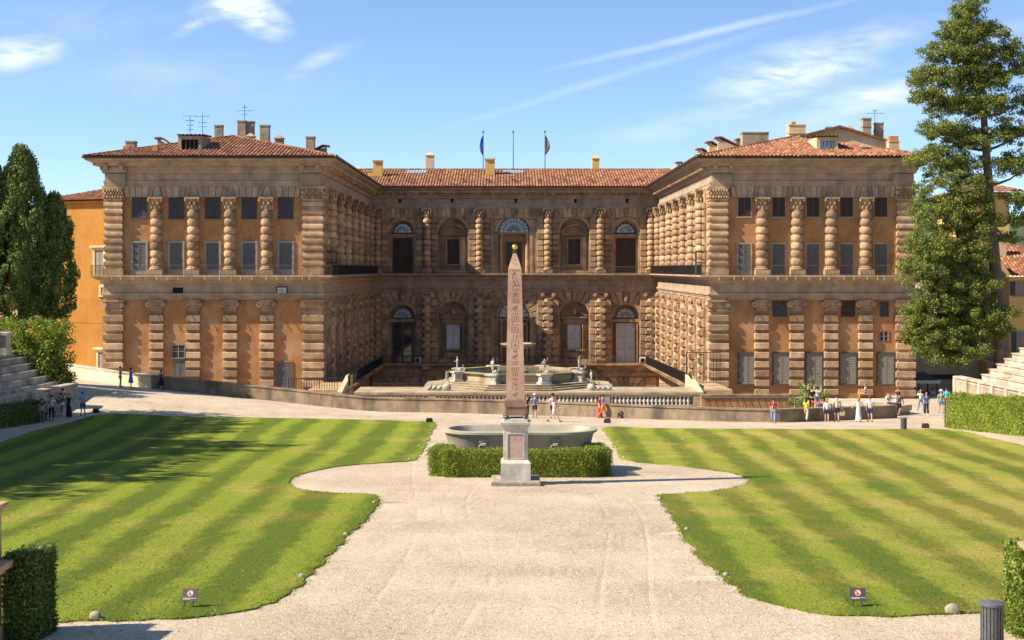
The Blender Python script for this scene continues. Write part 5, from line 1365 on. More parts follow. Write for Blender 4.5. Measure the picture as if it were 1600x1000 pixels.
# ------------------------------------------------------------------ fountain terrace
TZ = -10.6; TX0, TX1, TY0, TY1 = -13.2, 16.6, 122.0, 127.6
FC = (0.86, 130.6)
def build_terrace():
    t = thing('terrace', 'stone terrace with blind balustrade front carrying the octagonal fountain', 'terrace', (1.7, 122, -13.5)); inv = Matrix.Translation(t.location).inverted()
    def add(mb, nm, mt, sm=False):
        o = mb.build(nm, mt, None, sm); o.parent = t; o.matrix_parent_inverse = inv; return o
    mb = MB(); mb.box(TX0, TX1, TY0 + .35, TY1, -17, TZ - .22)
    oc = [(FC[0] + 9.2 * math.cos(math.pi / 8 + k * math.pi / 4), FC[1] + 9.2 * math.sin(math.pi / 8 + k * math.pi / 4)) for k in range(8)]
    oc = [(x, max(y, TY1 - .5)) for x, y in oc]
    mb.slab(oc, -17, TZ - .225); add(mb, 'terrace_body', M['stone'])
    mb = MB(); mb.box(TX0 - .1, TX1 + .1, TY0 - .08, TY1 + .1, TZ - .2, TZ); mb.slab([(x, y) for x, y in oc], TZ - .22, TZ - .004); add(mb, 'paving', M['fountain'])
    mb = MB(); mb.box(TX0, TX1, TY0, TY0 + .36, TZ - .34, TZ - .21); mb.box(TX0, TX1, TY0 - .04, TY0 + .36, TZ - 1.35, TZ - 1.06); mb.box(TX0, TX1, TY0, TY0 + .36, TZ - 2.4, TZ - 1.35)
    add(mb, 'balustrade_rail', M['stone_grey'])
    piers = [TX0 + .35, TX0 + 7.6, -.9, 4.85, TX1 - 5.9 - 3.0, TX1 - .4]
    piers = [-12.9, -6.6, .6, 8.3, 16.2]
    for x in piers: mb = MB(); mb.box(x - .38, x + .38, TY0 - .06, TY0 + .3, TZ - 1.06, TZ - .34); add(mb, 'balustrade_pier', M['stone_grey'])
    mb = MB(); mb.lathe([(.12, 0), (.12, .07), (.07, .1), (.135, .24), (.15, .36), (.075, .56), (.06, .6), (.11, .64), (.12, .72)], 0, 0, 8); pb = mb.build('baluster', M['marble'], None, 40)
    x = TX0 + 1.0
    while x < TX1 - .7:
        if all(abs(x - p) > .48 for p in piers):
            o = pb.copy(); COL.objects.link(o); o.parent = t; o.matrix_parent_inverse = inv; o.location = (x, TY0 + .12, TZ - 1.06)
        x += .345
    bpy.data.objects.remove(pb)
    mb = MB(); railing(mb, [(TX0 + 1, TY1 - .1, TZ), (FC[0] - 8.6, TY1 - .1, TZ)], .3, .16, .016, .022); add(mb, 'rear_railing', M['iron']); mb = MB(); railing(mb, [(FC[0] + 8.6, TY1 - .1, TZ), (TX1 - 2.2, TY1 - .1, TZ)], .3, .16, .016, .022); add(mb, 'rear_railing', M['iron'])
build_terrace()
def octa(r, z, c=FC): return [(c[0] + r * math.cos(math.pi / 8 + k * math.pi / 4) / math.cos(math.pi / 8), c[1] + r * math.sin(math.pi / 8 + k * math.pi / 4) / math.cos(math.pi / 8), z) for k in range(8)]
def build_fountain():
    t = thing('fountain', 'octagonal stone fountain with corner posts and stemmed bowls behind the obelisk', 'fountain', (FC[0], FC[1], TZ)); inv = Matrix.Translation(t.location).inverted()
    def add(mb, nm, mt, sm=False, par=t):
        o = mb.build(nm, mt, None, sm); o.parent = par
        if par is t: o.matrix_parent_inverse = inv
        return o
    mb = MB()
    for k, (r, h) in enumerate(((7.3, .15), (6.85, .3), (6.4, .45))): mb.loft([octa(r, TZ + h - .15), octa(r, TZ + h - .035), octa(r + .05, TZ + h - .03), octa(r + .05, TZ + h)])
    add(mb, 'steps', M['fountain'])
    mb = MB(); z0 = TZ + .45; zr = TZ + 1.32
    mb.loft([octa(5.2, z0), octa(5.25, z0 + .12), octa(5.1, z0 + .16), octa(5.1, zr - .2), octa(5.3, zr - .14), octa(5.4, zr - .08), octa(5.4, zr), octa(4.9, zr), octa(4.9, zr - .5), octa(4.9, z0)]); add(mb, 'basin', M['fountain'])
    mb = MB(); o8 = octa(4.89, zr - .2); mb.F(*[mb.P(*p) for p in o8]); add(mb, 'water', M['water'])
    for k, p in enumerate(octa(5.5, 0)):
        a = math.pi / 8 + k * math.pi / 4; mb = MB(O=(p[0], p[1], 0), U=(-math.sin(a), math.cos(a), 0), Nn=(math.cos(a), math.sin(a), 0))
        mb.loft([[(x * .56, y * .5, z0 + .0) for x, y in ((-1, -1), (1, -1), (1, 1), (-1, 1))], [(x * .52, y * .46, z0 + .18) for x, y in ((-1, -1), (1, -1), (1, 1), (-1, 1))], [(x * .42, y * .38, z0 + .22) for x, y in ((-1, -1), (1, -1), (1, 1), (-1, 1))], [(x * .42, y * .38, zr - .22) for x, y in ((-1, -1), (1, -1), (1, 1), (-1, 1))], [(x * .6, y * .52, zr - .1) for x, y in ((-1, -1), (1, -1), (1, 1), (-1, 1))], [(x * .6, y * .52, zr + .04) for x, y in ((-1, -1), (1, -1), (1, 1), (-1, 1))]])
        add(mb, 'corner_post', M['old_marble'])
    mb = MB(); b = TZ
    mb.lathe([(1.0, b + .7), (.9, b + 1.3), (.45, b + 1.6), (.35, b + 2.1), (.6, b + 2.4), (.32, b + 2.8), (.3, b + 3.35)], *FC, 16); add(mb, 'stem', M['old_marble'], 40)
    mb = MB(); mb.lathe([(.3, b + 3.2), (.9, b + 3.3), (1.45, b + 3.5), (1.62, b + 3.68), (1.62, b + 3.76), (1.5, b + 3.76), (.9, b + 3.52), (.1, b + 3.45)], *FC, 24); add(mb, 'bowl', M['fountain'], 40)
    mb = MB(); mb.lathe([(.22, b + 3.4), (.16, b + 4.4), (.26, b + 5.0), (.16, b + 5.2)], *FC, 12); mb.lathe([(.14, b + 5.15), (.45, b + 5.3), (.75, b + 5.5), (.75, b + 5.57), (.4, b + 5.45), (.05, b + 5.4)], *FC, 18); mb.lathe([(.1, b + 5.4), (.22, b + 5.6), (.26, b + 5.8), (.15, b + 6.05), (.0, b + 6.15)], *FC, 10); add(mb, 'upper_bowl', M['bronze'], 40)
build_fountain()

# stair ramps with iron railings on both sides of the court
def ramp_stair(x0, x1, sg, label):
    """x0 at the terrace end, x1 by the court balcony; sg +1 when the open side faces +x"""
    t = thing('court_stair', label, 'stair', (x0, 124, -13)); inv = Matrix.Translation(t.location).inverted()
    def add(mb, nm, mt):
        o = mb.build(nm, mt, None); o.parent = t; o.matrix_parent_inverse = inv
    ya, yb, za, zb_ = 124.5, YB - 1.2, TZ - .02, -12.4; mb = MB(); n = 40; outer = 3.0 * -sg
    for k in range(n):
        f0, f1 = k / n, (k + 1) / n; y0, y1 = ya + (yb - ya) * f0, ya + (yb - ya) * f1; z = za + (zb_ - za) * f0
        xa, xb = x0 + (x1 - x0) * f0, x0 + (x1 - x0) * f1
        mb.loft([[(xa, y0, z - .5), (xb, y1, z - .5), (xb + outer, y1, z - .5), (xa + outer, y0, z - .5)], [(xa, y0, z), (xb, y1, z), (xb + outer, y1, z), (xa + outer, y0, z)]])
    add(mb, 'steps', M['stone'])
    mb = MB()
    for k in range(26):
        f = (k + .5) / 26; y = ya + (yb - ya) * f; z = za + (zb_ - za) * f; x = x0 + (x1 - x0) * f; mb.box(min(x, x + sg * .35), max(x, x + sg * .35), y, y + .3, z - .32, z - .1)
    add(mb, 'brackets', M['stone'])
    mb = MB(); railing(mb, [(x0 + .1 * sg, 128.5, za), (x1 + .1 * sg, yb, zb_ + .0)], 1.0, .13, .03, .04); add(mb, 'stair_railing', M['iron'])
    mb = MB(); A = [(x0 + sg * .2, ya - 1.6, za - .6), (x0 + sg * .2 - .35 * sg, ya - 1.6, za - .6)]
    for (y0, h0), (y1, h1) in (((ya - 2.2, .02), (ya + 6, 1.0)), ((ya + 6, 1.0), (ya + 9, 1.0))):
        xx = [x0 + sg * .25 + (x1 - x0) * max(0, (y - ya)) / (yb - ya) for y in (y0, y1)]; zz = [za + (zb_ - za) * max(0, (y - ya)) / (yb - ya) for y in (y0, y1)]
        mb.loft([[(xx[0], y0, zz[0] - 2), (xx[0] - sg * .4, y0, zz[0] - 2), (xx[0] - sg * .4, y0, zz[0] + h0), (xx[0], y0, zz[0] + h0)], [(xx[1], y1, zz[1] - 2), (xx[1] - sg * .4, y1, zz[1] - 2), (xx[1] - sg * .4, y1, zz[1] + h1), (xx[1], y1, zz[1] + h1)]])
    add(mb, 'stair_parapet', M['cream'])
ramp_stair(-14.6, -16.6, 1, 'stair with dark iron railing and sloping stone parapet beside the shaded left wing')
ramp_stair(16.6, 18.0, -1, 'stair with iron railing and sloping stone parapet beside the sunlit right wing')
for x0, x1, lab in ((-19.5, -15.2, 'short iron fence between left palace corner and the court stair'), (17.0, 20.2, 'tall iron gate between the court stair and the sunlit palace corner')):
    t = thing('iron_fence', lab, 'fence', ((x0 + x1) / 2, 126 if x0 < 0 else 136, -11)); mb = MB(); h = 1.3 if x0 < 0 else 4.0
    railing(mb, [(x0 - t.location.x, 0, 0 if x0 < 0 else -1), (x1 - t.location.x, 0, 0 if x0 < 0 else -1)], h, .22 if x0 < 0 else .3, .03, .04); mb.build('bars', M['iron'], t)

# low walls between the parapet and the right wing
def low_works():
    t = thing('retaining_wall', 'low ochre retaining wall with weathered coping below the right palace wing', 'wall', (20, 114, -12.5))
    x0, x1 = at(1096, 616, 114).x - 20, at(1262, 616, 114).x - 20
    mb = MB(); mb.box(x0, x1, 0, .5, -2, 2.25); mb.build('wall_face', M['stucco'], t); mb = MB(); mb.box(x0 - .05, x1 + .1, -.12, .62, 2.26, 2.42); mb.build('coping', M['parapet'], t)
    t = thing('handrail', 'long rusty handrail on slanting stays in front of the ochre retaining wall', 'handrail', (20, 112.6, -12.3)); mb = MB(); z = 12.3 - (622 - 420) / FPX * 112.6
    mb.tube((x0, 0, z), (x1, 0, z), .07, .07, 6)
    for k in range(15): x = x0 + .3 + (x1 - x0 - .6) * k / 14; mb.tube((x, 0, z), (x + .45, .9, z - .9), .035, .035, 5); mb.tube((x, 0, z), (x, 0, -.3), .03, .03, 5)
    mb.build('rail', M['iron_brown'], t)
    t = thing('retaining_wall', 'grey shaded low wall just behind the parapet right of the balustrade', 'wall', (15.8, 108, -12)); mb = MB(); mb.box(-.2, 8.5, 0, .4, -1, 1.35); mb.build('wall_face', M['stone_grey'], t)
    t = thing('stone_platform', 'pale stone platform with weathered edge below the right palace wing', 'platform', (26.5, 108, -11.9)); mb = MB()
    pl = [(-2.9, .2), (2.7, -.4), (4.3, 1.2), (4.0, 6.2), (-2.9, 6.2)]; mb.slab(pl, -1.0, 1.05); mb.build('base', M['stone_grey'], t); mb = MB(); mb.slab([(x * 1.03, y - .1) for x, y in pl], 1.055, 1.5); mb.build('top_slab', M['steps_pale'], t)
low_works()

# ------------------------------------------------------------------ stands of the amphitheatre
def build_stand(P0, dv, Ln, side, z_top, z_base, first, step, rise, ntier, mt, label, pan=2.35):
    t = thing('stand', label, 'stone stand', (P0[0], P0[1], z_base)); inv = Matrix.Translation(t.location).inverted()
    d = Vector(dv).normalized(); nn = Vector((d.y, -d.x)); nn = nn if nn.x * side > 0 else -nn
    fr = dict(O=(P0[0], P0[1], 0), U=(d.x, d.y, 0), Nn=(nn.x, nn.y, 0))
    def add(mb, nm, mat=mt, sm=False):
        o = mb.build(nm, mat, None, sm); o.parent = t; o.matrix_parent_inverse = inv
    mb = MB(**fr); mb.box(0, Ln, .1, .55, z_base - 2, z_top - .16); mb.fbox(-.08, Ln, .62, -.02, z_top - .16, z_top, .02, .02); mb.box(-.05, Ln, -.02, .1, z_base - .3, z_base + .22)
    k = int(Ln / pan)
    for i in range(k + 1):
        a = i * pan; mb.fbox(a, a + .42, .1, -.06, z_base + .22, z_top - .17, .02, .02)
    add(mb, 'parapet')
    mb = MB(**fr)
    for i in range(k):
        a = i * pan + .42; w_ = pan - .42; m_ = 9
        for j in range(m_): mb.box(a + .1 + (w_ - .2) * j / m_, a + .1 + (w_ - .2) * (j + .55) / m_, .02, .1, z_base + .3, z_top - .35)
        mb.box(a + .05, a + w_ - .05, .0, .1, z_top - .34, z_top - .24)
    add(mb, 'fluted_panel')
    mb = MB(**fr); mb.box(.3, Ln, .55, first + .1, z_base - 2, z_top - .45); add(mb, 'walkway')
    for i in range(ntier):
        d0 = first + step * i; z1 = z_top + .12 + rise * i
        mb = MB(**fr); mb.box(0, Ln, d0, d0 + step + .35, z1 - rise - .35, z1 - .09)
        q = 0.0
        while q < Ln:
            w_ = rnd.uniform(1.2, 2.2); mb.fbox(q + (-.04 if q == 0 else .006), min(Ln, q + w_) - .006, d0 + step + .02, d0 - .07, z1 - .09, z1 + rnd.uniform(-.008, .008), .015, .012); q += w_
        add(mb, 'seat_tier')
    mb = MB(**fr); mb.box(0, Ln, first + step * ntier, first + step * ntier + 5, z_base - 2, z_top + .1 + rise * (ntier - 1) - .2); add(mb, 'rear_bank')
    return fr, z_top + .12 + rise * (ntier - 1)
frL, ztl = build_stand((-32.75, 108.0), (-1.3, -13), 38, -1, -8.65, -9.95, 1.55, .58, .47, 6, M['steps'], 'grey weathered stone stand with stepped seats and fluted parapet on the left')
frR, ztr = build_stand((32.2, 103.0), (.6, -12.5), 34, 1, -7.74, -9.15, 2.1, .56, .38, 8, M['steps_pale'], 'pale sunlit stone stand with stepped seats and fluted parapet on the right')
def aedicule_box():
    p = at(0, 546, 103); t = thing('pedestal', 'grey stone pedestal carved with an urn on top of the left stand', 'pedestal', p); mb = MB()
    mb.box(-.75, .68, -.6, .6, -.4, .12); mb.box(-.68, .6, -.5, .5, .12, 1.05); mb.fbox(-.8, .72, -.62, .62, 1.05, 1.25, 0, 0); mb.build('block', M['steps'], t)
    mb = MB(); mb.lathe([(.1, .2), (.12, .26), (.06, .36), (.2, .55), (.26, .8), (.2, .86), (.24, .92)], .1, -.5, 12); mb.build('urn_relief', M['steps'], t, 40)
aedicule_box()

# ------------------------------------------------------------------ hedges
def hp(px, py): g_ = ground_at(px, py); return (g_.x, g_.y)
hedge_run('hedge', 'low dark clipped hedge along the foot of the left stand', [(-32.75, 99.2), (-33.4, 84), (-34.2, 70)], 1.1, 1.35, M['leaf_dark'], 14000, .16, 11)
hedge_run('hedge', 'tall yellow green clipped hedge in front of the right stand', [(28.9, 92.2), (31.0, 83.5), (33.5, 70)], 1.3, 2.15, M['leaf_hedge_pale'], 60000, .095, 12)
def tub_hedge():
    x0, x1, y0, y1 = -2.78, 3.68, 59.35, 62.4
    hedge_run('hedge', 'clipped box hedge wrapped round the front of the granite basin', [(x0 + .1, y1), (x0 - .05, y0 + .45), (x0 + .5, y0), (x1 - .5, y0), (x1 + .1, y0 + .45), (x1, y1)], .85, 1.12, M['leaf_hedge_pale'], 52000, .06, 13, None, .035, 0, 'hedge', .6)
tub_hedge()
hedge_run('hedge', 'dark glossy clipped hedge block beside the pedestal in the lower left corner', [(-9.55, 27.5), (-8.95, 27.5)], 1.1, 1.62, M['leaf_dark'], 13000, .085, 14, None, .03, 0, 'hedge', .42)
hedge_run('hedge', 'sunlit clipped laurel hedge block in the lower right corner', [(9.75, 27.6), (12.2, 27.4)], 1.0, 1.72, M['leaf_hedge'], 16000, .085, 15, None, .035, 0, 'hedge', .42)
def left_bush():
    t = thing('bush', 'big rounded bay bush behind the end of the left stand under the cypresses', 'bush', (-38.6, 109.6, -9.5)); g = np.random.default_rng(21); cl = []
    for k in range(620):
        x, y, z = g.uniform(-7, 4.6), g.uniform(-2.2, 2.2), g.uniform(0, 5.4)
        top = 5.5 - .22 * max(0, x - 2.8) ** 2; z = min(z, top)
        e = max(abs(x + 1.3) / 5.7, abs(y) / 2.2, z / 5.2)
        if e < .72: continue
        cl.append(((x, y, z), (.6, .55, .55), 90))
    leaves('foliage', M['leaf_bush'], cl, .2, t, 22)
    mb = MB(); mb.box(-6.2, 3.2, -1.2, 1.2, 0, 3.9); mb.build('branches', M['leaf_bush'], t)
left_bush()

# ------------------------------------------------------------------ trees
def cypress(label, X, Y, zb_, H, rad, seed, dens=1.0, group='cypresses beyond the left stand', size=.21, lean=0.0):
    t = thing('cypress_tree', label, 'cypress', (X, Y, zb_), group); g = np.random.default_rng(seed); cl = []
    ph = g.uniform(0, 6.28, 6)
    n = int(560 * dens * rad / 2.3 * H / 14)
    for k in range(n):
        v = g.random() ** .8; prof = (min(1, (v + .04) / .22)) ** .6 * (1 - max(0, (v - .3) / .72) ** 1.6) ** .75
        a = g.uniform(0, 6.28); lump = 1 + .16 * math.sin(3 * a + ph[0] + v * 7) + .13 * math.sin(5 * a + ph[1] - v * 13) + .08 * math.sin(v * 31 + ph[2] + a)
        rr = rad * prof * lump * (g.uniform(.86, 1.02) if g.random() < .85 else g.uniform(.3, .8))
        c = (rr * math.cos(a) + lean * v, rr * math.sin(a), 1.5 + v * (H - 1.9)); q = g.uniform(.3, .58)
        cl.append((c, (q * .8, q * .8, q * 1.25), 80))
    leaves('crown', M['leaf_cypress'], cl, size, t, seed + 1, .6, .55)
    mb = MB(); mb.path_tube([(0, 0, -1.5), (.05, 0, 1.5), (lean * .5, .05, H * .5), (lean * .9, 0, H * .93)], [.34, .28, .18, .04], 9); mb.build('trunk', M['bark'], t, True)
    core = MB(); core.lathe([(rad * .25, 3.4), (rad * .4, H * .3), (rad * .32, H * .6), (rad * .1, H * .88), (0, H * .92)], 0, 0, 10); core.build('inner_crown', M['leaf_cypress'], t, True)
    return t
def cyp_px(label, px, ytop, ybot, hw, Y, seed, **k):
    s = FPX / Y; return cypress(label, (px - HX) / s, Y, (HY - ybot) / s - 1.0, (ybot - ytop) / s + 1.0, hw / s, seed, **k)
c1 = cyp_px('broad dark cypress with a blunt lumpy top, tallest clear of the left edge', 33, 226, 512, 50, 114.5, 31)
cyp_px('slimmer dark cypress standing just right of the broad one', 84, 300, 510, 33, 116, 32)
cyp_px('tall cypress whose edge just enters at the far left', -27, 190, 512, 36, 114, 33)
for x, y, H, k in ((-42.5, 97, 13, 1.1), (-43, 92, 15, 1.3), (-44, 85, 15, 1.4), (-44, 79, 18, 1.5), (-47, 69, 23, 1.6), (-44, 61, 22, 1.5), (-44, 54, 22, 1.5)):
    c = copy_tree(c1); c.location = (x, y, -8.0); c.scale = (k * .9, k * .9, H / 16.0); c.rotation_euler = (0, 0, rnd.uniform(0, 6)); c['label'] = 'cypress standing outside the picture left of the stand, throwing shade on the lawn'
def oak():
    t = thing('holm_oak', 'broad holm oak standing outside the picture left of the stand, shading the lawn', 'tree', (-46, 88, -8), 'holm oaks beyond the left stand'); g = np.random.default_rng(61); cl = []
    for _ in range(330):
        d = g.normal(size=3); d /= np.linalg.norm(d); q = g.random() ** .5; cl.append(((d[0] * 5 * q, d[1] * 5 * q, 8.5 + d[2] * 4.6 * q), (.9, .9, .7), 34))
    leaves('crown', M['leaf_cypress'], cl, .42, t, 62, .3)
    mb = MB(); mb.path_tube([(0, 0, -1), (.1, 0, 3), (.3, .2, 6), (.2, 0, 10)], [.5, .4, .28, .1], 8); mb.build('trunk', M['bark'], t, True); return t
o1 = oak()
for i, (x, y, k) in enumerate(((-42, 95, .78), (-42, 89, .85), (-42, 82.5, .9), (-42.5, 75.5, .98), (-43, 68, 1.1), (-43, 60.5, 1.15), (-42.5, 53.5, 1.1), (-41, 47, .95))):
    o = o1 if i == 0 else copy_tree(o1); o.location = (x, y, -8.4); o.scale = (k * 1.25, k * 1.25, k * rnd.uniform(1.5, 1.75)); o.rotation_euler = (0, 0, rnd.uniform(0, 6))
def right_tree():
    Y = 122.0; s = FPX / Y; zb_ = -12.2
    def W(px, py): return ((px - HX) / s, (HY - py) / s)
    bx_, _ = W(1566, 600); t = thing('conifer_tree', 'tall olive green conifer with bare leaning trunk in front of the right wing', 'tree', (bx_, Y, zb_), None)
    g = np.random.default_rng(41); cl = []
    def L(px, py, dy=0.0): x, z = W(px, py); return (x - bx_, dy, z - zb_)
    trunk = [L(1568, 640), L(1566, 570), L(1563, 510), L(1556, 430), L(1549, 350), L(1545, 290), L(1541, 235), L(1537, 180), L(1528, 110), L(1521, 55), L(1516, 10), L(1513, -30)]
    mb = MB(); mb.path_tube(trunk, [.8, .7, .62, .52, .44, .38, .32, .27, .2, .13, .08, .03], 10)
    def limb(a, b, r0, r1=.04, sag=.3):
        a, b = Vector(a), Vector(b); mid = a.lerp(b, .5) + Vector((0, 0, -sag)); mb.path_tube([a, a.lerp(mid, .5) + Vector((0, 0, -sag * .2)), mid, mid.lerp(b, .55) + Vector((0, 0, .1)), b], [r0, r0 * .8, r0 * .6, r0 * .4, r1], 6)
    def lobe(px, py, wpx, hpx, n, depth=2.0, dy=0.0, fill=.5, r=.62, cnt=34):
        """scatter leaf clumps through an ellipsoid; clumps hug its outside"""
        c = L(px, py, dy); rx, rz = wpx / s, hpx / s
        for _ in range(n):
            d = g.normal(size=3); d /= np.linalg.norm(d); q = g.random() ** fill
            p = (c[0] + d[0] * rx * q, c[1] + d[1] * depth * q, c[2] + d[2] * rz * q); rr = r * g.uniform(.6, 1.25)
            cl.append((p, (rr, rr, rr * .62), int(cnt * g.uniform(.6, 1.3))))
    # lower mass, outline 1400-1560
    for a in ((1490, 292, 64, 34, 46), (1470, 335, 52, 40, 56), (1520, 340, 36, 46, 40), (1455, 385, 46, 38, 48), (1505, 395, 50, 44, 56), (1440, 425, 38, 30, 34), (1475, 445, 56, 36, 56), (1525, 452, 36, 40, 36), (1440, 487, 42, 34, 44), (1490, 495, 56, 36, 56), (1532, 508, 44, 30, 34), (1462, 530, 50, 30, 50), (1505, 545, 36, 22, 26), (1437, 515, 34, 28, 28), (1482, 562, 26, 15, 12), (1450, 556, 22, 14, 10), (1555, 495, 30, 20, 22)): lobe(a[0], a[1], a[2], a[3], int(a[4] * 2.0), depth=2.4, dy=-.6, fill=.45, r=.62, cnt=130)
    # upper, open conical crown with tiers
    for a in ((1515, 160, 62, 90, 34), (1520, 70, 40, 60, 20), (1512, 12, 26, 26, 26), (1500, 45, 40, 24, 30), (1540, 50, 36, 22, 24), (1480, 80, 46, 22, 34), (1535, 88, 44, 24, 30), (1575, 78, 26, 18, 14), (1462, 118, 40, 20, 28), (1515, 125, 46, 22, 32), (1570, 120, 36, 22, 22), (1600, 100, 20, 18, 10), (1452, 150, 32, 16, 18), (1490, 165, 44, 20, 28), (1555, 165, 46, 22, 28), (1600, 160, 30, 24, 18), (1470, 205, 42, 20, 26), (1515, 215, 40, 22, 24), (1580, 205, 40, 24, 24), (1615, 205, 26, 24, 12), (1460, 245, 38, 22, 26), (1505, 258, 44, 22, 30), (1572, 255, 36, 20, 20), (1610, 260, 28, 22, 14), (1585, 310, 30, 12, 10), (1588, 345, 26, 12, 10), (1578, 372, 20, 10, 6), (1605, 330, 20, 18, 8), (1432, 128, 12, 8, 4), (1428, 250, 10, 8, 3)): lobe(a[0], a[1], a[2], a[3], int(a[4] * 2.4), depth=2.3, fill=.6, r=.6, cnt=100)
    for i, (px, py) in enumerate(((1450, 130), (1600, 110), (1475, 85), (1590, 165), (1460, 210), (1605, 260), (1480, 260), (1590, 345), (1470, 400), (1450, 470), (1600, 200), (1440, 500), (1500, 540), (1540, 60), (1490, 45), (1500, 330), (1580, 372))):
        zt = L(0, py)[2]; k = min(range(len(trunk)), key=lambda j: abs(trunk[j][2] - (zt - .9))); limb(trunk[k], L(px, py, g.uniform(-1.6, 1.6)), .16 if py > 150 else .1)
    # second bare stem on the left of the lower mass
    mb.path_tube([L(1552, 640), L(1548, 575), L(1538, 530), L(1520, 470), L(1500, 400), L(1490, 330)], [.36, .33, .28, .2, .14, .05], 7)
    mb.build('trunk', M['bark'], t, True)
    leaves('crown', M['leaf_tree'], cl, .18, t, 42, .35, .5)
right_tree()

# ------------------------------------------------------------------ obelisk and basin
def build_obelisk():
    OX, OY = .27, 56.3; z0 = gz(OX, OY); t = thing('obelisk', 'red granite obelisk cut with hieroglyphs on a white marble pedestal in front of the basin', 'obelisk', (OX, OY, z0)); s = FPX / OY
    def Z(py): return (HY - py) / s - z0
    def sq(h, z, dx=0): return [(-h + dx, -h, z), (h + dx, -h, z), (h + dx, h, z), (-h + dx, h, z)]
    mb = MB(); mb.loft([sq(.95, -.3), sq(.96, .17), sq(.93, .22)]); mb.build('base_slab', M['rock'], t)
    mb = MB(); mb.loft([sq(.585, .221), sq(.585, Z(721.5)), sq(.56, Z(719.5)), sq(.5, Z(717)), sq(.46, Z(716)), sq(.46, Z(669)), sq(.5, Z(667)), sq(.52, Z(663)), sq(.58, Z(661)), sq(.59, Z(657.5))]); mb.build('pedestal', M['marble'], t)
    for k in range(4):
        c, sn = round(math.cos(k * math.pi / 2)), round(math.sin(k * math.pi / 2)); mb = MB(U=(c, sn, 0), Nn=(sn, -c, 0)); mb.fbox(-.3, .3, .45, .466, Z(714), Z(676), 0, 0)
        mb.build('panel', M['porphyry'], t)
        mb = MB(U=(c, sn, 0), Nn=(sn, -c, 0))
        mb.box(-.34, -.305, .45, .49, Z(715.5), Z(674.5)); mb.box(.305, .34, .45, .49, Z(715.5), Z(674.5)); mb.box(-.305, .305, .45, .49, Z(676), Z(674.5)); mb.box(-.305, .305, .45, .49, Z(715.5), Z(714)); mb.build('panel_frame', M['marble'], t)
    mb = MB(); mb.loft([sq(.47, Z(657.4)), sq(.47, Z(653)), sq(.44, Z(652.5))]); mb.build('top_plate', M['marble'], t)
    for sx in (-1, 1):
        for sy in (-1, 1):
            mb = MB(); mb.ell((sx * .37, sy * .37, Z(650)), (.11, .13, .075), 8, 6); mb.ell((sx * .47, sy * .47, Z(650.4)), (.04, .04, .035), 6, 4); mb.build('tortoise', M['bronze'], t, True)
    mb = MB(); mb.loft([sq(.4, Z(648)), sq(.4, Z(635)), sq(.43, Z(634)), sq(.43, Z(624)), sq(.42, Z(623))]); mb.build('plinth_block', M['obelisk_dark'], t)
    yb, yt = 622.8, 420; hb, ht = .372, .262
    mb = MB(); mb.loft([sq(hb, Z(yb), -.01), sq(ht, Z(yt), -.035), sq(.07, Z(396), -.035)]); mb.build('shaft', M['obelisk'], t)
    mb = MB(); mb.tube((-.035, 0, Z(397)), (-.035, 0, Z(390)), .035, .03, 6); mb.lathe([(.09, Z(394.2)), (.1, Z(393)), (.03, Z(391.5))], -.035, 0, 8); mb.build('finial_stem', M['bronze'], t)
    mb = MB(); mb.ell((-.035, 0, Z(386)), (.112, .112, .112), 16, 10); mb.build('gilded_ball', M['gold'], t, True)
    # carved signs: shade of their cuts painted as flat dark strokes down the front
    def half(py): return hb + (ht - hb) * (yb - py) / (yb - yt)
    gl = MB(); r = random.Random(5)
    def pt(u, py):
        h = half(py) if py > yt else ht - (ht - .07) * (yt - py) / 24; return (u * .3 - .02, -(h + .0035), Z(py))
    def stroke(pts, wd=.7):
        for (u0, p0), (u1, p1) in zip(pts, pts[1:]):
            dx, dy = (u1 - u0) * .3 * s, p1 - p0; Ln = math.hypot(dx, dy) or 1; ox, oy = -dy / Ln * wd, dx / Ln * wd
            q = [(u0 + ox / s / .3, p0 + oy), (u1 + ox / s / .3, p1 + oy), (u1 - ox / s / .3, p1 - oy), (u0 - ox / s / .3, p0 - oy)]
            A = [gl.P(*pt(*p)) for p in q]; gl.F(*A)
    def blob(u, py, ru, rp):
        A = [gl.P(*pt(u + ru * math.cos(k * math.pi / 4), py + rp * math.sin(k * math.pi / 4))) for k in range(8)]; gl.F(*A)
    stroke([(-.55, 422.5), (.62, 422.5)], .55)                                   # line over the bird
    stroke([(.0, 425), (-.38, 431), (-.2, 441), (.15, 446), (.5, 446)], .6); stroke([(-.1, 431), (.2, 437), (.5, 445)], .5); stroke([(-.05, 440), (-.08, 446)], .5); blob(-.1, 427.5, .2, 1.6); stroke([(-.4, 446.5), (.5, 445.7)], .5)
    stroke([(-.25, 399.5), (0, 397.5), (.22, 399.5), (.0, 402), (-.25, 399.5)], .4); stroke([(-.3, 404), (-.1, 407), (.1, 404), (.3, 407)], .4); stroke([(-.3, 410), (-.05, 415), (.1, 410)], .4); stroke([(.2, 411), (.35, 416)], .4)
    py = 451.0; kind = 0
    seq = ['eye', 'leg', 'grid', 'bird', 'dots', 'box', 'dots', 'box', 'reed', 'boxes', 'circle', 'bird2', 'bars', 'reeds', 'bars', 'flat', 'oval', 'bird', 'leg']
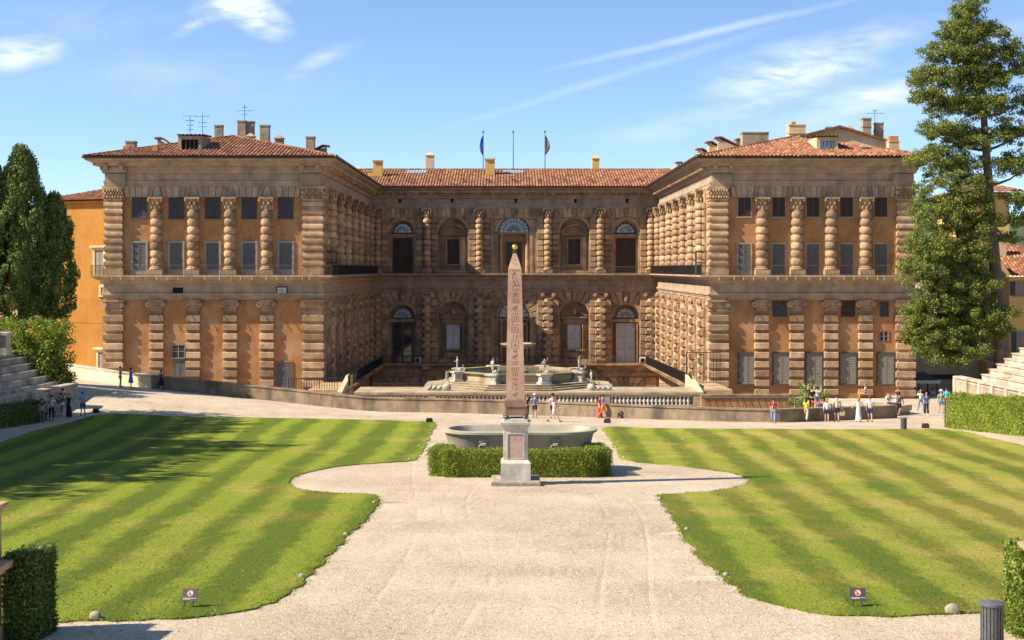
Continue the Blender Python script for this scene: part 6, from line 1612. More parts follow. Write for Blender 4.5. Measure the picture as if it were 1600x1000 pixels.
    for k in seq:
        if k == 'eye': stroke([(-.4, py), (-.1, py + 2.4), (.15, py)], .45); blob(.35, py + 1, .16, 1.0); py += 6
        elif k == 'leg': stroke([(-.1, py), (0, py + 5), (-.3, py + 7)], .55); stroke([(.2, py), (.25, py + 7)], .5); stroke([(-.4, py + 3), (.4, py + 3)], .4); py += 10
        elif k == 'grid':
            for j in range(4): stroke([(-.45, py + j * 2), (.45, py + j * 2)], .3)
            for j in (-.45, 0, .45): stroke([(j, py), (j, py + 6)], .3)
            py += 10
        elif k.startswith('bird'): blob(-.05, py + 4, .32, 2.2); blob(.22, py + 1.2, .16, 1.2); stroke([(-.3, py + 5), (-.5, py + 7.5)], .5); stroke([(-.05, py + 6), (-.05, py + 8.5), (.2, py + 8.5)], .45); py += 11.5
        elif k == 'dots': blob(-.3, py + 1, .13, 1.0); blob(.3, py + 1.6, .17, 1.2); blob(0, py + 3.2, .12, .9); py += 6
        elif k == 'box': stroke([(-.42, py), (.42, py), (.42, py + 8), (-.42, py + 8), (-.42, py)], .45); stroke([(-.1, py + 1.5), (-.1, py + 6.5)], .6); stroke([(.2, py + 2), (.1, py + 6)], .5); py += 11
        elif k == 'boxes': stroke([(-.45, py), (.45, py), (.45, py + 12), (-.45, py + 12), (-.45, py)], .4); stroke([(-.2, py + 3), (.2, py + 3)], .5); blob(0, py + 7.5, .22, 2.0); py += 14.5
        elif k == 'reed': stroke([(-.25, py), (-.25, py + 7)], .6); stroke([(.25, py), (.1, py + 7)], .6); py += 9
        elif k == 'circle': blob(0, py + 2, .3, 2.0); py += 6.5
        elif k == 'bars':
            for j in range(3): stroke([(-.4, py + j * 2.3), (.4, py + j * 2.3)], .45)
            py += 8.5
        elif k == 'reeds':
            for j in (-.4, -.13, .13, .4): stroke([(j, py), (j + .04, py + 7)], .5)
            py += 9
        elif k == 'flat': blob(0, py + 1.2, .45, 1.1); py += 5
        elif k == 'oval':
            o_ = [(.4 * math.cos(q * math.pi / 8), py + 7 + 7 * math.sin(q * math.pi / 8)) for q in range(17)]; stroke(o_, .45); blob(.05, py + 5, .2, 2.2); stroke([(-.15, py + 9), (.2, py + 11)], .5); py += 16.5
        if py > 612: break
    gl.build('hieroglyphs', M['obelisk_dark'], t)
    mb = MB(); mb.box(-.6, .3, -.36 - .14, -.36 - .11, Z(655.5), Z(654.2)) if False else None
build_obelisk()
def build_basin():
    cx, cy = .47, 62.55; zb_ = gz(cx, cy); zr = -7.02; hx, hy = 3.42, 1.62
    t = thing('stone_basin', 'large grey granite bath shaped basin with carved ring handles behind the box hedge', 'basin', (cx, cy, zb_))
    def stad(ex, ey, z):
        n = 14; r = ey; L_ = ex - r; p = []
        for k in range(n + 1): a = -math.pi / 2 + math.pi * k / n; p.append((L_ + r * math.cos(a), r * math.sin(a), z - zb_))
        for k in range(n + 1): a = math.pi / 2 + math.pi * k / n; p.append((-L_ + r * math.cos(a), r * math.sin(a), z - zb_))
        return p
    mb = MB(); mb.loft([stad(2.75, 1.05, zb_ + .35), stad(2.9, 1.15, zb_ + .55), stad(3.1, 1.33, zb_ + 1.0), stad(3.26, 1.47, zr - .2), stad(3.33, 1.53, zr - .14), stad(3.42, 1.62, zr - .1), stad(3.42, 1.62, zr), stad(3.36, 1.56, zr + .02), stad(3.12, 1.3, zr + .015), stad(3.06, 1.25, zr - .06), stad(2.85, 1.1, zr - .7), stad(2.6, .9, zr - 1.05)]); mb.build('bowl', M['granite'], t, 40)
    for sx in (-1.55, 1.55):
        mb = MB(O=(sx, -1.42, zr - zb_ - .52), U=(1, 0, 0), Nn=(0, -1, -.22)); ring = [(.2 * math.cos(k * math.pi / 10), .06, -.15 + .2 * math.sin(k * math.pi / 10)) for k in range(21)]; mb.path_tube(ring, [.035] * 21, 6); mb.fbox(-.22, .22, -.05, .1, .08, .24, .03, .03); mb.fbox(-.12, .12, -.05, .13, -.06, .08, .03, .03); mb.build('ring_handle', M['granite'], t, True)
    for sx in (-1.7, 1.7): mb = MB(); mb.fbox(sx - .5, sx + .5, -.9, .9, -.2, .36, 0, 0); mb.build('support', M['granite'], t)
build_basin()
# ------------------------------------------------------------------ small fixtures
def edge_stone(px, py, lab, r=.2):
    p = ground_at(px, py); t = thing('edge_stone', lab, 'stone', (p.x, p.y, p.z), 'stones along the lawn edges'); mb = MB()
    n = 9; rg = []
    for k, (q, z) in enumerate(((.9, -.05), (1.0, .06), (.95, .14), (.72, .22), (.3, .26))):
        rg.append([(r * q * math.cos(2 * math.pi * i / n) * rnd.uniform(.9, 1.1), r * q * .75 * math.sin(2 * math.pi * i / n) * rnd.uniform(.9, 1.1), z * r / .2) for i in range(n)])
    mb.loft(rg); mb.build('stone', M['rock'], t, True)
edge_stone(149, 968, 'rounded stone on the lawn corner next to the lower left hedge block', .13)
edge_stone(1488, 959, 'rounded stone on the lawn corner left of the ribbed litter bin', .16)
for px, py, lab in ((471, 903, 'edge stone of the left lawn nearest the viewer on the gravel path side'), (540, 837, 'middle edge stone of the left lawn along the gravel path'), (585, 787, 'edge stone at the left lawn corner beside the round gravel bay'),
                    (640, 719, 'edge stone at the left lawn tip level with the box hedge'), (656, 698, 'edge stone of the left lawn level with the granite basin'), (675, 667, 'edge stone at the far inner corner of the left lawn'),
                    (1073, 829, 'middle edge stone of the right lawn along the gravel path'), (1134, 901, 'edge stone of the right lawn nearest the viewer on the gravel path side'), (1031, 781, 'edge stone at the right lawn corner beside the round gravel bay'),
                    (947, 674, 'edge stone at the far inner corner of the right lawn'), (962, 700, 'edge stone of the right lawn level with the granite basin'), (975, 716, 'edge stone at the right lawn tip level with the box hedge'), (1067, 688, 'small dark stone lying out on the far right lawn')):
    edge_stone(px, py, lab, .08)
for px, py, w_ in ((610, 786, .7), (1108, 906, .75), (1056, 834, .5), (1018, 786, .5), (560, 840, .4), (490, 905, .4)):
    p = ground_at(px, py); mb = MB(); mb.loft([[(p.x + w_ * math.cos(k) * rnd.uniform(.8, 1.1), p.y + w_ * .55 * math.sin(k) * rnd.uniform(.8, 1.1), gz(p.x, p.y) + h) for k in [i * .698 for i in range(9)]] for h in (-.02, .006)]); tag(mb.build('drain_slab', M['steps_pale']), kind='structure')
def floodlight(px, py, lab):
    p = ground_at(px, py); t = thing('floodlight', lab, 'floodlight', p, 'ground floodlights along the drive'); t.scale = (.6, .6, .62); mb = MB()
    mb.loft([[(-.34, -.12, .08), (.34, -.12, .08), (.34, .16, .0), (-.34, .16, .0)], [(-.34, -.2, .44), (.34, -.2, .44), (.34, .1, .5), (-.34, .1, .5)]]); mb.build('housing', M['iron'], t)
    mb = MB(); mb.box(-.4, -.35, -.1, .05, -.02, .3); mb.box(.35, .4, -.1, .05, -.02, .3); mb.build('bracket', M['iron'], t)
    mb = MB(); mb.loft([[(-.3, -.135, .12), (.3, -.135, .12), (.3, -.21, .41), (-.3, -.21, .41)], [(-.3, -.15, .12), (.3, -.15, .12), (.3, -.225, .41), (-.3, -.225, .41)]]); mb.build('glass', M['glass'], t)
floodlight(150, 645, 'dark floodlight by the left lawn corner near the man in blue'); floodlight(671, 660, 'dark floodlight left of the granite basin at the drive edge')
floodlight(949, 661, 'dark floodlight right of the granite basin at the drive edge'); floodlight(1446, 669, 'dark floodlight between the far litter bin and the tall right hedge')
def litter_bin(px, py, wpx, lab):
    p = ground_at(px, py); t = thing('litter_bin', lab, 'litter bin', p, 'ribbed grey litter bins'); s = FPX / p.y; r = wpx / s / 2; h = r * 3.75
    mb = MB(); mb.lathe([(r * .8, .02), (r * .86, .06), (r * .86, h * .9)], 0, 0, 24); mb.build('liner', M['bin'], t, 40)
    for k in range(20):
        a = 2 * math.pi * k / 20; c, s_ = math.cos(a), math.sin(a); mb = MB(U=(-s_, c, 0), Nn=(c, s_, 0))
        mb.loft([[(-r * .1, r * 1.02, 0), (r * .1, r * 1.02, 0), (r * .1, r * .9, 0), (-r * .1, r * .9, 0)], [(-r * .1, r * .94, h * .06), (r * .1, r * .94, h * .06), (r * .1, r * .88, h * .06), (-r * .1, r * .88, h * .06)], [(-r * .1, r * .95, h * .86), (r * .1, r * .95, h * .86), (r * .1, r * .88, h * .86), (-r * .1, r * .88, h * .86)], [(-r * .11, r * 1.04, h * .93), (r * .11, r * 1.04, h * .93), (r * .11, r * .96, h * .93), (-r * .11, r * .96, h * .93)]]); mb.build('slat', M['bin'], t)
    mb = MB(); mb.lathe([(r * .96, h * .9), (r * 1.06, h * .92), (r * 1.06, h * .97), (r * .98, h * .985), (r * .3, h * 1.03), (0, h * 1.035)], 0, 0, 24); mb.lathe([(r * .9, h * .1), (r * 1.0, h * .1), (r * 1.0, h * .13), (r * .9, h * .13)], 0, 0, 24); mb.build('lid', M['bin'], t, 40)
litter_bin(1550, 1009, 37, 'ribbed grey litter bin with flat lid standing in the lower right corner'); litter_bin(1412, 671, 9.8, 'small far ribbed litter bin standing where the parapet ends')
def lawn_sign(px, py, lab, sk):
    p = ground_at(px, py); t = thing('lawn_sign', lab, 'sign', p, 'keep off the grass signs'); t.rotation_euler = (0, 0, sk)
    tilt = R(28); U = (1, 0, 0); Nn = (0, -math.cos(tilt), math.sin(tilt)); W = (0, math.sin(tilt), math.cos(tilt)); O = (0, -.02, .16); hw, h = .165, .27
    mb = MB(); mb.frame(O, U, Nn, W); mb.fbox(-hw, hw, -.008, .004, 0, h, 0, 0); mb.build('board', M['sign'], t)
    mb = MB(); 
    for sx in (-.1, .08): mb.tube((sx, -.01, -.15), (sx, 0, .2), .009, .009, 6)
    mb.build('leg', M['iron'], t) if False else None
    for sx in (-.1, .08): mb = MB(); mb.tube((sx, -.01, -.15), (sx, 0, .2), .009, .009, 6); mb.build('leg', M['iron'], t)
    mb = MB(); mb.frame(O, U, Nn, W); mb.arch(.0, .17, .058, .076, .0045, .0075, 0, 2 * math.pi, 28)
    a = R(-45); c, s_ = math.cos(a), math.sin(a); mb.prism([(-.06 * c - .006 * s_, .17 - .06 * s_ + .006 * c), (.06 * c - .006 * s_, .17 + .06 * s_ + .006 * c), (.06 * c + .006 * s_, .17 + .06 * s_ - .006 * c), (-.06 * c + .006 * s_, .17 - .06 * s_ - .006 * c)], .008, .0095); mb.build('prohibition_ring', M['sign_red'], t)
    mb = MB(); mb.frame(O, U, Nn, W); mb.prism([(.058 * math.cos(k * math.pi / 12), .17 + .058 * math.sin(k * math.pi / 12)) for k in range(24)], .0042, .0055); d = mb.build('ring_ground', M['sign_white'], t)
    mb = MB(); mb.frame(O, U, Nn, W); mb.prism([(-.022, .205), (.0, .205), (.004, .165), (.04, .15), (.04, .138), (-.03, .138)], .0056, .0068); mb.prism([(-.04, .128), (.04, .128), (.04, .134), (-.04, .134)], .0056, .0068); mb.build('boot_symbol', M['sign'], t)
    r = random.Random(3)
    for row, (z, x1) in enumerate(((.058, .15), (.036, .02))):
        mb = MB(); mb.frame(O, U, Nn, W); x = -.145
        while x < x1:
            w_ = r.uniform(.008, .016); mb.fbox(x, x + w_ * .75, .004, .006, z, z + .013, 0, 0); x += w_
        mb.build('lettering', M['sign_white'], t)
lawn_sign(296, 951, 'dark keep off the grass sign on the left lawn', R(-6)); lawn_sign(1341, 950, 'dark keep off the grass sign on the right lawn', R(-5))
def corner_pedestal(px, hw_px, ytop, ymid, Y, lab, lip):
    p = Vector(((px - HX) / FPX * Y, Y, 0)); z0 = gz(p.x, Y); t = thing('pedestal', lab, 'pedestal', (p.x, Y, z0)); s = FPX / Y; h = hw_px / s
    zt, zm = (HY - ytop) / s - z0, (HY - ymid) / s - z0; mb = MB()
    def sq(q, z): return [(-q, -q, z), (q, -q, z), (q, q, z), (-q, q, z)]
    mb.loft([sq(h + .06, -.3), sq(h + .06, .25), sq(h, .3), sq(h, zm - .3), sq(h + lip * .4, zm - .24), sq(h + lip * .5, zm - .16), sq(h + lip, zm - .12), sq(h + lip, zm)]); mb.build('pedestal_body', M['terracotta_stone'], t)
    if ytop < ymid:
        mb = MB(); mb.loft([sq(h, zm), sq(h, zm + .02), sq(h * .98, zt - .16), sq(h * 1.03, zt - .14), sq(h + .1, zt - .06), sq(h + .1, zt)]); mb.build('upper_block', M['terracotta_stone'], t)
corner_pedestal(-45, 35, 790, 880, 26.6, 'stained warm stone pedestal cut by the lower left corner of the picture', .25)
corner_pedestal(1678, 50, 858, 858, 26.6, 'warm stone pedestal corner showing over the lower right hedge', .18)

# kiosk, bollard, planting and barriers right of the palace
def kiosk():
    b = at(1446, 636, 146); t = thing('kiosk', 'open entrance kiosk with dark canopy on poles beside the right wing', 'kiosk', b); s = FPX / 146
    mb = MB(); w0, w1, zt = -20 / s, 16 / s, 43 / s
    mb.loft([[(w0, -1.2, zt), (w1, -1.2, zt), (w1, 2.2, zt), (w0, 2.2, zt)], [(w0 + .9, .2, zt + .75), (w1 - 1.0, .2, zt + .75), (w1 - 1.0, .7, zt + .75), (w0 + .9, .7, zt + .75)]]); mb.build('canopy', M['lead'], t)
    mb = MB(); mb.box(w0 - .1, w1 + .15, -1.3, 2.3, zt - .12, zt - .003); mb.box(w0 - .1, w1 + .1, -1.28, -1.2, zt - .3, zt - .12); mb.build('canopy_edge', M['white_paint'], t)
    for x in (w0 + .12, w1 - .2, (w0 + w1) / 2):
        for y in (-1.1, 2.0): mb = MB(); mb.tube((x, y, -.5), (x, y, zt), .05, .05, 6); mb.build('pole', M['iron'] if x > w0 + 1 else M['white_paint'], t)
    mb = MB(); mb.box(w0, w1, 2.02, 2.1, -.5, zt * .5); mb.build('rear_panel', M['shutter_dark'], t)
    mb = MB(); mb.box(-.2, w1, .2, .9, -.5, 1.0); mb.build('counter', M['shutter_brown'], t)
kiosk()
p = ground_at(1477, 668); t = thing('post', 'slim dark post at the end of the tall right hedge', 'post', p); mb = MB(); mb.tube((0, 0, -.2), (0, 0, 1.45), .05, .05, 7); mb.ell((0, 0, 1.5), (.09, .09, .09), 8, 5); mb.build('pole', M['iron'], t)
def plant(px, py, Y, h, w_, lab, seed, mat='leaf_bush'):
    p = at(px, py, Y); t = thing('shrub', lab, 'shrub', p); g = np.random.default_rng(seed); cl = [((g.uniform(-w_, w_), g.uniform(-w_, w_), h * g.uniform(.3, 1)), (.22, .22, .3), 26) for _ in range(15)]; leaves('foliage', M[mat], cl, .15, t, seed, .5)
    mb = MB()
    for k in range(4): mb.tube((0, 0, -.6), (g.uniform(-w_, w_) * .7, g.uniform(-w_, w_) * .7, h * .8), .03, .015, 5)
    mb.build('stem', M['bark'], t)
plant(1243, 640, 106, .9, .5, 'small leafy shrub behind the parapet left of the grey box', 51, 'leaf_hedge'); plant(1258, 634, 107.5, 1.6, .5, 'flowering pale shrub behind the parapet next to the grey box', 52, 'leaf_bush')
plant(1264, 634, 108.5, 2.0, .22, 'tall yellow flowering shrub between the two gardeners', 53, 'leaf_hedge'); plant(1273, 640, 107.2, 1.2, .5, 'dark green shrub at the feet of the two gardeners', 54, 'leaf_hedge'); plant(1284, 640, 108, 1.8, .5, 'green shrub right of the two gardeners behind the red tape', 55)
t = thing('utility_box', 'grey metal utility box behind the parapet wall', 'box', at(1248, 637, 107)); mb = MB(); mb.fbox(-.3, .3, .3, -.3, -.5, .68, .02, .02); mb.build('cabinet', M['frame_grey'], t); mb = MB(); mb.fbox(-.34, .34, .34, -.34, .68, .76, 0, 0); mb.build('lid', M['frame_grey'], t)
t = thing('ramp_rail', 'sloping grey metal panel rail leading down beside the shrubs', 'handrail', at(1256, 602, 110)); mb = MB(); a, b = Vector((0, 0, 0)), at(1289, 616, 108.5) - t.location
mb.tube(a, b, .06, .06, 6); mb.tube(a, a - Vector((0, 0, 1.9)), .05, .05, 6); mb.tube(b, b - Vector((0, 0, 1.2)), .05, .05, 6); mb.build('rail', M['frame_grey'], t); mb = MB(); n = 8
for k in range(n): q0, q1 = a.lerp(b, k / n), a.lerp(b, (k + .8) / n); mb.loft([[tuple(q0 - Vector((0, .02, .9 - .5 * k / n))), tuple(q1 - Vector((0, .02, .9 - .5 * k / n))), tuple(q1), tuple(q0)], [tuple(q0 + Vector((0, .02, -.9 + .5 * k / n))), tuple(q1 + Vector((0, .02, -.9 + .5 * k / n))), tuple(q1 + Vector((0, .02, 0))), tuple(q0 + Vector((0, .02, 0)))]])
mb.build('panel', M['frame_grey'], t)
t = thing('barrier_tape', 'red barrier tape stretched in front of the shrubs', 'tape', at(1266, 628, 106)); mb = MB(); b = at(1289, 631, 105.5) - t.location; mb.loft([[(0, 0, 0), (0, .02, 0), (0, .02, .13), (0, 0, .13)], [tuple(b * .5 + Vector((0, 0, -.06))), tuple(b * .5 + Vector((0, .02, -.06))), tuple(b * .5 + Vector((0, .02, .07))), tuple(b * .5 + Vector((0, 0, .07)))], [tuple(b), tuple(b + Vector((0, .02, 0))), tuple(b + Vector((0, .02, .13))), tuple(b + Vector((0, 0, .13)))]])
mb.build('tape', plain('red tape', (0.75, 0.1, 0.06), 0.6), t); mb = MB(); mb.tube((0, 0, -.9), (0, 0, .3), .03, .03, 5); mb.build('stake', M['iron'], t)

# ------------------------------------------------------------------ people
SKIN = plain('skin', (0.50, 0.29, 0.2), 0.6); SKIN_D = plain('tanned skin', (0.36, 0.19, 0.12), 0.6)
CM = {}
def cloth(c):
    if c not in CM: CM[c] = plain('cloth', c, 0.9, 0, 0.12, 6)
    return CM[c]
def cloth_spot(name, c1, c2, scale):
    m, nt, b = make_mat(name, 0.9); tc = nd(nt, 'ShaderNodeTexCoord'); z = nd(nt, 'ShaderNodeTexNoise'); nt.links.new(tc.outputs['Object'], z.inputs['Vector']); z.inputs['Scale'].default_value = scale
    r = nd(nt, 'ShaderNodeValToRGB'); nt.links.new(z.outputs[0], r.inputs[0]); r.color_ramp.interpolation = 'CONSTANT'; e = r.color_ramp.elements; e[0].color = (*c1, 1); e[1].position = .5; e[1].color = (*c2, 1); nt.links.new(r.outputs[0], b.inputs['Base Color']); return m
def skin_mesh(verts, edges, rad, root=0, sub=1):
    """grow one continuous surface round a skeleton"""
    me = bpy.data.meshes.new('skeleton'); me.from_pydata(verts, edges, []); o = bpy.data.objects.new('skeleton', me); COL.objects.link(o)
    o.modifiers.new('skin', 'SKIN'); sv = me.skin_vertices[0].data
    for i, r in enumerate(rad): sv[i].radius = r if isinstance(r, tuple) else (r, r); sv[i].use_root = (i == root)
    s = o.modifiers.new('sub', 'SUBSURF'); s.levels = sub; s.render_levels = sub
    return o
PEND = []
def finish(o, name, mat, parent, extra=None, smooth=True):
    PEND.append((o, name, mat, parent, extra))
def flush():
    dg = bpy.context.evaluated_depsgraph_get()
    for o, name, mat, parent, extra in PEND:
        me = bpy.data.meshes.new_from_object(o.evaluated_get(dg)); me.name = name
        if extra is not None:
            bm = bmesh.new(); bm.from_mesh(me); tmp = bpy.data.meshes.new('tmp'); tmp.from_pydata(extra.v, [], extra.f); bm.from_mesh(tmp); bmesh.ops.recalc_face_normals(bm, faces=bm.faces); bm.to_mesh(me); bm.free(); bpy.data.meshes.remove(tmp)
        me.materials.clear(); me.materials.append(mat); me.polygons.foreach_set('use_smooth', [True] * len(me.polygons)); mesh_obj(name, me, parent)
    for o, *_ in PEND: bpy.data.objects.remove(o)
    PEND.clear()
def person(pos, H, face, lab, top=(.5, .5, .5), legs=(.1, .1, .15), style='trousers', hair=(.03, .02, .015), walk=0.0, arms=('down', 'down'), shoes=(.05, .05, .05), long_hair=False, hat=None, female=False, skin=SKIN, sit=False, sleeve=.5, topmat=None, legmat=None, group='visitors in the garden', name='person', cat='person', lean=0.0, chub=1.0):
    """face: heading in degrees, 0 looks at the viewer, 90 looks right, 180 away"""
    t = thing(name, lab, cat, pos, group); t.rotation_euler = (0, 0, R(face)); k = H / 1.72; t.scale = (k, k, k)
    sh = .175 if female else .2; hp_ = .1
    seat = -.45 if sit else 0
    P = {}
    P['pel'] = (0, 0, .93 + seat); P['waist'] = (0, lean * .3, 1.08 + seat); P['chest'] = (0, lean * .7 + .01, 1.28 + seat); P['neck'] = (0, lean + .01, 1.46 + seat); P['jaw'] = (0, lean - .02, 1.55 + seat); P['head'] = (0, lean - .005, 1.63 + seat); P['crown'] = (0, lean + .005, 1.68 + seat)
    for s_, nm in ((1, 'r'), (-1, 'l')):
        sw = walk * s_
        if sit: P['hip' + nm] = (hp_ * s_, -.05, .9 + seat); P['knee' + nm] = (hp_ * 1.2 * s_, -.44, .5); P['ank' + nm] = (hp_ * 1.2 * s_, -.42, .09); P['toe' + nm] = (hp_ * 1.25 * s_, -.58, .04)
        else: P['hip' + nm] = (hp_ * s_, 0, .88); P['knee' + nm] = (hp_ * .95 * s_, -sw * .2 - .02 - max(0, -sw) * .06, .5); P['ank' + nm] = (hp_ * .9 * s_, -sw * .42 + max(0, -sw) * .16, .09 + max(0, -sw) * .12); P['toe' + nm] = (hp_ * 1.1 * s_, P['ank' + nm][1] - .15, .04 + max(0, -sw) * .06)
        a = arms[0 if s_ > 0 else 1]; S_ = (sh * s_, lean + .015, 1.41 + seat)
        if a == 'down': E, Hn = (sh * 1.22 * s_, .03 + sw * .12, 1.14 + seat), (sh * 1.28 * s_, -.05 + sw * .26, .9 + seat)
        elif a == 'front': E, Hn = (sh * 1.2 * s_, -.02, 1.15 + seat), (sh * .45 * s_, -.26, 1.14 + seat)
        elif a == 'phone': E, Hn = (sh * 1.35 * s_, -.17, 1.24 + seat), (sh * .4 * s_, -.3, 1.5 + seat)
        elif a == 'up': E, Hn = (sh * 1.4 * s_, -.12, 1.52 + seat), (sh * 1.2 * s_, -.24, 1.76 + seat)
        elif a == 'point': E, Hn = (sh * 1.9 * s_, -.06, 1.42 + seat), (sh * 3.0 * s_, -.12, 1.5 + seat)
        elif a == 'out': E, Hn = (sh * 1.6 * s_, -.02, 1.2 + seat), (sh * 2.35 * s_, -.12, 1.02 + seat)
        elif a == 'lap': E, Hn = (sh * 1.2 * s_, -.08, 1.16 + seat), (sh * .5 * s_, -.34, 1.0 + seat)
        P['sho' + nm], P['elb' + nm], P['han' + nm] = S_, E, Hn
    P['top_lean'] = (0, 0, 0); del P['top_lean']
    order = list(P); ix = {n: i for i, n in enumerate(order)}
    E = [('pel', 'waist'), ('waist', 'chest'), ('chest', 'neck'), ('neck', 'jaw'), ('jaw', 'head'), ('head', 'crown')]
    for nm in 'rl': E += [('pel', 'hip' + nm), ('hip' + nm, 'knee' + nm), ('knee' + nm, 'ank' + nm), ('ank' + nm, 'toe' + nm), ('neck' if False else 'chest', 'sho' + nm), ('sho' + nm, 'elb' + nm), ('elb' + nm, 'han' + nm)]
    RD = dict(pel=(.135, .105), waist=(.12 if female else .135, .095), chest=(.14 if female else .165, .11), neck=.055, jaw=(.07, .08), head=(.085, .1), crown=(.06, .075))
    for nm in 'rl': RD.update({'hip' + nm: .09, 'knee' + nm: .058, 'ank' + nm: .04, 'toe' + nm: .036, 'sho' + nm: .06, 'elb' + nm: .042, 'han' + nm: .03})
    o = skin_mesh([P[n] for n in order], [(ix[a], ix[b]) for a, b in E], [RD[n] if not isinstance(RD[n], tuple) else tuple(x * (chub if n in ('pel', 'waist', 'chest') else 1) for x in RD[n]) for n in order], ix['pel'])
    ex = MB(); hz = P['head'][2]; hy = P['head'][1]
    ex.ell((0, hy - .108, hz - .025), (.014, .026, .026), 6, 4)                       # nose
    for s_ in (-1, 1): ex.ell((s_ * .086, hy + .01, hz - .02), (.014, .025, .035), 6, 4)
    for s_, nm in ((1, 'r'), (-1, 'l')):                                             # palm, four fingers and a thumb
        e, h_ = Vector(P['elb' + nm]), Vector(P['han' + nm]); ax = (h_ - e).normalized(); side = ax.cross(Vector((s_, .4, .1))).normalized(); pal = h_ + ax * .045; ex.ell(tuple(pal), (.036, .03, .045), 7, 5)
        nrm = ax.cross(side)
        for f in range(4):
            b = pal + ax * .03 + side * (.018 * (f - 1.5)); ln = (.062, .072, .068, .052)[f]; m = b + ax * ln * .55 + nrm * .006; ex.tube(b, m, .0095, .0085, 5); ex.tube(m, m + ax * ln * .42 + nrm * .02, .0085, .006, 5)
        b = pal - side * .03; m = b + ax * .03 - side * .02; ex.tube(b, m, .011, .009, 5); ex.tube(m, m + ax * .03, .009, .007, 5)
    finish(o, 'body', skin, t, ex)
    if name != 'person': return t, P
    # eyes and mouth
    mb = MB()
    for s_ in (-1, 1): mb.ell((s_ * .033, hy - .098, hz + .004), (.012, .008, .008), 6, 4)
    mb.build('eyes', M['dark'], t)
    # hair
    mb = MB(); hc = cloth(hair); mb.ell((0, hy + .018, hz + .035), (.098, .11, .1), 10, 7)
    if long_hair: mb.ell((0, hy + .07, hz - .12), (.09, .055, .17), 8, 6)
    mb.build('hair', hc, t, True)
    if hat:
        mb = MB(); mb.lathe([(.175, hz + .06), (.17, hz + .075), (.11, hz + .085), (.105, hz + .16), (.06, hz + .185), (0, hz + .19)], 0, hy + .01, 14); mb.build('hat', cloth(hat), t, 50)
    # upper garment
    tm = topmat or cloth(top)
    nmz = ['pel', 'waist', 'chest', 'neck'] if style != 'crop' else ['waist', 'chest', 'neck']
    pts = [P[n] for n in nmz]; rad = [tuple(x * 1.13 * chub for x in RD[n]) for n in nmz[:-1]] + [(.075, .07)]; pts[-1] = (0, P['neck'][1], P['neck'][2] - .04)
    if nmz[0] == 'pel': pts[0] = (0, 0, P['pel'][2] - .05)
    ed = [(i, i + 1) for i in range(len(pts) - 1)]; ci = nmz.index('chest')
    for nm in 'rl':
        e = Vector(P['sho' + nm]).lerp(Vector(P['elb' + nm]), min(1, sleeve * 1.6) if sleeve < 1 else 1); i = len(pts); pts += [P['sho' + nm], tuple(e)]; rad += [.075, .068]; ed += [(ci, i), (i, i + 1)]
        if sleeve >= 1: pts.append(tuple(Vector(P['elb' + nm]).lerp(Vector(P['han' + nm]), .9))); rad.append(.05); ed.append((i + 1, i + 2))
    finish(skin_mesh(pts, ed, rad, 0), 'dress_top' if style == 'dress' else 'shirt', tm, t)
    # lower garment
    lm = legmat or cloth(legs)
    if style in ('dress', 'skirt', 'maxi'):
        zh = {'dress': .46, 'skirt': .5, 'maxi': .1}[style]; mb = MB(); n = 14; rg = []
        for q in range(7):
            v = q / 6; z = 1.1 + (zh - 1.1) * v; sp = .125 + (.13 if style != 'maxi' else .1) * v ** .8; wv = walk * v
            rg.append([(sp * math.cos(2 * math.pi * i / n) * (1 + .05 * v * math.sin(5 * i)), sp * .85 * math.sin(2 * math.pi * i / n) - abs(wv) * .0 + wv * .12 * math.cos(2 * math.pi * i / n), z) for i in range(n)])
        mb.loft(rg); mb.build('skirt', lm, t, True)
    elif not sit or True:
        pts = [(0, P['pel'][1], P['pel'][2] + .06)]; rad = [(.14 * chub, .112 * chub)]; ed = []
        for nm in 'rl':
            i = len(pts); kn, an = Vector(P['knee' + nm]), Vector(P['ank' + nm]); hi = P['hip' + nm]; pts.append(hi); rad.append(.105); ed.append((0, i))
            if style == 'shorts': pts.append(tuple(Vector(hi).lerp(kn, .85))); rad.append(.088); ed.append((i, i + 1))
            else:
                wide = style == 'wide'; pts += [tuple(kn), tuple(kn.lerp(an, .9))]; rad += [.092 if wide else .075, .105 if wide else .06]; ed += [(i, i + 1), (i + 1, i + 2)]
        finish(skin_mesh(pts, ed, rad, 0), 'shorts' if style == 'shorts' else 'trousers', lm, t)
    for nm in 'rl':
        mb = MB(); a, b = P['ank' + nm], P['toe' + nm]; mb.ell((b[0], (a[1] + b[1]) / 2 - .01, b[2] + .008), (.05, .135, .048), 8, 5); mb.build('shoe', cloth(shoes), t, True)
    return t, P
def on_ground(px, py, Y=None):
    if Y is None: return ground_at(px, py)
    x = (px - HX) / FPX * Y; return Vector((x, Y, gz(x, Y)))
W_ = (.74, .73, .72); NAVY = (.03, .04, .1); BLK = (.012, .012, .014); DEN = (.18, .28, .42)
spots = cloth_spot('black blotched white shirt', (.72, .72, .72), (.02, .02, .025), 7); floral = cloth_spot('white blotched blue shirt', (.05, .2, .7), (.62, .7, .8), 8); patt = cloth_spot('dark patterned trousers', (.07, .055, .085), (.3, .26, .3), 16); beigep = cloth_spot('beige patterned trousers', (.6, .5, .37), (.4, .3, .2), 14)
person(on_ground(65.5, 661), 1.66, 20, 'woman in black crop top and dark patterned trousers walking by the low left hedge', BLK, (.1, .1, .1), 'crop', (.02, .015, .012), .5, female=True, long_hair=True, legmat=patt, sleeve=.1)
person(on_ground(80.5, 657.5), 1.78, 25, 'man in black and white blotched shirt and black trousers by the low left hedge', W_, BLK, 'trousers', (.06, .045, .035), .3, topmat=spots)
